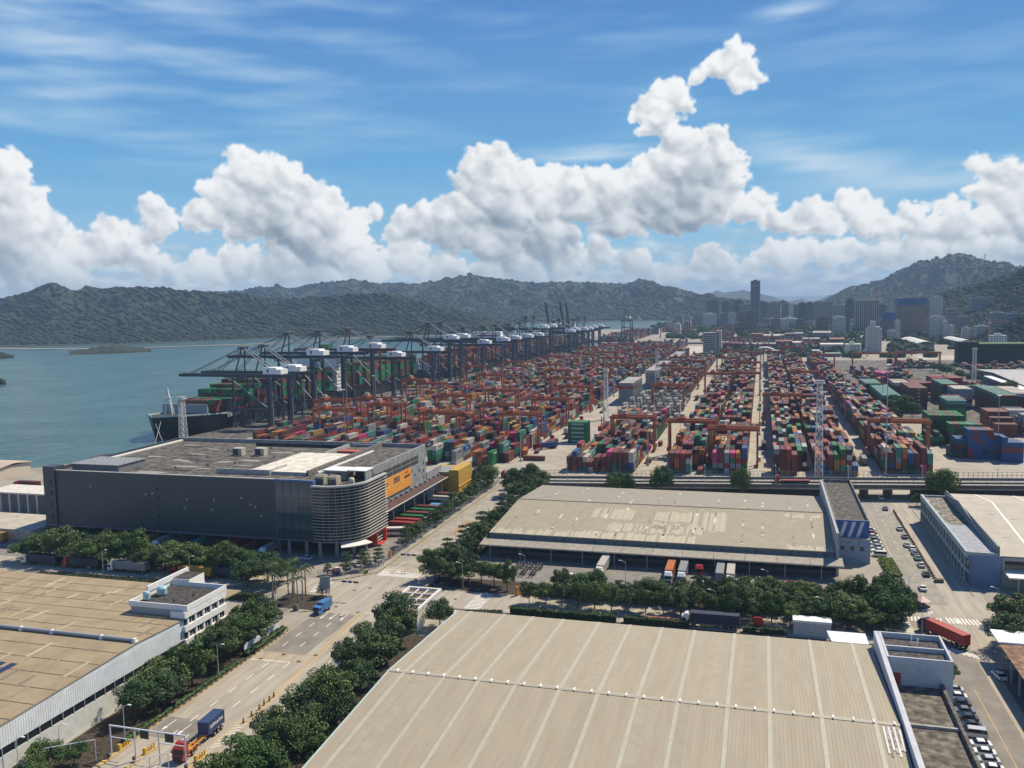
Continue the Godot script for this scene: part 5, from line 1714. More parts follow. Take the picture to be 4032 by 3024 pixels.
	# row along the quay edge
	var qe := [[-362, -398, [2, 2]], [-357, -398, [10, 10]], [-355.5, -411, [2, 2]], [-354, -424, [7, 9]], [-354.5, -437, [7, 7]], [-360, -411, [2, 9]], [-358, -424, [0]], [-355, -450, [7, 7]]]
	for q in qe:
		add_stack(q[0], q[1] - 4.0, false, q[2], "quay edge")
	# loose boxes on the yard roads
	cargo.append([Vector3(-121.5, 0, -459.0), true, false, 0, "truck road", true, true, ""])
	cargo.append([Vector3(-58.6, 0, -463.0), false, true, 0, "truck road", true, true, ""])
	cargo.append([Vector3(-58.8, 0, -520.0), false, true, 12, "truck road", true, true, ""])
	place_cargo()
	reefer_racks()
	gantry_cranes()
	masts()

func place_cargo() -> void:
	container_mesh[false] = container_shell(12.19, true).mesh()
	container_mesh[true] = container_shell(6.06, true).mesh()
	var body := {false: container_shell(12.19, false).mesh(), true: container_shell(6.06, false).mesh()}
	var dm := {}
	for s in [false, true]:
		var b := MB.new()
		door_bars(b, 6.06 if s else 12.19)
		dm[s] = b.mesh()
	for k in LINE_NAMES:
		if not name_mesh.has(LINE_NAMES[k]):
			name_mesh[LINE_NAMES[k]] = flat_text(LINE_NAMES[k], 0.78, 0.02)
	# the 300 that show largest become things of their own
	var order := []
	for i in cargo.size():
		var c: Array = cargo[i]
		var p: Vector3 = c[0]
		if c[5] and not hidden_by_grey_block(p):
			var d := p.distance_to(CAM_AT)
			var area := (1.0 if not c[2] else 0.6) * (1.15 if c[6] else 1.0) / (d * d)
			order.append([-area, i])
	order.sort()
	var own := {}
	for k in mini(300, order.size()):
		own[order[k][1]] = true
	var where := {"A": "between quay and truck road", "B": "beside the truck road", "C": "between two pale yard lanes", "D": "round the white lattice mast", "E": "beside the depot apron", "truck road": "standing on the truck road", "depot": "in the empty container depot", "quay edge": "along the quay edge", "far": "in the distant yard"}
	var white := M(0.72, 0.72, 0.68, 0.6)
	var dark := M(0.03, 0.04, 0.09, 0.6)
	var xf := {false: [], true: []}
	var cl := {false: PackedColorArray(), true: PackedColorArray()}
	for i in cargo.size():
		var c: Array = cargo[i]
		var tone: Vector3 = TONES[c[3]][1]
		if own.has(i):
			var m := M(tone.x, tone.y, tone.z, 0.62, 0.0, "rust", 7.0)
			var place := "low in" if not c[6] else "atop"
			var label: String = c[7]
			if label == "":
				label = "%s %s container %s a stack %s" % [TONES[c[3]][0], "short" if c[2] else "long", place, where[c[4]]]
			var t := thing("shipping_container", label, "shipping container", c[0], PI / 2 if c[1] else 0.0, "shipping containers " + where[c[4]])
			obj("body", body[c[2]], m, t)
			obj("door_bars", dm[c[2]], m, t)
			if LINE_NAMES.has(c[3]) and not c[2]:
				for s in [-1, 1]:
					var l := obj("lettering", name_mesh[LINE_NAMES[c[3]]], dark if c[3] in [4, 5] else white, t)
					l.position = Vector3(s * 1.23, 1.35, 0)
					l.rotation.y = s * PI / 2
		else:
			var b := Basis(Vector3.UP, PI / 2) if c[1] else Basis()
			xf[c[2]].append(Transform3D(b, c[0]))
			cl[c[2]].append(Color(tone.x, tone.y, tone.z))
	for s in [false, true]:
		var mm := MultiMesh.new()
		mm.transform_format = MultiMesh.TRANSFORM_3D
		mm.use_colors = true
		mm.mesh = container_mesh[s]
		mm.instance_count = xf[s].size()
		for i in xf[s].size():
			mm.set_instance_transform(i, xf[s][i])
			mm.set_instance_color(i, cl[s][i])
		var o := MultiMeshInstance3D.new()
		o.multimesh = mm
		var m := tinted_mat(0.62)
		m.albedo_texture = tex["rust"]
		m.uv1_triplanar = true
		m.uv1_world_triplanar = true
		m.uv1_scale = Vector3.ONE / 7.0
		o.material_override = m
		o.name = numbered("stacked_containers")
		add_child(o)
		o.set_meta("kind", "stuff")
		tag(o, "mass of %s shipping containers stacked far across the yard" % ("short" if s else "long"), "containers")
	print("containers ", cargo.size())
	# line names facing the camera on the tall stacks that lie across
	var seen_z := {}
	for q in [[-109.6, -520.1, 5, "EVERGREEN", true, "green stack"], [-109.9, -719.9, 7, "MAERSK", false, "grey stack"], [-104.3, -849.9, 7, "MAERSK", false, "grey stack"], [111.5, -696.9, 7, "CAI", true, "brown stack"], [89.3, -667.9, 3, "EVERGREEN", true, "green stack"]]:
		for k in q[2]:
			if q[5] == "green stack" and q[0] < 0 and own.size() > 0 and false:
				continue
			var tm := flat_text(q[3], 1.0, 0.03)
			var l := MeshInstance3D.new()
			l.mesh = tm
			l.material_override = white if q[4] else M(0.10, 0.22, 0.32, 0.6)
			l.position = Vector3(q[0], 1.3 + k * 2.62, q[1] + 0.06)
			l.name = numbered("container_lettering")
			add_child(l)
			tag(l, "%s line name on the side of the %s" % [["lowest", "second lowest", "third", "fourth", "fifth", "sixth", "topmost"][k], ["tall green stack by the truck road", "nearer grey stack by the truck road", "farther grey stack by the truck road", "brown depot stack", "green depot stack"][seen_z.size()]], "lettering")
		seen_z[q[1]] = true

func reefer_racks() -> void:
	# steel racks with white refrigerated boxes
	var steel := M(0.06, 0.065, 0.07, 0.6)
	var boxm := M(0.68, 0.68, 0.64, 0.6, 0.0, "rust", 7.0)
	var n := 0
	for row in 7:
		for half in 2:
			var x0 := -104.0 + half * 23.5
			var z := -640.0 - row * 19.0
			var t := thing("reefer_rack", "dark steel rack holding white refrigerated containers in the yard", "rack", Vector3(x0, 0, z), 0.0, "racks of white refrigerated containers")
			var fr := MB.new()
			for k in 8:
				fr.span(k * 2.95 - 0.1, 0, -0.1, k * 2.95 + 0.1, 9.4, 0.1)
				fr.span(k * 2.95 - 0.1, 0, -1.7, k * 2.95 + 0.1, 9.4, -1.5)
			obj("posts", fr, steel, t)
			for k in 4:
				part_box("walkway", -0.2, 0.3 + k * 2.7, -1.8, 20.9, 0.5 + k * 2.7, 0.1, steel, t)
				part_box("handrail", -0.2, 1.35 + k * 2.7, 0.05, 20.9, 1.43 + k * 2.7, 0.12, M(0.5, 0.5, 0.48, 0.6), t)
			for c in 7:
				for h in rng.randi_range(0, 3):
					var b := obj("refrigerated_box", container_mesh[false], boxm if rng.randf() < 0.8 else M(0.30, 0.325, 0.335, 0.62, 0.0, "rust", 7.0), t)
					b.position = Vector3(1.5 + c * 2.95, h * 2.62, -8.2)
			n += 1

func make_rtg(span: float) -> Node3D:
	var t := thing("gantry_crane", "orange rubber tyred gantry crane over the stacks", "crane")
	var o := M(0.46, 0.115, 0.03, 0.55, 0.0, "grime", 9.0)
	var H := 19.5
	var g := MB.new()
	for sz in [-1, 1]:
		for sx in [0, 1]:
			var x: float = span * sx
			var l := MB.new()
			l.tbox(Transform3D(Basis(), Vector3(x, H / 2 + 0.9, sz * 3.6)), Vector3(1.0, H - 1.8, 0.9))
			obj("leg", l, o, t)
		part_box("girder", -1.2, H - 0.6, sz * 3.6 - 0.55, span + 1.2, H + 1.0, sz * 3.6 + 0.55, o, t)
		part_box("rail_walkway", -1.2, H + 1.0, sz * 4.4 - 0.3, span + 1.2, H + 1.1, sz * 4.4 + 0.3, M(0.25, 0.07, 0.03, 0.7), t)
		part_box("handrail", -1.2, H + 1.9, sz * 4.6 - 0.05, span + 1.2, H + 2.0, sz * 4.6 + 0.05, M(0.35, 0.09, 0.035, 0.7), t)
	for sx in [0, 1]:
		part_box("sill_beam", span * sx - 0.6, 1.4, -5.2, span * sx + 0.6, 2.6, 5.2, o, t)
		part_box("tie_beam", span * sx - 0.35, H - 3.2, -3.2, span * sx + 0.35, H - 2.4, 3.2, o, t)
		for sz in [-1, 1]:
			var w := part_box("bogie", span * sx - 0.5, 0.5, sz * 4.4 - 1.1, span * sx + 0.5, 1.5, sz * 4.4 + 1.1, M(0.20, 0.06, 0.03, 0.7), t)
			for k in 2:
				var c := MB.new()
				c.tube(Vector3(span * sx - 0.3, 0.7, sz * 4.4 - 0.75 + k * 1.5), Vector3(span * sx + 0.3, 0.7, sz * 4.4 - 0.75 + k * 1.5), 0.7, 0.7, 10)
				obj("wheel", c, M(0.02, 0.02, 0.02, 0.9), w)
	part_box("engine_house", -1.6, 2.7, -2.2, -0.55, 5.0, 2.2, M(0.42, 0.11, 0.04, 0.6), t)
	part_box("electric_house", span + 0.55, 2.7, -2.0, span + 1.7, 5.2, 2.0, M(0.55, 0.53, 0.48, 0.6), t)
	var tx := span * 0.28
	var tr := part_box("trolley", tx - 2.2, H + 1.1, -3.9, tx + 2.2, H + 2.6, 3.9, M(0.33, 0.08, 0.03, 0.6), t)
	part_box("trolley_house", tx - 1.4, H + 2.6, -1.6, tx + 1.4, H + 4.2, 1.6, M(0.34, 0.33, 0.30, 0.7), tr)
	part_box("cab", tx + 2.4, H - 3.4, -1.0, tx + 4.0, H - 1.2, 1.0, M(0.50, 0.50, 0.48, 0.4), t)
	var ld := MB.new()
	for k in 8:
		ld.span(-0.9, 2.8 + k * 2.1, 3.2, -0.6, 2.9 + k * 2.1, 4.6)
		ld.bar(Vector3(-0.75, 2.9 + k * 2.1, 3.2 if k % 2 else 4.6), Vector3(-0.75, 5.0 + k * 2.1, 4.6 if k % 2 else 3.2), 0.12)
	obj("stairs", ld, M(0.45, 0.30, 0.10, 0.7), t)
	part_box("spreader", tx - 1.2, 14.0, -6.0, tx + 1.2, 14.6, 6.0, M(0.40, 0.24, 0.04, 0.6), t)
	for k in 4:
		var r := MB.new()
		r.bar(Vector3(tx + (k % 2) * 1.8 - 0.9, 14.6, (k / 2) * 5.0 - 2.5), Vector3(tx + (k % 2) * 1.8 - 0.9, H + 1.1, (k / 2) * 4.0 - 2.0), 0.08)
		obj("hoist_rope", r, M(0.05, 0.05, 0.05, 0.7), t)
	return t

func gantry_cranes() -> void:
	var first := make_rtg(24.4)
	var used := false
	var list := []
	for z in [-488, -799, -1010, -1150]:
		list.append([-49.8, z, "C"])
	for z in [-463, -806, -938, -1105]:
		list.append([-26.6, z, "C"])
	for z in [-628, -1124]:
		list.append([1.2, z, "D"])
	for z in [-822, -1218]:
		list.append([24.6, z, "D"])
	for z in [-500, -692, -852, -960]:
		list.append([-84.2, z, "B"])
	for z in [-895, -1020]:
		list.append([-104.0, z, "B"])
	list.append([55.0, -1058, "E"])
	var az := {-154.4: [-506, -585, -672, -905, -1055, -1260], -180.4: [-548, -745, -1010, -1180, -1390], -206.4: [-505, -640, -830, -1120, -1320], -232.4: [-600, -905, -1090, -1290], -258.4: [-540, -775, -1040, -1240], -284.4: [-512, -575, -690, -940], -310.6: [-560, -720, -880]}
	for x in az:
		for z in az[x]:
			list.append([x, z, "A"])
	for q in [[-290, -1900], [-220, -1960], [-180, -1850], [-100, -1900], [-60, -1480], [0, -1500], [-330, -2100]]:
		list.append([q[0], q[1], "far"])
	var lab := {"A": "orange gantry crane straddling stacks between quay and truck road", "B": "orange gantry crane straddling stacks beside the truck road", "C": "orange gantry crane straddling the block between two pale lanes", "D": "orange gantry crane straddling the block round the lattice mast", "E": "orange gantry crane straddling the far end of the depot side block", "far": "small orange gantry crane in the distant yard"}
	for q in list:
		var at := Vector3(q[0], 0, q[1])
		if not used:
			first.position = at
			first.set_meta("label", lab[q[2]])
			first.set_meta("group", "gantry cranes of block " + q[2])
			used = true
		else:
			dup(first, at, 0.0, lab[q[2]], "gantry cranes of block " + q[2])
	var wide := make_rtg(29.5)
	wide.position = Vector3(56.0, 0, -503)
	wide.set_meta("label", "wide orange gantry crane over the near end of the depot side block")
	var w2 := make_rtg(46.0)
	w2.position = Vector3(101.5, 0, -1085)
	w2.set_meta("label", "wide orange rail crane beside the old freight yard")
	dup(w2, Vector3(150.5, 0, -1095), 0.0, "wide orange rail crane beyond the white roofed freight shed")
	# the top loader working by the green stack
	var t := thing("reach_stacker", "tall dark container handler working beside the green stack", "vehicle", Vector3(-99.8, 0, -548), 0.5)
	part_box("body", -1.6, 0.8, -3.0, 1.6, 2.4, 3.0, M(0.30, 0.07, 0.03, 0.6), t)
	part_box("cab", -0.8, 2.4, -1.0, 0.8, 4.2, 0.8, glass(), t)
	for s in [-1, 1]:
		part_box("mast_rail", s * 0.9 - 0.2, 0.6, 3.0, s * 0.9 + 0.2, 13.5, 3.4, M(0.06, 0.05, 0.045, 0.6), t)
	for k in 6:
		part_box("mast_brace", -0.7, 2.0 + k * 2.1, 3.1, 0.7, 2.3 + k * 2.1, 3.3, M(0.06, 0.05, 0.045, 0.6), t)
	for s in [-1, 1]:
		for k in 2:
			var c := MB.new()
			c.tube(Vector3(s * 1.7 - 0.35, 0.8, -2.0 + k * 4), Vector3(s * 1.7 + 0.35, 0.8, -2.0 + k * 4), 0.8, 0.8, 10)
			obj("wheel", c, M(0.02, 0.02, 0.02, 0.9), t)

func lattice_mast(at: Vector3, h: float, label: String, w := 3.0) -> void:
	var t := thing("lattice_mast", label, "mast", at)
	var m := M(0.62, 0.63, 0.61, 0.55)
	for k in 4:
		var b := MB.new()
		var sx := (k % 2) * 2 - 1
		var sz := (k / 2) * 2 - 1
		b.bar(Vector3(sx * w / 2, 0, sz * w / 2), Vector3(sx * w * 0.32, h, sz * w * 0.32), 0.24)
		obj("corner_leg", b, m, t)
	var br := MB.new()
	var n := int(h / (w * 0.95))
	for k in n:
		var y0 := h * k / n
		var y1 := h * (k + 1) / n
		var w0 := lerpf(w / 2, w * 0.32, float(k) / n)
		var w1 := lerpf(w / 2, w * 0.32, float(k + 1) / n)
		for s in 4:
			var c0 := [Vector2(-1, -1), Vector2(1, -1), Vector2(1, 1), Vector2(-1, 1)][s] as Vector2
			var c1 := [Vector2(1, -1), Vector2(1, 1), Vector2(-1, 1), Vector2(-1, -1)][s] as Vector2
			br.bar(Vector3(c0.x * w0, y0, c0.y * w0), Vector3(c1.x * w1, y1, c1.y * w1), 0.13)
			br.bar(Vector3(c1.x * w0, y0, c1.y * w0), Vector3(c0.x * w1, y1, c0.y * w1), 0.13)
			br.bar(Vector3(c0.x * w1, y1, c0.y * w1), Vector3(c1.x * w1, y1, c1.y * w1), 0.13)
	obj("bracing", br, m, t)
	part_box("platform", -w * 0.62, h, -w * 0.62, w * 0.62, h + 0.3, w * 0.62, m, t)
	part_box("platform_rail", -w * 0.62, h + 1.2, -w * 0.62, w * 0.62, h + 1.35, w * 0.62, M(0.4, 0.4, 0.39, 0.6), t)
	for k in 4:
		part_box("floodlight", -w * 0.5 + k * w * 0.3, h + 1.4, w * 0.5, -w * 0.5 + k * w * 0.3 + 0.5, h + 2.0, w * 0.62, M(0.45, 0.45, 0.42, 0.4), t)

func masts() -> void:
	lattice_mast(Vector3(26.6, 0, -438.5), 46, "white lattice floodlight mast standing beside the viaduct", 3.6)
	lattice_mast(Vector3(-110.6, 0, -628), 36, "white lattice floodlight mast beside the truck road near the green stack", 3.4)
	lattice_mast(Vector3(-97.5, 0, -838), 36, "white lattice floodlight mast beside the grey container stacks", 3.4)
	lattice_mast(Vector3(-92.0, 0, -1070), 36, "white lattice floodlight mast deep in the container yard", 3.4)
	lattice_mast(Vector3(-352.5, 0, -464), 31, "white lattice floodlight mast on the quay beside the ship's bow", 4.0)
	lattice_mast(Vector3(189.6, 0, -892), 35, "white lattice floodlight mast in the empty container depot", 3.6)
	var m := M(0.30, 0.31, 0.32, 0.5)
	var first: Node3D = null
	for q in [[58, -449, 54], [-1.5, -570, 34], [-58.0, -455, 36], [-206.5, -470, 34], [-128, -455, 30], [-258, -500, 34], [-180, -640, 34], [-284, -600, 34], [-232, -720, 34], [55.6, -640, 34], [-1.5, -760, 34], [-1.5, -980, 34], [-130, -780, 34], [128, -540, 30], [86, -690, 30], [-320, -560, 34]]:
		var t: Node3D
		if first == null or q[2] == 54:
			t = thing("light_pole", "tall grey floodlight pole rising between container stacks", "light pole", Vector3(q[0], 0, q[1]), 0.0, "floodlight poles in the container yard")
			var b := MB.new()
			b.tube(Vector3.ZERO, Vector3(0, 34, 0), 0.32, 0.16, 8)
			obj("pole", b, m, t)
			var r := MB.new()
			r.lathe(Vector3(0, 33.6, 0), [Vector2(0.2, 0), Vector2(1.3, 0.3), Vector2(1.3, 0.6), Vector2(0.2, 0.8)], 10)
			obj("lamp_ring", r, M(0.5, 0.5, 0.48, 0.5), t)
			part_box("footing", -0.7, 0, -0.7, 0.7, 1.0, 0.7, M(0.3, 0.29, 0.27, 0.9), t)
			first = t
		else:
			t = dup(first, Vector3(q[0], 0, q[1]))
		t.scale.y = q[2] / 34.0
	# slim street lamps along the viaduct
	var lamp: Node3D = null
	for k in 9:
		var x := -84.0 + k * 30.0
		var z := -388.0 - x * 0.158
		if lamp == null:
			lamp = thing("street_lamp", "slim white lamp post on the edge of the viaduct", "street lamp", Vector3(x, 0, z), 0.158, "lamp posts along the viaduct")
			var b := MB.new()
			b.tube(Vector3.ZERO, Vector3(0, 14.5, 0), 0.12, 0.08, 6)
			obj("pole", b, M(0.6, 0.61, 0.6, 0.5), lamp)
			part_box("lamp_arm", -0.05, 14.4, -1.6, 0.05, 14.5, 0.0, M(0.6, 0.61, 0.6, 0.5), lamp)
			part_box("lamp_head", -0.15, 14.3, -2.2, 0.15, 14.5, -1.4, M(0.75, 0.75, 0.72, 0.4), lamp)
		else:
			dup(lamp, Vector3(x, 0, z), 0.158)

# ---------------------------------------------------------------- quay: ships and ship-to-shore cranes
func make_sts(girder: float, apex: float, hue: Vector3, boom_up := false) -> Node3D:
	# origin at the landside rail; the sea lies towards -x
	var t := thing("quay_crane", "dark blue ship to shore crane with white machinery house", "crane")
	var m := M(hue.x, hue.y, hue.z, 0.5, 0.0, "grime", 12.0)
	var G := 30.0
	for sx in [0.0, -G]:
		for sz in [-9.0, 9.0]:
			var l := MB.new()
			l.bar(Vector3(sx, 1.6, sz), Vector3(sx, girder, sz * 0.94), 1.25)
			obj("leg", l, m, t)
		part_box("sill_beam", sx - 0.9, 1.4, -11.5, sx + 0.9, 3.4, 11.5, m, t)
		part_box("cross_beam", sx - 0.8, girder - 2.6, -9.0, sx + 0.8, girder - 0.6, 9.0, m, t)
		for sz in [-9.5, 9.5]:
			part_box("bogie", sx - 0.8, 0.1, sz - 3.4, sx + 0.8, 1.5, sz + 3.4, M(0.05, 0.05, 0.06, 0.8), t)
	for sz in [-9.0, 9.0]:
		part_box("portal_beam", -G, 13.0, sz - 0.6, 0, 14.6, sz + 0.6, m, t)
		var d := MB.new()
		d.bar(Vector3(-G, girder - 2, sz * 0.96), Vector3(0, 14.6, sz), 0.8)
		obj("diagonal_brace", d, M(0.14, 0.16, 0.19, 0.5), t)
	for sz in [-2.6, 2.6]:
		part_box("girder", -G - 2, girder, sz - 0.6, 19, girder + 2.4, sz + 0.6, m, t)
	# hinged boom
	var bm := MB.new()
	var hinge := Vector3(-G - 3, girder + 1.2, 0)
	var dir := Vector3(-1, 0, 0) if not boom_up else Vector3(-0.14, 0.99, 0).normalized()
	var L := 50.0
	for sz in [-2.4, 2.4]:
		bm.bar(hinge + Vector3(0, 0, sz), hinge + dir * L + Vector3(0, 0, sz), 1.0, 2.2)
	for k in 12:
		bm.bar(hinge + dir * (k * 4.4) + Vector3(0, 0, -2.4), hinge + dir * (k * 4.4 + 2.2) + Vector3(0, 0, 2.4), 0.35)
	obj("boom", bm, m, t)
	var hr := MB.new()
	for k in 14:
		hr.bar(hinge + dir * (k * 3.6) + Vector3(0, 1.1, 2.9), hinge + dir * (k * 3.6) + Vector3(0, 2.6, 2.9), 0.12)
	hr.bar(hinge + Vector3(0, 2.5, 2.9), hinge + dir * L + Vector3(0, 2.5, 2.9), 0.14)
	obj("handrail", hr, m, t)
	# A-frame and stays
	var top := Vector3(-G + 4, apex, 0)
	for sz in [-1, 1]:
		var a := MB.new()
		a.bar(Vector3(-G, girder + 2, sz * 6.0), top + Vector3(0, 0, sz * 1.5), 0.9)
		obj("frame_leg", a, m, t)
		var b := MB.new()
		b.bar(top + Vector3(0, 0, sz * 1.8), Vector3(4, girder + 2.4, sz * 2.6), 0.75)
		obj("back_stay", b, M(0.17, 0.19, 0.22, 0.5), t)
		if not boom_up:
			for e in [18.0, 42.0]:
				var s := MB.new()
				s.bar(top + Vector3(0, 0, sz * 1.6), hinge + dir * e + Vector3(0, 0.8, sz * 2.2), 0.34)
				obj("fore_stay", s, m, t)
		else:
			var s := MB.new()
			s.bar(top + Vector3(0, 0, sz * 1.6), hinge + dir * 22.0 + Vector3(0, 0.8, sz * 2.2), 0.34)
			obj("fore_stay", s, m, t)
	part_box("head_platform", top.x - 2.6, apex - 0.8, -3.4, top.x + 2.6, apex + 0.2, 3.4, m, t)
	part_box("head_rail", top.x - 2.6, apex + 1.2, -3.4, top.x + 2.6, apex + 1.4, 3.4, M(0.22, 0.17, 0.07, 0.6), t)
	# machinery house: two stepped white boxes
	var wh := M(0.80, 0.81, 0.80, 0.55)
	var h := part_box("machinery_house", -7, girder + 2.6, -4.4, 4.5, girder + 7.4, 4.4, wh, t)
	part_box("house_annex", 4.5, girder + 2.6, -4.4, 8.5, girder + 6.2, 4.4, wh, h)
	part_box("house_door", -3.4, girder + 3.8, 4.4, -1.8, girder + 6.2, 4.46, M(0.06, 0.07, 0.09, 0.6), h)
	part_box("cab", -G - 9, girder - 2.6, -1.4, -G - 5, girder - 0.2, 1.4, M(0.45, 0.47, 0.48, 0.4), t)
	part_box("trolley", -G - 12, girder - 0.4, -3.2, -G - 4, girder + 0.4, 3.2, M(0.08, 0.08, 0.09, 0.7), t)
	part_box("stair_tower", 1.0, 3.0, 7.4, 3.2, girder, 8.6, M(0.10, 0.11, 0.125, 0.7), t)
	return t

func ship(called_label: String, stern_z: float, length: float, hull: Vector3, tones: Array, tiers: int, bridge_z: float, sd: int, group: String, bow_near := true) -> void:
	var t := thing("container_ship", called_label, "ship")
	var w := 44.0
	var z0 := stern_z
	var cx := func(z: float) -> float: return float(quay_x.call(z)) - 3.0 - w / 2
	# hull lofted from stations; bow towards +z when it lies nearer the camera
	var st := MB.new()
	var n := 28
	var D := 10.0
	var rings := []
	for i in n + 1:
		var u := float(i) / n                      # 0 stern, 1 bow
		var z := z0 + length * u
		var c: float = cx.call(z)
		var bw := w / 2 * (1.0 if u < 0.84 else sqrt(maxf(0.0, 1.0 - pow((u - 0.84) / 0.16, 2.4))))
		var bl := w / 2 * (1.0 if u < 0.78 else maxf(0.0, 1.0 - pow((u - 0.78) / 0.19, 1.6))) if u < 0.97 else 0.0
		var dk := D + (3.2 * clampf((u - 0.86) / 0.12, 0, 1))
		rings.append([Vector3(c - bw, dk, z), Vector3(c - bl, -3.5, z - (3.0 if u > 0.95 else 0.0)), Vector3(c + bl, -3.5, z - (3.0 if u > 0.95 else 0.0)), Vector3(c + bw, dk, z)])
	for i in n:
		var a: Array = rings[i]
		var b: Array = rings[i + 1]
		st.quad(a[0], a[1], b[1], b[0])
		st.quad(a[2], a[3], b[3], b[2])
		st.quad(a[3], a[0], b[0], b[3])
	st.quad(rings[0][0], rings[0][3], rings[0][2], rings[0][1])
	obj("hull", st, M(hull.x, hull.y, hull.z, 0.5, 0.0, "grime", 30.0), t)
	# white bulwark at the bow, foremast and breakwater
	var bz := z0 + length
	var bc: float = cx.call(bz)
	var bul := MB.new()
	for i in range(n - 4, n):
		for s in [0, 3]:
			bul.bar(rings[i][s] + Vector3(0, 0.5, 0), rings[i + 1][s] + Vector3(0, 0.5, 0), 0.5, 1.2)
	obj("bulwark", bul, M(0.36, 0.42, 0.38, 0.6), t)
	var fm := MB.new()
	fm.bar(Vector3(bc - 3, D + 3, bz - 18), Vector3(bc, D + 22, bz - 18), 0.7)
	fm.bar(Vector3(bc + 3, D + 3, bz - 18), Vector3(bc, D + 22, bz - 18), 0.7)
	fm.bar(Vector3(bc, D + 3, bz - 24), Vector3(bc, D + 22, bz - 18), 0.6)
	fm.bar(Vector3(bc - 3, D + 15, bz - 18), Vector3(bc + 3, D + 15, bz - 18), 0.8)
	obj("foremast", fm, M(0.62, 0.66, 0.62, 0.6), t)
	part_box("breakwater", bc - 19, D + 2, bz - 37, bc + 19, D + 8.5, bz - 36, M(0.30, 0.32, 0.33, 0.7), t)
	# bridge
	var wm := M(0.80, 0.80, 0.77, 0.6)
	var bx: float = cx.call(bridge_z)
	var br := part_box("bridge", bx - 20, D, bridge_z - 6, bx + 20, D + 37, bridge_z + 6, wm, t)
	part_box("bridge_wing", bx - 24, D + 28, bridge_z - 4, bx + 24, D + 31, bridge_z + 4, wm, br)
	part_box("bridge_window", bx - 18, D + 31.2, bridge_z + 6, bx + 18, D + 32.6, bridge_z + 6.1, glass(), br)
	part_box("funnel", bx - 5, D + 34, bridge_z - 18, bx + 5, D + 42, bridge_z - 8, M(0.03, 0.16, 0.07, 0.6), t)
	for k in 9:
		part_box("deck_band", bx + 20.0, D + 2.5 + k * 3.2, bridge_z - 5.6, bx + 20.06, D + 3.6 + k * 3.2, bridge_z + 5.6, M(0.25, 0.27, 0.28, 0.6), br)
	# cargo in bays, one child for each bay
	var r := RandomNumberGenerator.new()
	r.seed = sd
	var z := bz - 52.0
	var bay := 0
	while z > z0 + 10:
		if absf(z - bridge_z) > 17:
			var rise := mini(tiers, 3 + bay)
			if r.randf() < 0.25:
				rise -= r.randi_range(1, 3)
			var mm := MultiMesh.new()
			mm.transform_format = MultiMesh.TRANSFORM_3D
			mm.use_colors = true
			mm.mesh = container_mesh[false]
			var xs := []
			var cs := []
			var half := 8 if bay > 0 else 6
			for c in range(-half, half + 1):
				var hh := rise - (r.randi_range(0, 1) if r.randf() < 0.2 else 0)
				for h in hh:
					if absi(c) < half and h < hh - 1 and h > 0 and bay > 0 and rise <= 3 + bay - 1 and false:
						continue
					xs.append(Transform3D(Basis(), Vector3(float(cx.call(z)) + c * 2.5, D + 2.2 + h * 2.62, z)))
					var tone: Vector3 = TONES[tones[r.randi() % tones.size()]][1]
					cs.append(Color(tone.x, tone.y, tone.z))
			mm.instance_count = xs.size()
			for i in xs.size():
				mm.set_instance_transform(i, xs[i])
				mm.set_instance_color(i, cs[i])
			if xs.size() > 0:
				var o := MultiMeshInstance3D.new()
				o.multimesh = mm
				o.material_override = tinted_mat(0.62)
				o.name = "cargo_bay"
				o.set_meta("kind", "stuff")
				t.add_child(o, true)
			var lb := part_box("lashing_bridge", float(cx.call(z)) - 21, D, z - 7.2, float(cx.call(z)) + 21, D + 8.5, z - 6.6, M(0.12, 0.13, 0.13, 0.7), t)
		z -= 14.4
		bay += 1
	if group == "green":
		var l := obj("ship_name", flat_text("EVER LEADING", 2.6, 0.1), M(0.50, 0.55, 0.52, 0.6), t)
		var nz := bz - 62.0
		l.position = Vector3(float(cx.call(nz)) + w / 2 + 0.25, D - 1.0, nz)
		l.rotation.y = PI / 2 + 0.056
	for s in [-1, 1]:
		var mo := MB.new()
		mo.bar(Vector3(bc + s * 3, D + 1, bz - 6), Vector3(quay_x.call(bz + 26.0) + 2.0, 0.4, bz + 26 + s * 4), 0.18)
		obj("mooring_rope", mo, M(0.5, 0.52, 0.5, 0.8), t)

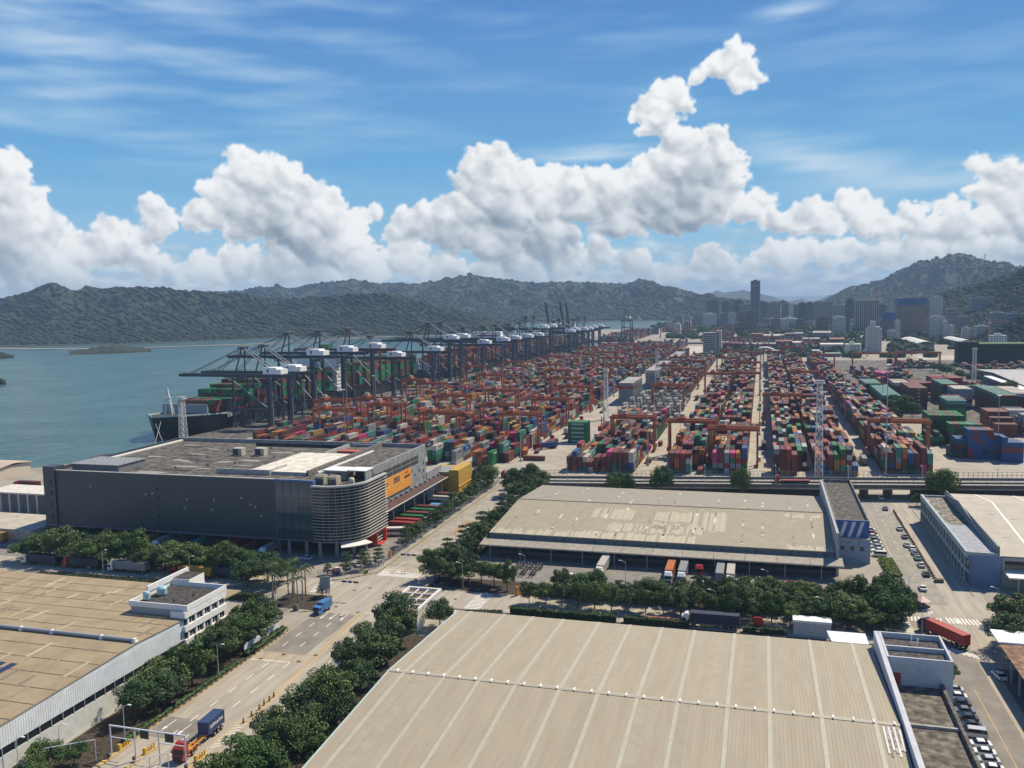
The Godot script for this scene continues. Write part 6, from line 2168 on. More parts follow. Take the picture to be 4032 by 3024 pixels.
func build_port() -> void:
	# quay apron with fenders
	var ap := MB.new()
	for k in 12:
		var za := -400.0 - k * 106.0
		var zb := za - 106.0
		ap.plate(poly([[quay_x.call(za) + 1.0, za], [quay_x.call(za) + 46, za], [quay_x.call(zb) + 46, zb], [quay_x.call(zb) + 1.0, zb]]), 0.02)
	struct("quay", ap, M(0.24, 0.225, 0.20, 0.9, 0.0, "stain", 30.0))
	for s in [4.0, 34.0]:
		var b := MB.new()
		b.bar(Vector3(quay_x.call(-470.0) + s, 0.1, -470), Vector3(quay_x.call(-1660.0) + s, 0.1, -1660), 0.5, 0.2)
		struct("crane_rail", b, M(0.12, 0.10, 0.08, 0.6))
	ship("dark green container ship with green and brown boxes, bow by the lattice mast", -880, 381, Vector3(0.016, 0.03, 0.03), [8, 13, 8, 1, 0, 2, 8], 8, -715, 61, "green")
	ship("container ship carrying rust red boxes under the middle cranes", -1235, 330, Vector3(0.035, 0.028, 0.028), [0, 0, 2, 0, 3], 7, -1150, 62, "rust")
	ship("distant container ship with mixed boxes at the far end of the quay", -1610, 340, Vector3(0.02, 0.028, 0.045), [10, 10, 0, 4, 2, 7], 6, -1540, 63, "mixed")
	# cranes: low type, tall type, booms raised far off
	var navy := Vector3(0.040, 0.052, 0.070)
	var low := make_sts(36.5, 58.5, navy)
	var tall := make_sts(46.5, 66.5, navy)
	var red := make_sts(46.5, 66.5, Vector3(0.15, 0.035, 0.03))
	var up := make_sts(35.0, 56.0, navy, true)
	var used := {}
	var list := [[low, -556], [low, -581], [tall, -614], [tall, -660], [red, -710], [low, -749], [low, -838], [tall, -881], [tall, -913], [low, -979], [low, -1045], [low, -1090], [low, -1141], [low, -1190], [tall, -1216], [tall, -1256], [up, -1359], [low, -1390], [up, -1443], [up, -1478], [low, -1510], [low, -1560]]
	for q in list:
		var z: float = q[1]
		var at := Vector3(float(quay_x.call(z)) + 34.0, 0, z)
		var turn := -0.056
		var o: Node3D = q[0]
		var lab := ""
		var spot := "over the green ship" if z > -800 else ("over the ship with rust red boxes" if z > -1240 else "at the far end of the quay")
		if o == low:
			lab = "low dark blue quay crane with boom lowered " + spot
		elif o == tall:
			lab = "tall dark blue quay crane with high boom " + spot
		elif o == red:
			lab = "dark red quay crane standing between the blue cranes"
		else:
			lab = "dark blue quay crane with boom raised upright at the quay's far end"
		if not used.has(o):
			used[o] = true
			o.position = at
			o.rotation.y = turn
			o.set_meta("label", lab)
			if o != red:
				o.set_meta("group", "quay cranes: " + lab)
		else:
			dup(o, at, turn, lab, "quay cranes: " + lab)
	var lone := dup(tall, Vector3(-264, 0, -1770), PI / 2, "lone dark quay crane seen end-on beside the dock basin")
	lone.set_meta("group", "cranes beside the dock basin")
	var mob := dup(low, Vector3(-440, 0, -352), PI * 0.5, "pale crane standing by the water at the old wharf")
	mob.set_meta("group", "cranes at the old wharf")
	mob.position = Vector3(-447, -6, -330)
	mob.scale = Vector3(0.5, 0.55, 0.5)

# ---------------------------------------------------------------- city
const CITY := [[-20, -2499, 25, 132, "tower"], [-156, -2895, 37, 79, "dark"], [-116, -2897, 23, 75, "dark"], [-73, -2799, 28, 77, "dark"], [-100, -2948, 17, 66, "blue"], [-51, -2699, 35, 67, "grey"], [3, -2700, 21, 72, "blue"], [34, -2899, 39, 70, "beige"], [66, -2799, 18, 64, "grey"], [83, -2798, 15, 66, "white"], [91, -2598, 14, 62, "grey"], [107, -2597, 19, 68, "dark"], [124, -2496, 23, 69, "blue"], [180, -2994, 32, 68, "beige"], [209, -3042, 21, 68, "beige"], [235, -2990, 39, 56, "grey"], [205, -2290, 19, 77, "dark"], [232, -2187, 50, 76, "stripe"], [158, -1993, 24, 41, "white"], [135, -2195, 26, 38, "brown"], [-186, -2693, 22, 40, "grey"], [-149, -2595, 38, 41, "white"], [-109, -2597, 22, 42, "grey"], [-82, -2498, 21, 45, "white"], [-49, -2199, 15, 48, "brown"], [-27, -2299, 32, 54, "brown"], [-262, -2888, 23, 32, "beige"], [-232, -2840, 23, 29, "grey"], [64, -2299, 40, 32, "white"], [41, -2399, 10, 26, "grey"], [-271, -2736, 24, 20, "grey"], [-202, -2692, 12, 26, "beige"], [-119, -2497, 11, 32, "beige"], [292, -2382, 20, 61, "blue"], [297, -1977, 54, 77, "frame"], [243, -1884, 21, 50, "net"], [229, -1886, 9, 38, "grey"], [361, -2068, 25, 80, "white"], [327, -1871, 23, 42, "white"], [341, -1858, 9, 34, "white"], [256, -1862, 9, 35, "white"], [401, -2112, 23, 54, "grey"], [414, -2058, 22, 38, "grey"], [485, -2248, 41, 76, "grey"], [576, -2432, 43, 75, "grey"], [551, -2232, 49, 59, "blue"], [453, -1947, 27, 47, "grey"], [497, -1988, 40, 44, "blue"], [362, -1660, 20, 30, "white"], [341, -1460, 22, 23, "white"], [235, -1784, 14, 19, "white"], [160, -2093, 12, 39, "white"], [171, -2072, 11, 38, "white"], [173, -2994, 23, 69, "beige"], [208, -3092, 35, 69, "beige"], [326, -1719, 9, 29, "white"], [343, -1685, 13, 26, "white"],
	[106, -1476, 34, 12, "shedw"], [108, -1746, 32, 21, "shedg"], [78, -1397, 10, 6, "shedw"], [97, -1326, 20, 6, "shedt"], [123, -1595, 23, 15, "shedr"], [27, -1799, 12, 13, "shedw"], [9, -1849, 14, 11, "shedw"], [84, -1647, 28, 13, "shedg"], [-11, -1899, 23, 12, "shedr"], [52, -1849, 16, 14, "shedr"], [70, -1848, 16, 15, "shedg"], [-23, -1329, 21, 6, "shedw"], [25, -1399, 41, 6, "shedg"], [-48, -1479, 32, 14, "shedr"], [-5, -1519, 52, 11, "shedg"], [35, -1549, 27, 14, "shedr"], [57, -1558, 17, 11, "shedw"], [-108, -1285, 16, 6, "shedw"], [-86, -1256, 13, 6, "shedw"]]

func tower_block(x: float, z: float, w: float, h: float, st: String, sd: int) -> void:
	var walls := {"tower": Vector3(0.10, 0.12, 0.145), "dark": Vector3(0.10, 0.11, 0.125), "blue": Vector3(0.12, 0.155, 0.19), "grey": Vector3(0.27, 0.28, 0.29), "beige": Vector3(0.36, 0.32, 0.27), "white": Vector3(0.58, 0.58, 0.56), "stripe": Vector3(0.46, 0.43, 0.37), "brown": Vector3(0.22, 0.16, 0.125), "frame": Vector3(0.24, 0.175, 0.13), "net": Vector3(0.26, 0.26, 0.25)}
	var names := {"tower": "tallest dark glass tower on the city skyline", "dark": "dark residential tower in the distant city", "blue": "blue grey glazed tower in the distant city", "grey": "grey tower block in the distant city", "beige": "hazy beige apartment tower in the distant city", "white": "white block of flats near the hillside", "stripe": "wide apartment slab with pale vertical stripes", "brown": "brown mid-rise block below the tall tower", "frame": "unfinished concrete tower frame topped with blue netting", "net": "unfinished block wrapped in blue netting beside the tower frame"}
	var r := RandomNumberGenerator.new()
	r.seed = sd
	var t := thing("tower_block" if h > 24 else "apartment_block", names[st], "building", Vector3(x, 0, z), r.randf_range(-0.12, 0.12), "distant city: " + names[st])
	var c: Vector3 = walls[st] * r.randf_range(0.62, 0.9)
	var d := maxf(12.0, w * 0.7)
	part_box("body", -w / 2, 0, -d / 2, w / 2, h, d / 2, M(c.x, c.y, c.z, 0.7), t)
	var win := MB.new()
	var rows := int(h / 3.2)
	if st == "stripe" or st == "dark" or st == "beige":
		var n := maxi(3, int(w / 4.2))
		for k in n:
			var x0 := -w / 2 + (k + 0.22) * w / n
			win.span(x0, 2, d / 2, x0 + w / n * 0.5, h - 2.0, d / 2 + 0.15)
		for k in 3:
			win.span(-w / 2 - 0.15, 2, -d / 2 + (k + 0.2) * d / 3, -w / 2, h - 2, -d / 2 + (k + 0.7) * d / 3)
		for k in rows:
			win.span(-w / 2 - 0.1, k * 3.2 + 1.0, d / 2, w / 2 + 0.1, k * 3.2 + 1.5, d / 2 + 0.1)
	else:
		for k in rows:
			var y := k * 3.2 + 1.6
			if st == "white" or st == "frame":
				var n := maxi(3, int(w / 3.4))
				for j in n:
					win.span(-w / 2 + (j + 0.25) * w / n, y, d / 2, -w / 2 + (j + 0.72) * w / n, y + 1.5, d / 2 + 0.12)
			else:
				win.span(-w / 2 + 0.6, y, d / 2, w / 2 - 0.6, y + 1.4, d / 2 + 0.12)
			win.span(-w / 2 - 0.12, y, -d / 2 + 0.8, -w / 2, y + 1.4, d / 2 - 0.8)
	var wn := obj("windows", win, M(0.03, 0.04, 0.05, 0.2) if st != "tower" else M(0.05, 0.065, 0.085, 0.15), t)
	wn.set_meta("kind", "stuff")
	part_box("roof_plant", -w * 0.22, h, -d * 0.2, w * 0.2, h + 3.0, d * 0.22, M(c.x * 1.1, c.y * 1.1, c.z * 1.1, 0.8), t)
	if st == "frame" or st == "net":
		part_box("blue_netting", -w / 2 - 0.5, h * (0.84 if st == "frame" else 0.72), -d / 2 - 0.5, w / 2 + 0.5, h + 1.5, d / 2 + 0.5, M(0.03, 0.09, 0.22, 0.8), t)
	if st == "tower":
		part_box("crown_band", -w / 2 - 0.3, h - 15, -d / 2 - 0.3, w / 2 + 0.3, h - 13.6, d / 2 + 0.3, M(0.4, 0.42, 0.43, 0.5), t)
		part_box("crown_band", -w / 2 - 0.3, h - 22.6, -d / 2 - 0.3, w / 2 + 0.3, h - 22, d / 2 + 0.3, M(0.3, 0.32, 0.33, 0.5), t)
		for k in 3:
			part_box("corner_fin", -w / 2 - 0.2 + k * w * 0.46, 0, d / 2, -w / 2 + 1.0 + k * w * 0.46, h, d / 2 + 0.4, M(0.18, 0.2, 0.23, 0.5), t)

func shed(x: float, z: float, w: float, h: float, st: String, sd: int) -> void:
	var c: Vector3 = {"shedw": Vector3(0.62, 0.61, 0.56), "shedg": Vector3(0.30, 0.32, 0.32), "shedr": Vector3(0.24, 0.085, 0.06), "shedt": Vector3(0.20, 0.33, 0.29)}[st]
	var n: String = {"shedw": "low white shed between the yard and the city", "shedg": "low grey depot building between the yard and the city", "shedr": "low dark red depot building between the yard and the city", "shedt": "small green roofed shed behind the container blocks"}[st]
	var t := thing("depot_shed", n, "shed", Vector3(x, 0, z), 0.0, "sheds: " + n)
	part_box("wall", -w / 2, 0, -9, w / 2, h * 0.86, 9, M(c.x * 0.8, c.y * 0.8, c.z * 0.8, 0.8, 0.0, "grime", 12.0), t)
	var b := MB.new()
	slope(b, -w / 2 - 0.6, w / 2 + 0.6, -9.6, h * 0.86, 0, h, 0.3)
	slope(b, -w / 2 - 0.6, w / 2 + 0.6, 9.6, h * 0.86, 0, h, 0.3)
	obj("roof", b, M(minf(c.x * 1.25, 0.8), minf(c.y * 1.25, 0.8), minf(c.z * 1.25, 0.8), 0.6, 0.0, "grime", 16.0), t)
	for k in maxi(2, int(w / 8)):
		part_box("opening", -w / 2 + 1.5 + k * 7.6, 0, 9.0, -w / 2 + 5.5 + k * 7.6, h * 0.5, 9.1, M(0.03, 0.03, 0.035, 0.8), t)

func pylon(at: Vector3, h: float, label: String) -> void:
	var t := thing("power_pylon", label, "pylon", at, 0.4)
	var m := M(0.42, 0.44, 0.46, 0.6)
	var b := MB.new()
	for k in 4:
		b.bar(Vector3(((k % 2) * 2 - 1) * h * 0.09, -12, ((k / 2) * 2 - 1) * h * 0.09), Vector3(((k % 2) * 2 - 1) * 0.6, h, ((k / 2) * 2 - 1) * 0.6), 0.6)
	for k in 7:
		var y := h * k / 7.0
		var w := lerpf(h * 0.09, 0.6, k / 7.0)
		b.bar(Vector3(-w, y, w), Vector3(w * 0.85, y + h / 7.0, w * 0.85), 0.35)
		b.bar(Vector3(w, y, w), Vector3(-w * 0.85, y + h / 7.0, w * 0.85), 0.35)
	obj("lattice", b, m, t)
	for k in 3:
		part_box("cross_arm", -h * 0.13, h * (0.72 + k * 0.11), -0.4, h * 0.13, h * (0.72 + k * 0.11) + 0.7, 0.4, m, t)

func tower_crane(at: Vector3, h: float, jib: float, turn: float, label: String) -> void:
	var t := thing("tower_crane", label, "crane", at, turn)
	var m := M(0.50, 0.22, 0.05, 0.6)
	part_box("mast", -0.8, 0, -0.8, 0.8, h, 0.8, m, t)
	part_box("jib", -jib * 0.3, h, -0.6, jib, h + 1.3, 0.6, m, t)
	part_box("cab", -1.2, h - 2.4, 0.8, 1.2, h, 2.6, M(0.6, 0.6, 0.56, 0.5), t)
	part_box("counterweight", -jib * 0.3, h - 2.0, -1.2, -jib * 0.22, h, 1.2, M(0.3, 0.3, 0.3, 0.8), t)
	var b := MB.new()
	b.bar(Vector3(0, h, 0), Vector3(0, h + 6, 0), 0.9)
	b.bar(Vector3(0, h + 6, 0), Vector3(jib * 0.7, h + 1.3, 0), 0.25)
	b.bar(Vector3(0, h + 6, 0), Vector3(-jib * 0.28, h + 1.3, 0), 0.25)
	obj("tie", b, m, t)

func build_city() -> void:
	var i := 0
	for q in CITY:
		i += 1
		if String(q[4]).begins_with("shed"):
			shed(q[0], q[1], q[2], q[3], q[4], i)
		else:
			tower_block(q[0], q[1], q[2], q[3], q[4], i)
	# hazy towers filling the skyline behind
	var r := RandomNumberGenerator.new()
	r.seed = 404
	for k in 46:
		var x := r.randf_range(-60, 330)
		tower_block(x, r.randf_range(-3500, -2950), r.randf_range(14, 30), r.randf_range(44, 74), ["beige", "grey", "blue", "white"][k % 4], 500 + k)
	for k in 40:
		tower_block(r.randf_range(-260, 460), r.randf_range(-2680, -2050), r.randf_range(10, 26), r.randf_range(12, 34), ["white", "grey", "beige", "brown"][k % 4], 700 + k)
	# the tall white block, the cream block and the grey office in the yard
	var t := thing("office_tower", "tall white office tower with stepped top behind the gantry cranes", "building")
	var wm := M(0.60, 0.60, 0.57, 0.7, 0.0, "grime", 12.0)
	part_box("body", 151, 0, -1424, 172, 37, -1404, wm, t)
	part_box("upper_body", 153, 37, -1422, 170, 39.5, -1406, wm, t)
	part_box("stair_tower", 156.5, 39.5, -1420, 163.5, 48, -1408, wm, t)
	for f in 11:
		for c in 6:
			part_box("window", 153.2 + c * 3.2, 2.4 + f * 3.2, -1404, 154.6 + c * 3.2, 3.8 + f * 3.2, -1403.8, M(0.10, 0.12, 0.13, 0.3), t)
	var o := thing("office_block", "six storey cream office block with dark windows behind the yard", "building")
	part_box("body", 116, 0, -1360, 137.5, 17, -1342, M(0.60, 0.60, 0.50, 0.7), o)
	part_box("roof_house", 122, 17, -1356, 128, 20, -1348, M(0.60, 0.60, 0.50, 0.7), o)
	for f in 5:
		for c in 3:
			part_box("window", 122.6 + c * 4.4, 2.2 + f * 2.9, -1342, 125.8 + c * 4.4, 3.6 + f * 2.9, -1341.8, M(0.05, 0.06, 0.06, 0.3), o)
	var g := thing("office_block", "ten storey grey office block with ribbon windows at the yard's end", "building")
	part_box("body", -91, 0, -1424, -71, 33, -1404, M(0.40, 0.39, 0.36, 0.7, 0.0, "grime", 14.0), g)
	part_box("stair_tower", -71, 0, -1426, -62.6, 36, -1406, M(0.44, 0.43, 0.41, 0.7, 0.0, "grime", 14.0), g)
	part_box("stair_glass", -69.5, 3, -1406, -67, 33, -1405.8, M(0.06, 0.07, 0.08, 0.3), g)
	for f in 9:
		part_box("window_band", -90, 3.0 + f * 3.3, -1404, -72, 4.7 + f * 3.3, -1403.8, M(0.06, 0.07, 0.08, 0.3), g)
	var a := thing("arched_roof", "white arched gate roof at the end of the yard lane", "roof")
	var ab := MB.new()
	for k in 10:
		var u0 := -1.0 + 0.2 * k
		var u1 := u0 + 0.2
		ab.quad(Vector3(4 + u0 * 14, 10 - u0 * u0 * 4.0, -1412), Vector3(4 + u0 * 14, 10 - u0 * u0 * 4.0, -1398), Vector3(4 + u1 * 14, 10 - u1 * u1 * 4.0, -1398), Vector3(4 + u1 * 14, 10 - u1 * u1 * 4.0, -1412))
		ab.quad(Vector3(4 + u0 * 14, 9.0 - u0 * u0 * 4.0, -1398), Vector3(4 + u0 * 14, 10 - u0 * u0 * 4.0, -1398), Vector3(4 + u1 * 14, 10 - u1 * u1 * 4.0, -1398), Vector3(4 + u1 * 14, 9.0 - u1 * u1 * 4.0, -1398))
	obj("vault", ab, M(0.85, 0.86, 0.84, 0.5), a)
	for s in [-9.6, 17.6]:
		part_box("support", s, 0, -1405, s + 0.8, 6.2, -1404, M(0.5, 0.5, 0.5, 0.7), a)
	# freight sheds with white vaulted roofs
	for q in [[236, -1673, 262, -1500, "long white roofed freight shed beside the sandy lot"], [306, -1682, 328, -1545, "second long white roofed freight shed near the hillside"]]:
		var f := thing("freight_shed", q[4], "shed")
		var fb := MB.new()
		for k in 8:
			var u0 := -1.0 + 0.25 * k
			var u1 := u0 + 0.25
			var mx: float = (q[0] + q[2]) / 2.0
			var hw: float = (q[2] - q[0]) / 2.0
			fb.quad(Vector3(mx + u0 * hw, 12 - u0 * u0 * 3, q[1]), Vector3(mx + u0 * hw, 12 - u0 * u0 * 3, q[3]), Vector3(mx + u1 * hw, 12 - u1 * u1 * 3, q[3]), Vector3(mx + u1 * hw, 12 - u1 * u1 * 3, q[1]))
		obj("vaulted_roof", fb, M(0.72, 0.73, 0.70, 0.6, 0.0, "grime", 30.0), f)
		part_box("wall", q[0] + 1, 0, q[1] + 1, q[2] - 1, 8.8, q[3] - 1, M(0.12, 0.12, 0.12, 0.8), f)
	var n := thing("netted_building", "building site wrapped in dark green netting beside the freight yard", "building")
	var nm := M(0.022, 0.045, 0.02, 0.95, 0.0, "stain", 10.0)
	part_box("netting", 254, 0, -1225, 312, 24, -1186, nm, n)
	part_box("netting_tower", 230, 0, -1190, 252, 28, -1166, nm, n)
	part_box("net_top", 253.4, 24, -1225.6, 312.6, 24.8, -1185.4, M(0.05, 0.12, 0.03, 0.9), n)
	var s := thing("freight_shed", "wide grey metal roof beyond the depot mast", "shed")
	var sb := MB.new()
	slope(sb, 214, 330, -800, 8.0, -930, 10.5, 0.4)
	slope(sb, 214, 330, -1000, 8.0, -930, 10.5, 0.4)
	obj("roof", sb, M(0.40, 0.41, 0.41, 0.6, 0.0, "grime", 40.0), s)
	part_box("wall", 216, 0, -996, 328, 7.8, -804, M(0.16, 0.17, 0.2, 0.8), s)
	part_box("white_eave", 206, 6.6, -930, 214, 7.4, -800, M(0.74, 0.75, 0.74, 0.5), s)
	for k in 16:
		part_box("eave_post", 206.4, 0, -928 + k * 8, 206.8, 6.6, -927.6 + k * 8, M(0.2, 0.22, 0.3, 0.7), s)
	struct("sandy_lot", sheet(206, -1346, 262, -1262, 0.02), M(0.50, 0.45, 0.36, 0.9, 0.0, "patch", 40.0))
	struct("sandy_lot", sheet(-142, -1615, -92, -1400, 0.02), M(0.54, 0.50, 0.42, 0.9, 0.0, "patch", 40.0))
	pylon(Vector3(495, 92, -2500), 40, "lattice power pylon on the dark wooded slope")
	pylon(Vector3(1000, 226, -4560), 42, "lattice power pylon on the mountain ridge")
	pylon(Vector3(368, 42, -2350), 44, "lattice power pylon between the tower blocks")
	tower_crane(Vector3(352, 0, -1560), 40, 32, 0.2, "orange tower crane beside the netted building")
	tower_crane(Vector3(300, 0, -1962), 94, 26, 0.6, "tower crane above the unfinished tower frame")
	tower_crane(Vector3(257, 0, -2175), 92, 24, 1.2, "tower crane behind the striped apartment slab")
	tower_crane(Vector3(404, 0, -1440), 34, 30, -0.3, "orange tower crane at the foot of the dark slope")
	# far woods between the city and the yard, one mass
	var leaf := MB.new()
	leaf.tinted = true
	for k in 60:
		var d := Vector3(r.randf_range(-1, 1), r.randf_range(-0.35, 1), r.randf_range(-1, 1)).normalized()
		var p := d * r.randf_range(0.7, 1.0)
		var u := d.cross(Vector3(r.randf(), r.randf(), r.randf())).normalized() * 0.42
		var v := d.cross(u).normalized() * 0.42
		var tn := r.randf_range(0.7, 1.35)
		leaf.tint = Color(0.038 * tn, 0.075 * tn, 0.022 * tn)
		leaf.quad(p - u - v, p - u + v + d * 0.1, p + u + v, p + u - v + d * 0.1)
	var mm := MultiMesh.new()
	mm.transform_format = MultiMesh.TRANSFORM_3D
	mm.mesh = leaf.mesh()
	var xs := []
	for k in 9000:
		var x := r.randf_range(-330, 620)
		var z := r.randf_range(-3300, -1290)
		if noise_big.get_noise_2d(x / 70.0, z / 120.0) < 0.02 and z < -1900:
			continue
		if z > -1900 and (noise_big.get_noise_2d(x / 60.0 + 7.0, z / 90.0) < 0.12 or x < -60):
			continue
		if x < -205 and z > -2640:
			continue
		var sc := r.randf_range(3.5, 8.0)
		xs.append(Transform3D(Basis(Vector3.UP, r.randf() * TAU).scaled(Vector3(sc, sc * r.randf_range(0.7, 1.0), sc)), Vector3(x, sc * 0.5, z)))
	mm.instance_count = xs.size()
	for k in xs.size():
		mm.set_instance_transform(k, xs[k])
	var w := MultiMeshInstance3D.new()
	w.multimesh = mm
	w.material_override = tinted_mat(0.9)
	w.name = "distant_trees"
	w.set_meta("kind", "stuff")
	add_child(w)
	tag(w, "dark green mass of trees among the city blocks", "trees")

# ---------------------------------------------------------------- vehicles
func extrude(b: MB, prof: Array, w: float, w_top := -1.0, y_mid := 0.0) -> void:
	# side profile (z, y) stretched across x; narrower above y_mid when w_top is given
	var n := prof.size()
	for i in n:
		var p: Vector2 = prof[i]
		var q: Vector2 = prof[(i + 1) % n]
		var wp := w / 2 if w_top < 0 or p.y <= y_mid else w_top / 2
		var wq := w / 2 if w_top < 0 or q.y <= y_mid else w_top / 2
		b.quad(Vector3(-wp, p.y, p.x), Vector3(wp, p.y, p.x), Vector3(wq, q.y, q.x), Vector3(-wq, q.y, q.x))
	var pp := PackedVector2Array()
	for p in prof:
		pp.append(p)
	var ix := Geometry2D.triangulate_polygon(pp)
	for i in range(0, ix.size(), 3):
		for s in [-1, 1]:
			var v := []
			for k in 3:
				var p: Vector2 = pp[ix[i + k]]
				var ww := w / 2 if w_top < 0 or p.y <= y_mid else w_top / 2
				v.append(Vector3(s * ww, p.y, p.x))
			b.tri(v[0], v[1], v[2])

var car_proto := {}

func car(at: Vector3, turn: float, tone: String, label: String, group := "", van := false) -> void:
	var tones := {"white": Vector3(0.74, 0.74, 0.72), "black": Vector3(0.012, 0.012, 0.014), "grey": Vector3(0.16, 0.17, 0.18), "silver": Vector3(0.45, 0.47, 0.48), "blue": Vector3(0.03, 0.07, 0.16), "teal": Vector3(0.10, 0.24, 0.26), "red": Vector3(0.30, 0.03, 0.025), "beige": Vector3(0.45, 0.40, 0.28)}
	var key := tone + ("v" if van else "")
	if car_proto.has(key):
		dup(car_proto[key], at, turn, label, group)
		return
	var t := thing("van" if van else "car", label, "van" if van else "car", at, turn, group)
	car_proto[key] = t
	var c: Vector3 = tones[tone]
	var m := StandardMaterial3D.new()
	m.albedo_color = Color(c.x, c.y, c.z).linear_to_srgb()
	m.roughness = 0.35
	m.clearcoat_enabled = true
	m.clearcoat = 0.8
	m.clearcoat_roughness = 0.08
	var b := MB.new()
	var g := MB.new()
	var rf := MB.new()
	if van:
		extrude(b, [Vector2(-2.35, 0.35), Vector2(-2.42, 0.75), Vector2(-1.9, 1.1), Vector2(2.3, 1.15), Vector2(2.38, 0.6), Vector2(2.3, 0.32)], 1.85)
		extrude(g, [Vector2(-1.88, 1.1), Vector2(-1.25, 1.82), Vector2(2.1, 1.86), Vector2(2.28, 1.14)], 1.78, 1.6, 1.5)
		extrude(rf, [Vector2(-1.2, 1.83), Vector2(-1.0, 1.96), Vector2(2.0, 1.97), Vector2(2.12, 1.87)], 1.62)
	else:
		extrude(b, [Vector2(-2.2, 0.30), Vector2(-2.28, 0.55), Vector2(-2.12, 0.76), Vector2(-1.05, 0.92), Vector2(1.55, 0.97), Vector2(2.2, 0.9), Vector2(2.27, 0.55), Vector2(2.18, 0.30)], 1.78)
		extrude(g, [Vector2(-1.05, 0.91), Vector2(-0.35, 1.38), Vector2(0.95, 1.40), Vector2(1.65, 0.96)], 1.62, 1.34, 1.2)
		extrude(rf, [Vector2(-0.36, 1.385), Vector2(-0.2, 1.45), Vector2(0.8, 1.46), Vector2(0.98, 1.40)], 1.36)
	obj("body", b, m, t)
	obj("windows", g, M(0.012, 0.015, 0.02, 0.08), t)
	obj("roof", rf, m, t)
	for sx in [-1, 1]:
		for sz in [-1.38, 1.36]:
			var w := MB.new()
			w.tube(Vector3(sx * 0.70, 0.32, sz), Vector3(sx * 0.91, 0.32, sz), 0.32, 0.32, 12)
			var wh := obj("wheel", w, M(0.015, 0.015, 0.015, 0.9), t)
			var ri := MB.new()
			ri.tube(Vector3(sx * 0.90, 0.32, sz), Vector3(sx * 0.93, 0.32, sz), 0.2, 0.18, 10)
			obj("rim", ri, M(0.45, 0.46, 0.47, 0.3, 0.6), wh)
		part_box("headlight", sx * 0.62 - 0.2, 0.60, -2.30, sx * 0.62 + 0.2, 0.74, -2.16, M(0.75, 0.75, 0.72, 0.15), t)
		part_box("tail_light", sx * 0.64 - 0.18, 0.66, 2.2, sx * 0.64 + 0.18, 0.84, 2.3, M(0.30, 0.01, 0.01, 0.3), t)

func wheels(t: Node3D, w: float, zs: Array, r := 0.5) -> void:
	for z in zs:
		for sx in [-1, 1]:
			var b := MB.new()
			b.tube(Vector3(sx * (w / 2 - 0.35), r, z), Vector3(sx * w / 2, r, z), r, r, 12)
			var o := obj("wheel", b, M(0.015, 0.015, 0.015, 0.9), t)
			var h := MB.new()
			h.tube(Vector3(sx * w / 2, r, z), Vector3(sx * (w / 2 + 0.03), r, z), r * 0.5, r * 0.45, 8)
			obj("hub", h, M(0.35, 0.33, 0.3, 0.5), o)

func truck_cab(t: Node3D, z: float, c: Vector3, roof := true) -> void:
	# front of the cab at z, facing -z
	var b := MB.new()
	extrude(b, [Vector2(z, 0.5), Vector2(z - 0.02, 1.5), Vector2(z + 0.22, 2.9), Vector2(z + 1.9, 3.05), Vector2(z + 1.9, 0.7), Vector2(z + 1.0, 0.5)], 2.4)
	var cb := obj("cab", b, M(c.x, c.y, c.z, 0.35), t)
	var g := MB.new()
	g.quad(Vector3(-1.1, 1.62, z - 0.02), Vector3(-1.05, 2.6, z + 0.15), Vector3(1.05, 2.6, z + 0.15), Vector3(1.1, 1.62, z - 0.02))
	obj("windscreen", g, M(0.012, 0.015, 0.02, 0.08), cb)
	for sx in [-1, 1]:
		part_box("side_window", sx * 1.21 - 0.015, 1.65, z + 0.35, sx * 1.21 + 0.015, 2.5, z + 1.25, M(0.012, 0.015, 0.02, 0.08), cb)
		part_box("headlight", sx * 0.85 - 0.2, 0.75, z - 0.05, sx * 0.85 + 0.2, 1.0, z + 0.05, M(0.7, 0.7, 0.66, 0.15), cb)
		part_box("mirror", sx * 1.4 - 0.1, 1.8, z + 0.1, sx * 1.4 + 0.1, 2.5, z + 0.2, M(0.03, 0.03, 0.03, 0.6), cb)
	part_box("grille", -0.9, 0.6, z - 0.06, 0.9, 1.35, z + 0.02, M(0.03, 0.03, 0.035, 0.5), cb)
	if roof:
		var d := MB.new()
		extrude(d, [Vector2(z + 0.4, 2.95), Vector2(z + 1.1, 3.6), Vector2(z + 1.9, 3.7), Vector2(z + 1.9, 3.0)], 2.1)
		obj("wind_deflector", d, M(c.x, c.y, c.z, 0.35), cb)

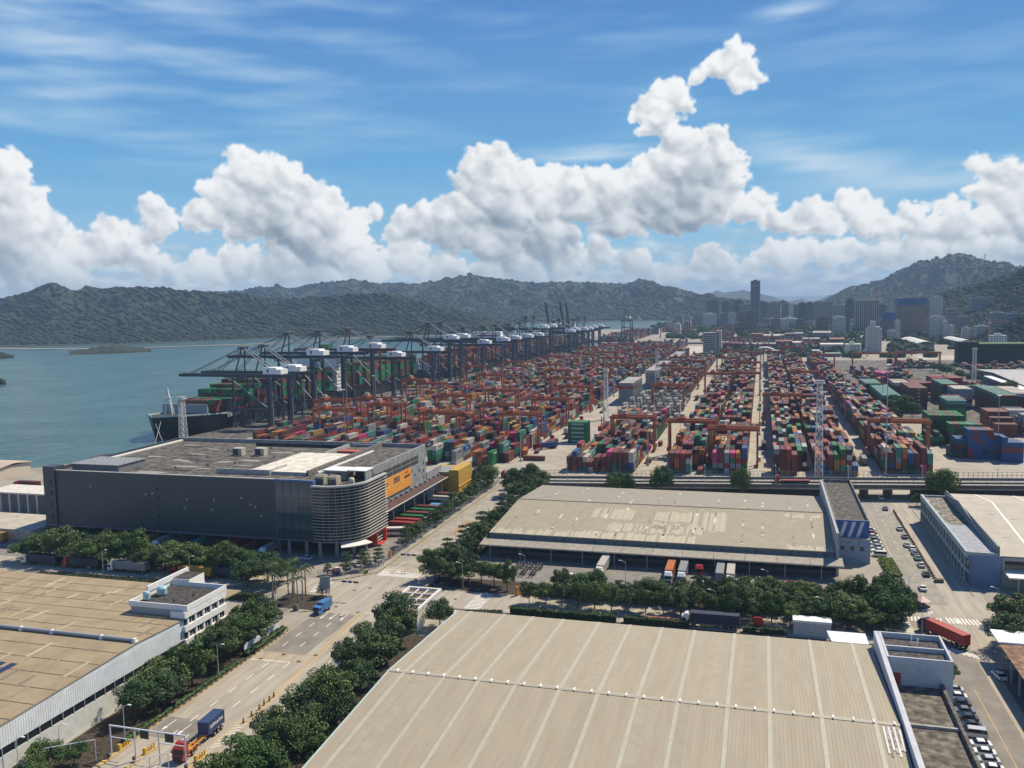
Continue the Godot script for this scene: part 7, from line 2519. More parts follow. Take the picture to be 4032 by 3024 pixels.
# a tractor with trailer; box: "container", "container20", "flat", "curtain"
func lorry(at: Vector3, turn: float, cab: Vector3, tone: Vector3, label: String, box := "container", name_on := "", group := "", with_cab := true) -> Node3D:
	var t := thing("container_lorry" if box.begins_with("container") else "lorry", label, "lorry", at, turn, group)
	var frame := M(0.06, 0.055, 0.05, 0.8)
	if box == "container20":
		frame = M(0.50, 0.24, 0.04, 0.7)
	if with_cab:
		truck_cab(t, -8.6, cab)
		wheels(t, 2.4, [-7.6, -5.2])
		part_box("tractor_frame", -0.5, 0.7, -6.7, 0.5, 1.0, -3.8, frame, t)
	for sx in [-0.5, 0.5]:
		part_box("chassis_rail", sx - 0.12, 0.95, -5.8, sx + 0.12, 1.3, 6.4, frame, t)
	for k in 6:
		part_box("chassis_cross", -1.15, 1.0, -5.4 + k * 2.3, 1.15, 1.25, -5.2 + k * 2.3, frame, t)
	wheels(t, 2.4, [2.6, 3.9, 5.2])
	part_box("landing_leg", -0.8, 0.1, -3.3, 0.8, 0.95, -3.1, frame, t)
	var m := M(tone.x, tone.y, tone.z, 0.6, 0.0, "rust", 7.0)
	if box == "container":
		var o := obj("cargo_box", container_mesh[false], m, t)
		o.position = Vector3(0, 1.3, 0.3)
	elif box == "container20":
		var o := obj("cargo_box", container_mesh[true], m, t)
		o.position = Vector3(0, 1.3, 3.3)
	elif box == "curtain":
		part_box("cargo_box", -1.25, 1.25, -6.2, 1.25, 4.0, 6.6, m, t)
		part_box("side_rail", -1.28, 1.2, -6.2, 1.28, 1.35, 6.6, M(0.12, 0.12, 0.12, 0.7), t)
		for k in 12:
			part_box("curtain_strap", -1.27, 1.35, -5.9 + k * 1.08, 1.27, 1.8, -5.84 + k * 1.08, M(0.10, 0.10, 0.11, 0.7), t)
	elif box == "flat":
		part_box("flat_bed", -1.25, 1.3, -5.8, 1.25, 1.5, 6.4, m, t)
	if name_on:
		for s in [-1, 1]:
			var l := obj("lettering", flat_text(name_on, 0.8 if box != "container20" else 0.7, 0.02), M(0.7, 0.7, 0.67, 0.6), t)
			l.position = Vector3(s * (1.27 if box == "curtain" else 1.23), 2.7, 0.3 if box != "container20" else 3.3)
			l.rotation.y = s * PI / 2
	return t

func build_traffic() -> void:
	var red := Vector3(0.34, 0.03, 0.022)
	var white := Vector3(0.70, 0.70, 0.67)
	var navy := Vector3(0.02, 0.035, 0.085)
	var tn := func(i: int) -> Vector3: return TONES[i][1]
	# blue box truck turning at the junction
	var t := thing("box_truck", "bright blue box truck waiting by the palm island", "truck", Vector3(-121.4, 0.03, -217.2), PI - 0.12)
	var bl := Vector3(0.06, 0.21, 0.46)
	truck_cab(t, -3.0, bl, false)
	t.get_node("cab").scale = Vector3(0.86, 0.8, 1)
	part_box("cargo_box", -1.1, 0.9, -1.0, 1.1, 3.1, 3.4, M(bl.x, bl.y, bl.z, 0.5, 0.0, "grime", 6.0), t)
	part_box("chassis", -0.5, 0.6, -1.2, 0.5, 0.9, 3.2, M(0.04, 0.04, 0.04, 0.8), t)
	wheels(t, 2.0, [-1.9, 2.2], 0.42)
	lorry(Vector3(-109.0, 0.03, -144.2), PI + 0.06, red, Vector3(0.035, 0.075, 0.20), "red lorry with blue short container on a yellow chassis at the toll lanes", "container20", "Safmarine")
	lorry(Vector3(45.4, 0.03, -234.6), 0.585, Vector3(0.05, 0.09, 0.16), Vector3(0.50, 0.075, 0.05), "blue lorry hauling a bright red container through the crossing", "container")
	lorry(Vector3(-12.0, 0.03, -230.6), PI / 2, white, navy, "white lorry with navy curtain trailer parked behind the beige warehouse", "curtain")
	lorry(Vector3(-24.6, 0.03, -230.0), PI / 2, red, Vector3(0.42, 0.12, 0.10), "empty red flatbed trailer parked behind the hedge", "flat", "", "", false)
	var cabonly := thing("tractor_unit", "red tractor unit parked behind the hedge", "truck", Vector3(-0.6, 0.03, -230.4), 0.0)
	truck_cab(cabonly, -2.0, red)
	wheels(cabonly, 2.4, [-1.0, 1.8])
	part_box("frame", -0.5, 0.7, -0.4, 0.5, 1.0, 2.8, M(0.05, 0.05, 0.05, 0.8), cabonly)
	# pavilion truck with pink canopy
	var pc := thing("canopy_cart", "small dark cart with pale pink canopy on the crossing road", "cart", Vector3(43.6, 0.03, -258.8), 0.3)
	part_box("body", -1.2, 0.4, -2.2, 1.2, 1.2, 2.2, M(0.06, 0.06, 0.065, 0.6), pc)
	var cn := MB.new()
	for s in 4:
		var c0: Vector2 = [Vector2(-1.5, -2.5), Vector2(1.5, -2.5), Vector2(1.5, 2.5), Vector2(-1.5, 2.5)][s]
		var c1: Vector2 = [Vector2(1.5, -2.5), Vector2(1.5, 2.5), Vector2(-1.5, 2.5), Vector2(-1.5, -2.5)][s]
		cn.tri(Vector3(c0.x, 2.4, c0.y), Vector3(c1.x, 2.4, c1.y), Vector3(0, 3.4, 0))
	obj("canopy", cn, M(0.60, 0.42, 0.40, 0.7), pc)
	for sx in [-1, 1]:
		for sz in [-1, 1]:
			part_box("canopy_pole", sx * 1.3 - 0.05, 1.2, sz * 2.2 - 0.05, sx * 1.3 + 0.05, 2.5, sz * 2.2 + 0.05, M(0.4, 0.4, 0.4, 0.6), pc)
	wheels(pc, 2.0, [-1.4, 1.4], 0.35)
	# queue on the east road
	var q := [[49.6, -397, "white"], [48.8, -377, "grey"], [49.8, -345, "silver"], [50.0, -334, "grey"], [49.0, -322.5, "silver"], [50.2, -318.4, "white"], [50.0, -312.8, "grey"], [50.0, -307, "teal"], [49.8, -299, "silver"], [49.7, -289.5, "black"], [46.4, -275, "white"]]
	for k in q.size():
		car(Vector3(q[k][0], 0.035, q[k][1]), 0.0, q[k][2], "%s car in the line along the row of barrier posts" % q[k][2] if k < 10 else "lone white car driving past the green bed", "cars along the barrier posts")
	for k in 7:
		car(Vector3(38.6, 0.02, -341 + k * 4.6), PI / 2 + 0.1, ["white", "red", "white", "grey", "white", "silver", "white"][k], "%s car parked beside the striped office block" % ["white", "red", "white", "grey", "white", "silver", "white"][k], "cars parked beside the striped block")
	car(Vector3(38.4, 0.02, -308), PI / 2, "white", "white van parked by the clipped green bed", "", true)
	# car park behind the annex
	var pk := [["silver", -204.0], ["white", -200.4], ["black", -197.2], ["grey", -193.6], ["black", -190.4], ["black", -187.2], ["silver", -183.4], ["white", -179.4], ["white", -176.2], ["silver", -173.2], ["white", -170.2], ["grey", -166.8]]
	for k in pk.size():
		car(Vector3(41.0 + 0.0 * k, 0.035, pk[k][1]), PI / 2 + (0.04 if k % 2 else -0.05), pk[k][0], "%s car parked in the row beside the annex wall" % pk[k][0], "cars parked beside the annex", k == 6)
	car(Vector3(38.4, 0.035, -216), PI / 2, "white", "white car parked alone beside the small tree", "")
	car(Vector3(52.6, 0.035, -214), 0.2, "white", "white car standing by the brown roofed shed", "")
	# by the grey block
	for k in 5:
		car(Vector3(-126.6 - k * 2.2, 0.02, -266.5 + k * 3.4), 0.7, ["white", "silver", "white", "grey", "white"][k], "%s car parked behind the corner fence of grey warehouse" % ["white", "silver", "white", "grey", "white"][k], "cars parked behind the corner fence")
	for k in 4:
		car(Vector3(-125.4, 0.02, -276.0 - k * 5.4), 0.15, ["black", "grey", "black", "white"][k], "%s car parked under trees along the fence" % ["black", "grey", "black", "white"][k], "cars parked under the fence trees")
	car(Vector3(-152.4, 0.02, -262.6), PI / 2, "white", "white car parked in front of the round columns", "")
	car(Vector3(-138.6, 0.02, -296.4), 0.3, "black", "black car parked in front of the red portal", "")
	car(Vector3(-139.5, 0.05, -268.5), 1.2, "white", "white car under the rounded corner", "")
	car(Vector3(-131.6, 0.02, -211.2), 0.5, "silver", "silver car parked among palms on the corner island", "")
	car(Vector3(-133.0, 0.02, -207.6), 0.5, "black", "black car parked beside the office block hedge", "")
	car(Vector3(-139.0, 0.02, -207.0), PI / 2, "white", "white car parked behind the white office block", "")
	for k in 3:
		var bike := thing("tricycle", "small red cargo tricycle standing by the fence corner", "tricycle", Vector3(-134.0 - k * 2.4, 0.02, -251.0 - k * 0.4), 0.5 + k, "tricycles by the fence corner")
		part_box("cargo_tray", -0.6, 0.5, 0.0, 0.6, 1.0, 1.6, M(0.28, 0.03, 0.03, 0.5), bike)
		part_box("frame", -0.1, 0.4, -1.2, 0.1, 0.8, 0.0, M(0.05, 0.05, 0.06, 0.5), bike)
		part_box("handlebar", -0.4, 1.0, -1.1, 0.4, 1.1, -1.0, M(0.2, 0.2, 0.2, 0.4), bike)
		wheels(bike, 1.2, [1.0], 0.32)
	# coach and lorries backed along the east dock of the grey block
	var co := thing("coach", "white coach parked beside the red portal", "coach", Vector3(-132.6, 0.02, -298.6), -PI / 2 + 0.3)
	var cb := MB.new()
	extrude(cb, [Vector2(-5.0, 0.5), Vector2(-5.1, 1.6), Vector2(-4.6, 3.2), Vector2(4.9, 3.25), Vector2(5.0, 0.5)], 2.4)
	obj("body", cb, M(0.70, 0.68, 0.66, 0.35), co)
	for s in [-1, 1]:
		part_box("window_band", s * 1.21 - 0.01, 1.7, -4.3, s * 1.21 + 0.01, 2.7, 4.6, M(0.02, 0.025, 0.03, 0.08), co)
	part_box("windscreen", -1.1, 1.5, -5.12, 1.1, 2.9, -4.72, M(0.02, 0.025, 0.03, 0.08), co)
	wheels(co, 2.4, [-3.2, 3.0])
	var east := [[-304.5, 12, red, true], [-309.5, 12, red, false], [-315.0, 8, white, true], [-320.5, 0, Vector3(0.25, 0.27, 0.3), true], [-326.0, 8, white, true], [-331.5, 2, red, true], [-343.5, 7, Vector3(0.5, 0.5, 0.5), true], [-349.5, 5, white, true], [-356.0, 0, red, true]]
	for k in east.size():
		lorry(Vector3(-134.6, 0.02, east[k][0]), -PI / 2, east[k][2], tn.call(east[k][1]), "%s container lorry backed up to the covered east dock%s" % [TONES[east[k][1]][0], "" if east[k][3] else ", without tractor"], "container", LINE_NAMES.get(east[k][1], "") if east[k][1] == 8 else "", "lorries at the covered east dock", east[k][3])
	for k in 2:
		var bt := thing("box_truck", "light blue box truck parked between the dock lorries", "truck", Vector3(-132.5, 0.02, -336.4 - k * 2.9), -PI / 2, "light blue trucks at the east dock")
		truck_cab(bt, -3.0, Vector3(0.12, 0.32, 0.55), false)
		part_box("cargo_box", -1.1, 0.9, -1.0, 1.1, 2.9, 3.2, M(0.12, 0.30, 0.52, 0.5), bt)
		wheels(bt, 2.2, [-1.9, 2.2], 0.42)
	lorry(Vector3(-147.0, 0.02, -392.0), PI / 2, white, tn.call(8), "long green container trailer parked behind the yellow gatehouse", "container", "EVERGREEN", "", false)
	lorry(Vector3(-117.5, 0.02, -412.0), PI / 2 + 0.1, red, tn.call(4), "red lorry with grey container leaving the yard behind roadside trees", "container", "MAERSK")
	# front docks of the grey block: boxes backed in under the overhang
	var fr := [8, 8, 2, 10, 1, 10, 4, 0, 9, 2, 12, 2, 4]
	for k in fr.size():
		lorry(Vector3(-257.0 + k * 7.4, 0.03, -268.0 + (k % 3) * 0.8), PI, white if k % 3 == 0 else red, tn.call(fr[k]), "%s container lorry backed under the overhang of grey warehouse" % TONES[fr[k]][0], "container", "", "lorries under the front overhang", k % 2 == 0)
	var mid := [[-206, -251, 5], [-206, -248, 10], [-185, -251, 6], [-181, -246.5, 8], [-240, -237, 7], [-222, -236.6, 7], [-203, -236.4, 4], [-178, -236.4, 10], [-165, -238, 7]]
	for k in mid.size():
		lorry(Vector3(mid[k][0], 0.03, mid[k][1]), PI / 2, red if k % 2 else white, tn.call(mid[k][2]), "%s container lorry parked among the trees before grey warehouse" % TONES[mid[k][2]][0], "container", "", "lorries parked among the trees", k != 1)
	# docks of the patched warehouse
	var dk := [[-49.2, 5], [-27.6, 3], [-23.6, 4], [-12.2, 4], [-9.0, 5]]
	for k in dk.size():
		lorry(Vector3(dk[k][0], 0.03, -271.6), PI, white, tn.call(dk[k][1]), "%s container trailer backed to the dock of patched warehouse" % ["white", "orange", "dull grey", "pale blue grey", "clean white"][k], "container", "", "", k != 3)
	var rt := thing("tractor_unit", "red tractor unit under the dock canopy", "truck", Vector3(-18.8, 0.03, -274.0), PI)
	truck_cab(rt, -2.0, red)
	wheels(rt, 2.4, [-1.0, 1.8])
	lorry(Vector3(9.0, 0.03, -262.0), PI / 2, red, tn.call(2), "maroon container trailer standing along the dock yard", "container", "", "", false)
	for k in 3:
		lorry(Vector3(-77.0 + k * 3.2, 0.03, -266.0), PI, red, tn.call(3), "empty skeletal chassis parked by the dock yard corner", "none", "", "empty chassis by the dock yard", false)
	car(Vector3(-58.4, 0.03, -263.0), PI / 2, "white", "white car parked in the dock yard beside chassis", "")
	# yard tractors on the truck road
	var yt := [[-126.2, -486, 1, 0.1], [-123.4, -497, 6, 2.2], [-122.2, -508, 0, 0.0], [-127.6, -520, 0, 0.0], [-119.8, -541, 2, 0.05], [-124.6, -560, 5, 0.0], [-127.0, -610, 0, 0.0], [-130.6, -474, 3, 0.2], [-128, -700, 4, 0.0], [-120.5, -668, 8, 0.0], [-54.2, -760, 0, 0.0], [1.0, -520, 1, 0.0], [1.2, -650, 7, 0.0], [51.2, -480, 4, 0.0], [51.0, -700, 0, 0.0], [-1.8, -700, 8, 0.0]]
	for k in yt.size():
		lorry(Vector3(yt[k][0], 0.02, yt[k][1]), yt[k][3], red, tn.call(yt[k][2]), "red yard tractor hauling a %s container between the stacks" % TONES[yt[k][2]][0], "container" if k % 3 else "flat", "", "yard tractors between the stacks")
	# west side road: maroon and ochre lorries by the water
	lorry(Vector3(-351, 0.02, -341), PI / 2, red, tn.call(2), "maroon lorry on the sunny road beside the water", "container")
	lorry(Vector3(-284, 0.02, -258), PI / 2 - 0.12, red, tn.call(10), "ochre container lorry beside the ramp terrace wall", "container")
	lorry(Vector3(-291, 0.02, -250), PI / 2, red, tn.call(2), "red tractor with short load by the ramp terrace corner", "flat")
	car(Vector3(-60, 6.05, -380.5), PI / 2 + 0.158, "red", "red car driving along the viaduct", "")
	lorry(Vector3(14, 6.05, -394.4), PI / 2 + 0.158, red, tn.call(12), "red lorry crossing on the viaduct", "flat")
	car(Vector3(76, 6.05, -402.0), PI / 2 + 0.158, "grey", "grey car driving along the viaduct towards the depot", "")
	street_furniture()

func street_furniture() -> void:
	# row of barrier posts on the east road
	var first: Node3D = null
	for k in 44:
		var at := Vector3(51.6 + sin(k * 0.9) * 0.06, 0.03, -374.0 + k * 2.12)
		if first == null:
			first = thing("barrier_post", "squat dark barrier post in the row dividing the east road", "bollard", at, 0.0, "row of barrier posts on the east road")
			part_box("foot", -0.35, 0, -0.35, 0.35, 0.2, 0.35, M(0.08, 0.07, 0.055, 0.9), first)
			part_box("post", -0.2, 0.2, -0.2, 0.2, 0.95, 0.2, M(0.20, 0.13, 0.05, 0.8), first)
			part_box("cap", -0.24, 0.95, -0.24, 0.24, 1.05, 0.24, M(0.08, 0.06, 0.04, 0.8), first)
		else:
			dup(first, at)
	var box := thing("barrier_block", "low dark block ending the row of barrier posts", "bollard", Vector3(52.4, 0.03, -283.6))
	part_box("block", -1.2, 0, -0.7, 1.2, 0.9, 0.7, M(0.14, 0.12, 0.08, 0.9), box)
	part_box("cap", -1.25, 0.9, -0.75, 1.25, 1.0, 0.75, M(0.10, 0.09, 0.06, 0.9), box)
	# lamps along the streets
	var lamp: Node3D = null
	for q in [[-124.6, -172, 0], [-124.4, -140, 0], [-99.4, -210, 1], [-127.4, -231, 0], [-122.6, -262, 0], [-122.4, -296, 0], [-122.4, -330, 0], [-122.4, -364, 0], [-103.0, -280, 1], [-103.0, -318, 1], [-88.6, -246, 1], [-36, -237.2, 1], [-12, -237.2, 1], [16, -237.2, 1], [40.6, -262, 0], [-72, -258.4, 1], [-40, -258.4, 1], [2, -258.4, 1], [-178, -233.6, 0], [-212, -233.6, 0], [62, -256, 1], [39.6, -234, 0], [-135, -124, 0], [-131, -130, 0]]:
		if lamp == null:
			lamp = thing("street_lamp", "slim steel street lamp beside the kerb", "street lamp", Vector3(q[0], 0, q[1]), PI * q[2], "street lamps along the kerbs")
			var b := MB.new()
			b.tube(Vector3.ZERO, Vector3(0, 7.8, 0), 0.1, 0.06, 6)
			obj("pole", b, M(0.45, 0.47, 0.48, 0.5), lamp)
			var a := MB.new()
			a.bar(Vector3(0, 7.7, 0), Vector3(1.4, 8.2, 0), 0.08)
			obj("arm", a, M(0.45, 0.47, 0.48, 0.5), lamp)
			part_box("lamp_head", 1.2, 8.1, -0.15, 2.0, 8.28, 0.15, M(0.7, 0.71, 0.7, 0.4), lamp)
		else:
			dup(lamp, Vector3(q[0], 0, q[1]), PI * q[2])
	# overhead traffic lights
	for q in [[-103.9, -258.8, -1.0, "overhead traffic light arm across the north approach"], [-126.4, -229.0, 1.0, "overhead traffic light arm beside the palm island"]]:
		var t := thing("traffic_light", q[3], "traffic light", Vector3(q[0], 0, q[1]))
		var b := MB.new()
		b.tube(Vector3.ZERO, Vector3(0, 5.6, 0), 0.13, 0.1, 8)
		obj("pole", b, M(0.4, 0.42, 0.43, 0.5), t)
		var a := MB.new()
		a.tube(Vector3(0, 5.3, 0), Vector3(q[2] * 11.0, 5.4, 0), 0.09, 0.05, 6)
		obj("arm", a, M(0.4, 0.42, 0.43, 0.5), t)
		for k in 2:
			var s := MB.new()
			var x: float = q[2] * (6.2 + k * 3.8)
			s.tube(Vector3(x - 0.75, 5.4, 0.15), Vector3(x + 0.75, 5.4, 0.15), 0.3, 0.3, 10)
			obj("signal_head", s, M(0.02, 0.022, 0.022, 0.5), t)
		part_box("lane_board", q[2] * 8.1 - 0.6, 5.05, 0.1, q[2] * 8.1 + 0.6, 5.75, 0.2, M(0.03, 0.09, 0.28, 0.5), t)
	var sg := thing("sign_board", "tall grey back of a signboard on the palm island", "sign", Vector3(-126.6, 0, -228.8), 0.5)
	part_box("board", -1.5, 2.6, -0.15, 1.5, 6.4, 0.15, M(0.24, 0.26, 0.27, 0.6), sg)
	for s in [-1, 1]:
		part_box("leg", s * 1.1 - 0.12, 0, -0.1, s * 1.1 + 0.12, 2.6, 0.1, M(0.2, 0.22, 0.22, 0.6), sg)
	# steel mesh fence round the grey block's corner
	var f := thing("fence", "grey steel mesh fence along the truck yard beside the road", "fence")
	var pts := [[-139, -246.8], [-131.0, -250.4], [-123.8, -258.6], [-123.4, -398]]
	var fm := M(0.22, 0.26, 0.29, 0.6)
	for i in pts.size() - 1:
		var p := Vector2(pts[i][0], pts[i][1])
		var e := Vector2(pts[i + 1][0], pts[i + 1][1])
		var n := maxi(1, int(p.distance_to(e) / 2.4))
		for k in n:
			var a := p.lerp(e, float(k) / n)
			var c := p.lerp(e, float(k + 1) / n)
			part_box("fence_post", a.x - 0.05, 0, a.y - 0.05, a.x + 0.05, 2.1, a.y + 0.05, fm, f)
			var b := MB.new()
			for y in [0.15, 1.0, 1.95]:
				b.bar(Vector3(a.x, y, a.y), Vector3(c.x, y, c.y), 0.05)
			for j in 9:
				var u := a.lerp(c, (j + 0.5) / 9.0)
				b.bar(Vector3(u.x, 0.15, u.y), Vector3(u.x, 1.95, u.y), 0.035)
			obj("fence_panel", b, fm, f)
	for q in [[-123.9, -270.2, "orange gate machine beside the fence"], [-159.6, -224.6, "orange gate machine by the clipped hedge"], [-70.4, -243.2, "orange gate machine at the dock yard entrance"]]:
		var o := thing("gate_machine", q[2], "machine", Vector3(q[0], 0, q[1]))
		part_box("cabinet", -0.4, 0, -0.35, 0.4, 2.6, 0.35, M(0.62, 0.20, 0.03, 0.5), o)
		part_box("top_cap", -0.45, 2.6, -0.4, 0.45, 2.75, 0.4, M(0.5, 0.15, 0.03, 0.5), o)
	var bo := thing("guard_booth", "low white guard building beside the hedge and street", "booth", Vector3(12.9, 0, -232))
	part_box("wall", -4.6, 0, -1.6, 4.6, 3.4, 1.6, M(0.60, 0.61, 0.60, 0.7, 0.0, "grime", 6.0), bo)
	part_box("roof", -4.8, 3.4, -1.9, 4.8, 4.0, 1.9, M(0.72, 0.72, 0.69, 0.7), bo)
	for k in 2:
		part_box("shutter", -3.4 + k * 4.2, 0.3, 1.6, -0.8 + k * 4.2, 2.6, 1.66, M(0.42, 0.43, 0.43, 0.7), bo)
	var rb := thing("recycling_bins", "pair of green and yellow bins beside the fence", "bin", Vector3(-124.9, 0, -253.2))
	part_box("yellow_bin", -0.7, 0, -0.3, -0.1, 1.1, 0.3, M(0.45, 0.33, 0.03, 0.6), rb)
	part_box("green_bin", 0.1, 0, -0.3, 0.7, 1.1, 0.3, M(0.03, 0.16, 0.07, 0.6), rb)
	for q in [[-120.6, -238.8, 0.06, 0.30, "person in a red shirt walking by the tricycles", -136.4, -248.4], [0, 0, 0, 0, "person in dark clothes walking under the street trees", -86.6, -247.0]]:
		pedestrian(Vector3(q[5], 0, q[6]), q[4], Vector3(0.30, 0.04, 0.04) if q[3] > 0 else Vector3(0.04, 0.045, 0.05))

func pedestrian(at: Vector3, label: String, shirt: Vector3) -> void:
	var t := thing("person", label, "person", at, rng.randf_range(0, TAU))
	var b := MB.new()
	b.tinted = true
	var skin := Color(0.35, 0.20, 0.13)
	var top := Color(shirt.x, shirt.y, shirt.z)
	var leg := Color(0.03, 0.035, 0.05)
	b.tint = leg
	for s in [-1, 1]:
		b.tube(Vector3(s * 0.1, 0.85, 0), Vector3(s * 0.11, 0.45, -s * 0.12), 0.09, 0.065, 8)
		b.tube(Vector3(s * 0.11, 0.45, -s * 0.12), Vector3(s * 0.11, 0.06, -s * 0.08), 0.065, 0.045, 8)
		b.tube(Vector3(s * 0.11, 0.04, -s * 0.06), Vector3(s * 0.11, 0.04, -s * 0.06 - 0.2), 0.05, 0.04, 6)
	b.tint = top
	b.tube(Vector3(0, 0.82, 0), Vector3(0, 1.15, 0), 0.16, 0.17, 10)
	b.tube(Vector3(0, 1.15, 0), Vector3(0, 1.42, 0), 0.17, 0.14, 10)
	for s in [-1, 1]:
		b.tube(Vector3(s * 0.19, 1.38, 0), Vector3(s * 0.25, 1.12, s * 0.05), 0.055, 0.045, 8)
		b.tint = skin
		b.tube(Vector3(s * 0.25, 1.12, s * 0.05), Vector3(s * 0.25, 0.88, s * 0.12 - 0.05), 0.042, 0.032, 8)
		b.tube(Vector3(s * 0.25, 0.88, s * 0.12 - 0.05), Vector3(s * 0.25, 0.76, s * 0.12 - 0.07), 0.035, 0.02, 6)
		b.tint = top
	b.tint = skin
	b.tube(Vector3(0, 1.42, 0), Vector3(0, 1.5, 0), 0.055, 0.055, 8)
	b.lathe(Vector3(0, 1.48, 0), [Vector2(0.04, 0), Vector2(0.085, 0.06), Vector2(0.095, 0.13), Vector2(0.08, 0.2), Vector2(0.0, 0.24)], 10)
	obj("body", b, tinted_mat(0.8), t)
	var h := MB.new()
	h.lathe(Vector3(0, 1.6, 0.012), [Vector2(0.102, 0), Vector2(0.09, 0.09), Vector2(0.05, 0.13), Vector2(0.0, 0.14)], 10)
	obj("hair", h, M(0.012, 0.01, 0.01, 0.7), t)

# ---------------------------------------------------------------- plants
var crowns := []
var trunks := []
var leaf_mat: StandardMaterial3D

func leaf_blob(b: MB, c: Vector3, r: Vector3, n: int, size: float, base: Vector3, g: RandomNumberGenerator) -> void:
	for k in n:
		var d := Vector3(g.randfn(), g.randfn(), g.randfn()).normalized()
		var p := c + d * r * (0.45 + 0.55 * sqrt(g.randf()))
		var nrm := (d * 0.7 + Vector3(g.randfn(), g.randfn() + 0.5, g.randfn()) * 0.6).normalized()
		var u := nrm.cross(Vector3(g.randfn(), g.randfn(), g.randfn())).normalized()
		var v := nrm.cross(u)
		var s := size * g.randf_range(0.6, 1.25)
		var t := g.randf_range(0.68, 1.38)
		b.tint = Color(base.x * t, base.y * t, base.z * t)
		b.quad(p - u * s, p + v * s * 0.62, p + u * s, p - v * s * 0.62)

func make_crowns() -> void:
	leaf_mat = tinted_mat(0.7, 0.12)
	var g := RandomNumberGenerator.new()
	for k in 6:
		g.seed = 900 + k
		var b := MB.new()
		b.tinted = true
		var R := 3.5
		var hue: Vector3 = [Vector3(0.060, 0.110, 0.022), Vector3(0.044, 0.090, 0.024), Vector3(0.076, 0.120, 0.024), Vector3(0.052, 0.104, 0.020), Vector3(0.040, 0.080, 0.024), Vector3(0.066, 0.106, 0.028)][k]
		for i in 38:
			var an := g.randf() * TAU
			var rr := R * sqrt(g.randf()) * 0.86
			var y := 3.0 + g.randf_range(-0.12, 1.0) * 3.4 * (1.0 - 0.55 * pow(rr / R, 2.0))
			var cr := g.randf_range(0.7, 1.25)
			var tone := g.randf_range(0.75, 1.3)
			leaf_blob(b, Vector3(cos(an) * rr, y, sin(an) * rr), Vector3(cr, cr * 0.72, cr), 190, 0.165, hue * tone, g)
		crowns.append(b.mesh())
		var t := MB.new()
		t.tube(Vector3.ZERO, Vector3(0.08, 2.8, 0.05), 0.17, 0.12, 8)
		for i in 6:
			var an := TAU * i / 6.0 + g.randf()
			t.tube(Vector3(0.08, 2.3 + g.randf() * 0.6, 0.05), Vector3(cos(an) * 1.9, 4.4 + g.randf(), sin(an) * 1.9), 0.09, 0.03, 5)
		trunks.append(t.mesh())
	# layered crowns in flat storeys
	for k in 2:
		g.seed = 950 + k
		var b := MB.new()
		b.tinted = true
		for layer in 4:
			var y := 2.6 + layer * 1.35
			var rad := 2.7 - layer * 0.5
			for i in 9 - layer:
				var an := TAU * i / (9.0 - layer) + g.randf() * 0.5
				leaf_blob(b, Vector3(cos(an) * rad * 0.68, y + g.randf_range(-0.1, 0.15), sin(an) * rad * 0.68), Vector3(0.95, 0.22, 0.95), 70, 0.17, Vector3(0.036, 0.078, 0.022) * g.randf_range(0.8, 1.25), g)
			leaf_blob(b, Vector3(0, y + 0.1, 0), Vector3(0.9, 0.25, 0.9), 50, 0.17, Vector3(0.036, 0.078, 0.022), g)
		crowns.append(b.mesh())
		var t := MB.new()
		t.tube(Vector3.ZERO, Vector3(0, 7.2, 0), 0.14, 0.04, 7)
		for layer in 4:
			for i in 5:
				var an := TAU * i / 5.0 + layer
				t.tube(Vector3(0, 2.4 + layer * 1.35, 0), Vector3(cos(an) * (2.2 - layer * 0.4), 2.6 + layer * 1.35, sin(an) * (2.2 - layer * 0.4)), 0.05, 0.02, 4)
		trunks.append(t.mesh())

var tree_labels := {}

func tree(x: float, z: float, s: float, label: String, group: String, kind := -1, y := 0.0, wide := 1.0) -> void:
	var k := kind if kind >= 0 else rng.randi() % 6
	var t := thing("layered_tree" if k > 5 else "broadleaf_tree", label, "tree", Vector3(x, y, z), rng.randf() * TAU, group)
	var bark := M(0.12, 0.095, 0.07, 0.9, 0.0, "grime", 1.0)
	obj("trunk", trunks[k], bark, t)
	obj("crown", crowns[k], leaf_mat, t)
	var j := rng.randf_range(0.8, 1.25)
	t.scale = Vector3(s * wide * j, s * rng.randf_range(0.8, 1.28), s * wide * j)

func palm(x: float, z: float, h: float, label: String, group: String) -> void:
	var t := thing("palm_tree", label, "palm", Vector3(x, 0, z), rng.randf() * TAU, group)
	var b := MB.new()
	b.tube(Vector3.ZERO, Vector3(0.15, h * 0.5, 0), 0.24, 0.17, 8)
	b.tube(Vector3(0.15, h * 0.5, 0), Vector3(0.1, h, 0.1), 0.17, 0.12, 8)
	obj("trunk", b, M(0.30, 0.27, 0.22, 0.9, 0.0, "grime", 1.0), t)
	for k in 13:
		var f := MB.new()
		f.tinted = true
		var an := TAU * k / 13.0 + rng.randf() * 0.3
		var dir := Vector3(cos(an), 0, sin(an))
		var up := rng.randf_range(0.2, 1.3)
		var side := dir.cross(Vector3.UP)
		var prev := Vector3(0.1, h, 0.1)
		for j in 7:
			var u := (j + 1) / 7.0
			var p := Vector3(0.1, h, 0.1) + dir * 2.9 * u + Vector3(0, up * u * 2.0 - 2.9 * u * u, 0)
			f.tint = Color(0.035, 0.072, 0.02) * rng.randf_range(0.8, 1.3)
			for s in [-1, 1]:
				for m in 2:
					var q := prev.lerp(p, m * 0.5)
					f.tri(q, q + side * s * 0.85 * (1.05 - u) + Vector3(0, -0.35, 0) + dir * 0.4, q + dir * 0.22)
			f.bar(prev, p, 0.05)
			prev = p
		obj("frond", f, leaf_mat, t)

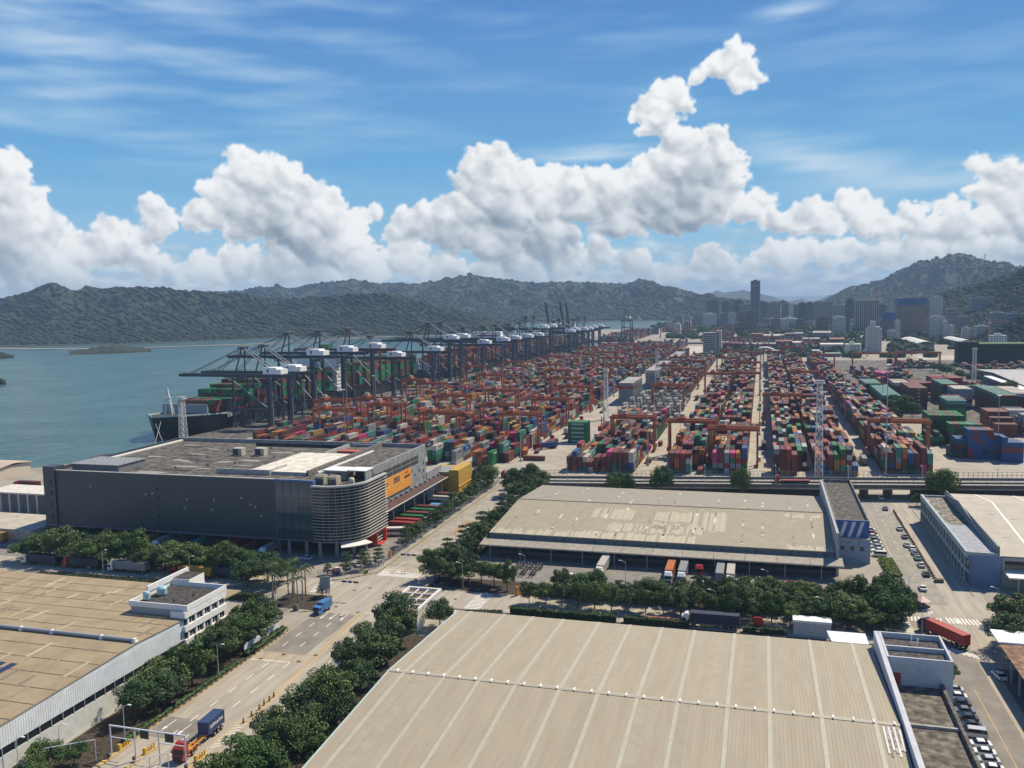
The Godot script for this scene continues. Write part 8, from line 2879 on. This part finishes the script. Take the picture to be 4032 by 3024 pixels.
func hedge(x0: float, z0: float, x1: float, z1: float, w: float, h: float, label: String, hue := Vector3(0.040, 0.085, 0.020)) -> void:
	var g := RandomNumberGenerator.new()
	g.seed = int(absf(x0 * 13 + z0 * 7))
	var b := MB.new()
	b.tinted = true
	var p := Vector2(x0, z0)
	var q := Vector2(x1, z1)
	var l := p.distance_to(q)
	var dn := (q - p).normalized().orthogonal()
	var n := mini(int(l * w * 58), 9000)
	for k in n:
		var u := g.randf()
		var o := g.randf_range(-0.5, 0.5)
		var c := p.lerp(q, u) + dn * o * w
		var top := h * (0.86 + 0.2 * noise_big.get_noise_2d(c.x * 0.4, c.y * 0.4))
		var y := top if g.randf() < 0.55 else g.randf() * top
		var nrm := Vector3(g.randfn() * 0.5 + dn.x * o * 2, g.randfn() * 0.4 + (1.0 if y >= top else 0.2), g.randfn() * 0.5 + dn.y * o * 2).normalized()
		var uu := nrm.cross(Vector3(g.randfn(), g.randfn(), g.randfn())).normalized() * g.randf_range(0.12, 0.26)
		var vv := nrm.cross(uu)
		var t := g.randf_range(0.6, 1.4)
		b.tint = Color(hue.x * t, hue.y * t, hue.z * t)
		var c3 := Vector3(c.x, y, c.y)
		b.quad(c3 - uu, c3 + vv, c3 + uu, c3 - vv)
	var o := thing("hedge", label, "hedge")
	obj("foliage", b, leaf_mat, o)
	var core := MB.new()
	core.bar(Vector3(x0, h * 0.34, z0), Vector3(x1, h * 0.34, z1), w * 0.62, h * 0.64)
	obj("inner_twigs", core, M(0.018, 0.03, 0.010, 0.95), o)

func build_plants() -> void:
	make_crowns()
	rng.seed = 4711
	# verge between the tan warehouse and the road
	for q in [[-129.5, -121.5, 1.05], [-131.5, -127.5, 0.95], [-127.8, -130.0, 0.7], [-129.5, -149.5, 1.35], [-127.5, -156.0, 1.3], [-131.0, -160.5, 1.4], [-128.0, -166.5, 1.45], [-132.0, -171.0, 1.35], [-128.4, -177.0, 1.3], [-130.5, -183.5, 1.35], [-127.6, -189.0, 1.3], [-131.2, -194.5, 1.45], [-128.4, -199.5, 1.2], [-133.4, -204.0, 1.1]]:
		tree(q[0], q[1], q[2], "bushy dark tree on the verge beside the white corrugated wall", "trees beside the white corrugated wall")
	# belt between the road and the beige warehouse
	for q in [[-93.5, -206.0, 1.5], [-90.0, -199.5, 1.45], [-94.5, -194.0, 1.5], [-89.0, -190.0, 1.4], [-92.0, -184.0, 1.5], [-87.0, -179.5, 1.35], [-91.5, -175.0, 1.45], [-87.0, -169.5, 1.4], [-91.5, -164.0, 1.5], [-86.5, -159.0, 1.35], [-91.0, -154.0, 1.4], [-86.5, -149.0, 1.35], [-92.0, -145.0, 1.45], [-87.5, -139.5, 1.4], [-93.0, -135.5, 1.4], [-87.0, -131.0, 1.35], [-92.5, -126.0, 1.5], [-86.0, -122.5, 1.4], [-92.0, -117.0, 1.4], [-80.5, -128.0, 1.2], [-81.0, -140.0, 1.1], [-81.0, -152.0, 1.1], [-80.0, -117, 1.3]]:
		tree(q[0], q[1], q[2], "large round tree in the belt between road and beige warehouse", "trees between road and beige warehouse")
	tree(-84.0, -214.0, 1.1, "round tree beside the white gate portal", "")
	# street rows behind the beige warehouse
	for k in 21:
		tree(-65.0 + k * 4.85, -237.6 + rng.randf_range(-0.6, 0.6), rng.randf_range(1.0, 1.22), "leafy street tree in the row behind the hedge", "street trees behind the hedge")
	for k in 20:
		tree(-58.0 + k * 4.7, -246.5 + rng.randf_range(-1.2, 1.2), rng.randf_range(1.0, 1.25), "leafy tree in the row facing the dock canopy", "trees facing the dock canopy")
	for k in 9:
		tree(-6.0 + k * 4.6, -251.5 + rng.randf_range(-1.0, 1.0), rng.randf_range(1.05, 1.3), "leafy tree near the east road corner", "trees near the east road corner")
	for q in [[34.5, -241, 1.4], [37.0, -247, 1.35], [36.5, -254, 1.45], [32.5, -252, 1.3], [35.0, -260, 1.3]]:
		tree(q[0], q[1], q[2], "big tree on the corner beside the crossing", "trees beside the crossing")
	# trees in front of the grey block
	for k in 15:
		tree(-250.0 + k * 6.2, -241.5 + rng.randf_range(-1.5, 1.5), rng.randf_range(1.25, 1.6), "broad tree among parked lorries before grey warehouse", "trees before grey warehouse", -1, 0.0, 1.25)
	for k in 9:
		tree(-238.0 + k * 9.0, -246.0 + rng.randf_range(-1.5, 1.5), rng.randf_range(1.1, 1.4), "broad tree among parked lorries before grey warehouse", "trees before grey warehouse", -1, 0.0, 1.2)
	for q in [[-158, -236.5, 1.3], [-152, -238, 1.4], [-148, -234.5, 1.1], [-155, -231, 1.2], [-146, -240, 1.0]]:
		tree(q[0], q[1], q[2], "round tree beside the palms and the clipped hedge", "trees beside the palms")
	for q in [[-131.4, -252.4, 0.85], [-127.0, -256.4, 0.95], [-124.8, -262.8, 0.8], [-136.5, -249.0, 0.75], [-127.8, -229.4, 0.7]]:
		tree(q[0], q[1], q[2], "young tree by the corner fence", "young trees by the corner fence", 6)
	# along the north road
	for k in 15:
		tree(-124.9 + rng.randf_range(-0.5, 0.5), -286.0 - k * 7.2, rng.randf_range(0.8, 1.15), "tree on the fence side of the north road", "trees on the fence side of the north road", 6 + k % 2 if k % 3 == 0 else -1)
	for q in [[-127.0, -381], [-130.5, -387], [-126.4, -390], [-128, -396]]:
		tree(q[0], q[1], 1.4, "dense tree beside the yellow gatehouse", "trees beside the yellow gatehouse")
	for k in 17:
		tree(-101.4 + rng.randf_range(-1.0, 1.0), -262.0 - k * 5.6, rng.randf_range(0.95, 1.25), "layered tree along the patched warehouse side of the north road", "layered trees along the north road", 6 + k % 2)
		if k % 2 == 0:
			tree(-96.8 + rng.randf_range(-0.8, 0.8), -265.0 - k * 5.6, rng.randf_range(0.9, 1.15), "round tree along the patched warehouse side wall", "round trees along the side wall")
	for q in [[-99.5, -250.5, 1.3], [-94.0, -251.5, 1.25], [-96.5, -257.0, 1.35], [-89.5, -254.0, 1.2], [-91.0, -249.0, 1.05], [-84.5, -252.0, 1.2], [-79.5, -249.5, 1.15], [-74.5, -246.5, 1.2]]:
		tree(q[0], q[1], q[2], "spreading tree at the junction corner opposite the palms", "trees at the junction corner")
	for q in [[-104.0, -362, 1.5], [-108.5, -372, 1.5], [-101.0, -371, 1.6], [-97.5, -378, 1.5], [-103.5, -384, 1.55], [-95.0, -366, 1.4], [-110.5, -388, 1.3]]:
		tree(q[0], q[1], q[2], "dense tree where the north road meets the viaduct", "trees where the north road meets the viaduct")
	# dark feathery trees along the viaduct
	for q in [[-62.0, -373.5, 2.0], [-56.5, -374, 1.9], [-42.0, -377, 2.0], [-8.5, -382, 2.1]]:
		tree(q[0], q[1], q[2], "tall dark feathery tree rising beside the viaduct", "feathery trees beside the viaduct", -1, 0.0, 0.62)
	tree(72.5, -391, 2.0, "large spreading tree against the viaduct near the depot", "", 2, 0.0, 1.05)
	for k in 6:
		tree(62.0 + k * 4.0, -386.0 - k * 0.5, 0.75, "low scrubby tree under the viaduct", "scrub under the viaduct", -1)
	# east side
	for q in [[66, -240, 1.5], [71, -246, 1.6], [63.5, -250, 1.3], [70, -236, 1.5], [75, -252, 1.6], [60.5, -236.5, 1.3], [65.0, -231.5, 1.4], [58.5, -231.0, 1.2], [72, -229, 1.5]]:
		tree(q[0], q[1], q[2], "shady tree beside the white canopied shed", "trees beside the white canopied shed")
	tree(39.6, -207.5, 0.9, "small tree at the end of the parked cars", "")
	tree(37.6, -220.0, 0.8, "conical tree behind the annex stair block", "", 7)
	for q in [[94, -655, 2.4], [100, -649, 1.9], [88, -646, 1.6]]:
		tree(q[0], q[1], q[2], "shrubby tree among the depot stacks", "shrubby trees among the depot stacks")
	for k in 14:
		tree(185 + rng.randf_range(-6, 40), -800 - k * 22 + rng.randf_range(-6, 6), rng.randf_range(1.2, 2.0), "scattered tree beyond the depot stacks", "scattered trees beyond the depot")
	# palms on the corner island
	for q in [[-141.5, -224.0, 10.5], [-139.0, -219.5, 9.0], [-136.5, -226.5, 11.0], [-134.5, -221.0, 10.0], [-132.5, -225.5, 9.5], [-131.0, -220.0, 8.5], [-138.0, -230.0, 10.5], [-134.0, -230.0, 9.0], [-143.5, -228.5, 9.5]]:
		palm(q[0], q[1], q[2], "slender palm on the corner island", "palms on the corner island")
	# clipped hedges and beds
	hedge(-68.0, -228.0, -38.0, -228.4, 2.2, 2.4, "long clipped hedge behind the beige warehouse roof")
	hedge(-36.0, -229.0, -18.5, -229.2, 2.0, 2.0, "shorter clipped hedge beside the red flatbed trailer")
	hedge(-4.5, -229.4, 6.5, -229.6, 1.8, 1.8, "clipped hedge between red tractor and guard building")
	hedge(-80.0, -222.6, -69.5, -224.6, 3.0, 2.0, "dense hedge beside the east crossing", Vector3(0.03, 0.065, 0.018))
	hedge(-230, -224.5, -168, -226.0, 2.6, 2.4, "dark hedge between tan roof and lorry park", Vector3(0.025, 0.05, 0.014))
	hedge(-166, -222.0, -143.0, -221.0, 2.6, 2.6, "tall clipped hedge behind the white office block", Vector3(0.032, 0.065, 0.016))
	hedge(-125.2, -202.5, -125.2, -184.0, 2.0, 1.1, "low roadside hedge ending in a round bush by white hoarding", Vector3(0.055, 0.11, 0.02))
	hedge(-124.9, -180.0, -124.9, -140.0, 1.4, 0.6, "low green planting along the kerb", Vector3(0.06, 0.12, 0.025))
	hedge(39.6, -304.5, 40.2, -285.5, 4.6, 1.0, "clipped bright green bed beside the east road", Vector3(0.11, 0.17, 0.02))
	hedge(36.0, -350.0, 37.0, -344.0, 4.0, 1.2, "yellow green rounded bed beside the striped block", Vector3(0.20, 0.17, 0.015))
	hedge(62.0, -262.0, 74.0, -264.0, 6.0, 0.6, "bright lawn bed beyond the crossing", Vector3(0.13, 0.19, 0.02))
	var hb := thing("hoarding", "white hoarding fence behind the low roadside hedge", "fence")
	for k in 8:
		part_box("panel", -127.0, 0, -203.0 + k * 2.1, -126.9, 2.0, -201.0 + k * 2.1, M(0.62, 0.65, 0.66, 0.6), hb)
	var st := thing("garden_stone", "pale upright stone on the palm island", "stone", Vector3(-129.6, 0, -216.6))
	var sb := MB.new()
	sb.lathe(Vector3.ZERO, [Vector2(0.9, 0), Vector2(0.8, 0.9), Vector2(0.6, 1.7), Vector2(0.0, 2.1)], 9)
	obj("rock", sb, M(0.33, 0.29, 0.22, 0.9, 0.0, "stain", 2.0), st)
	print("plants done")
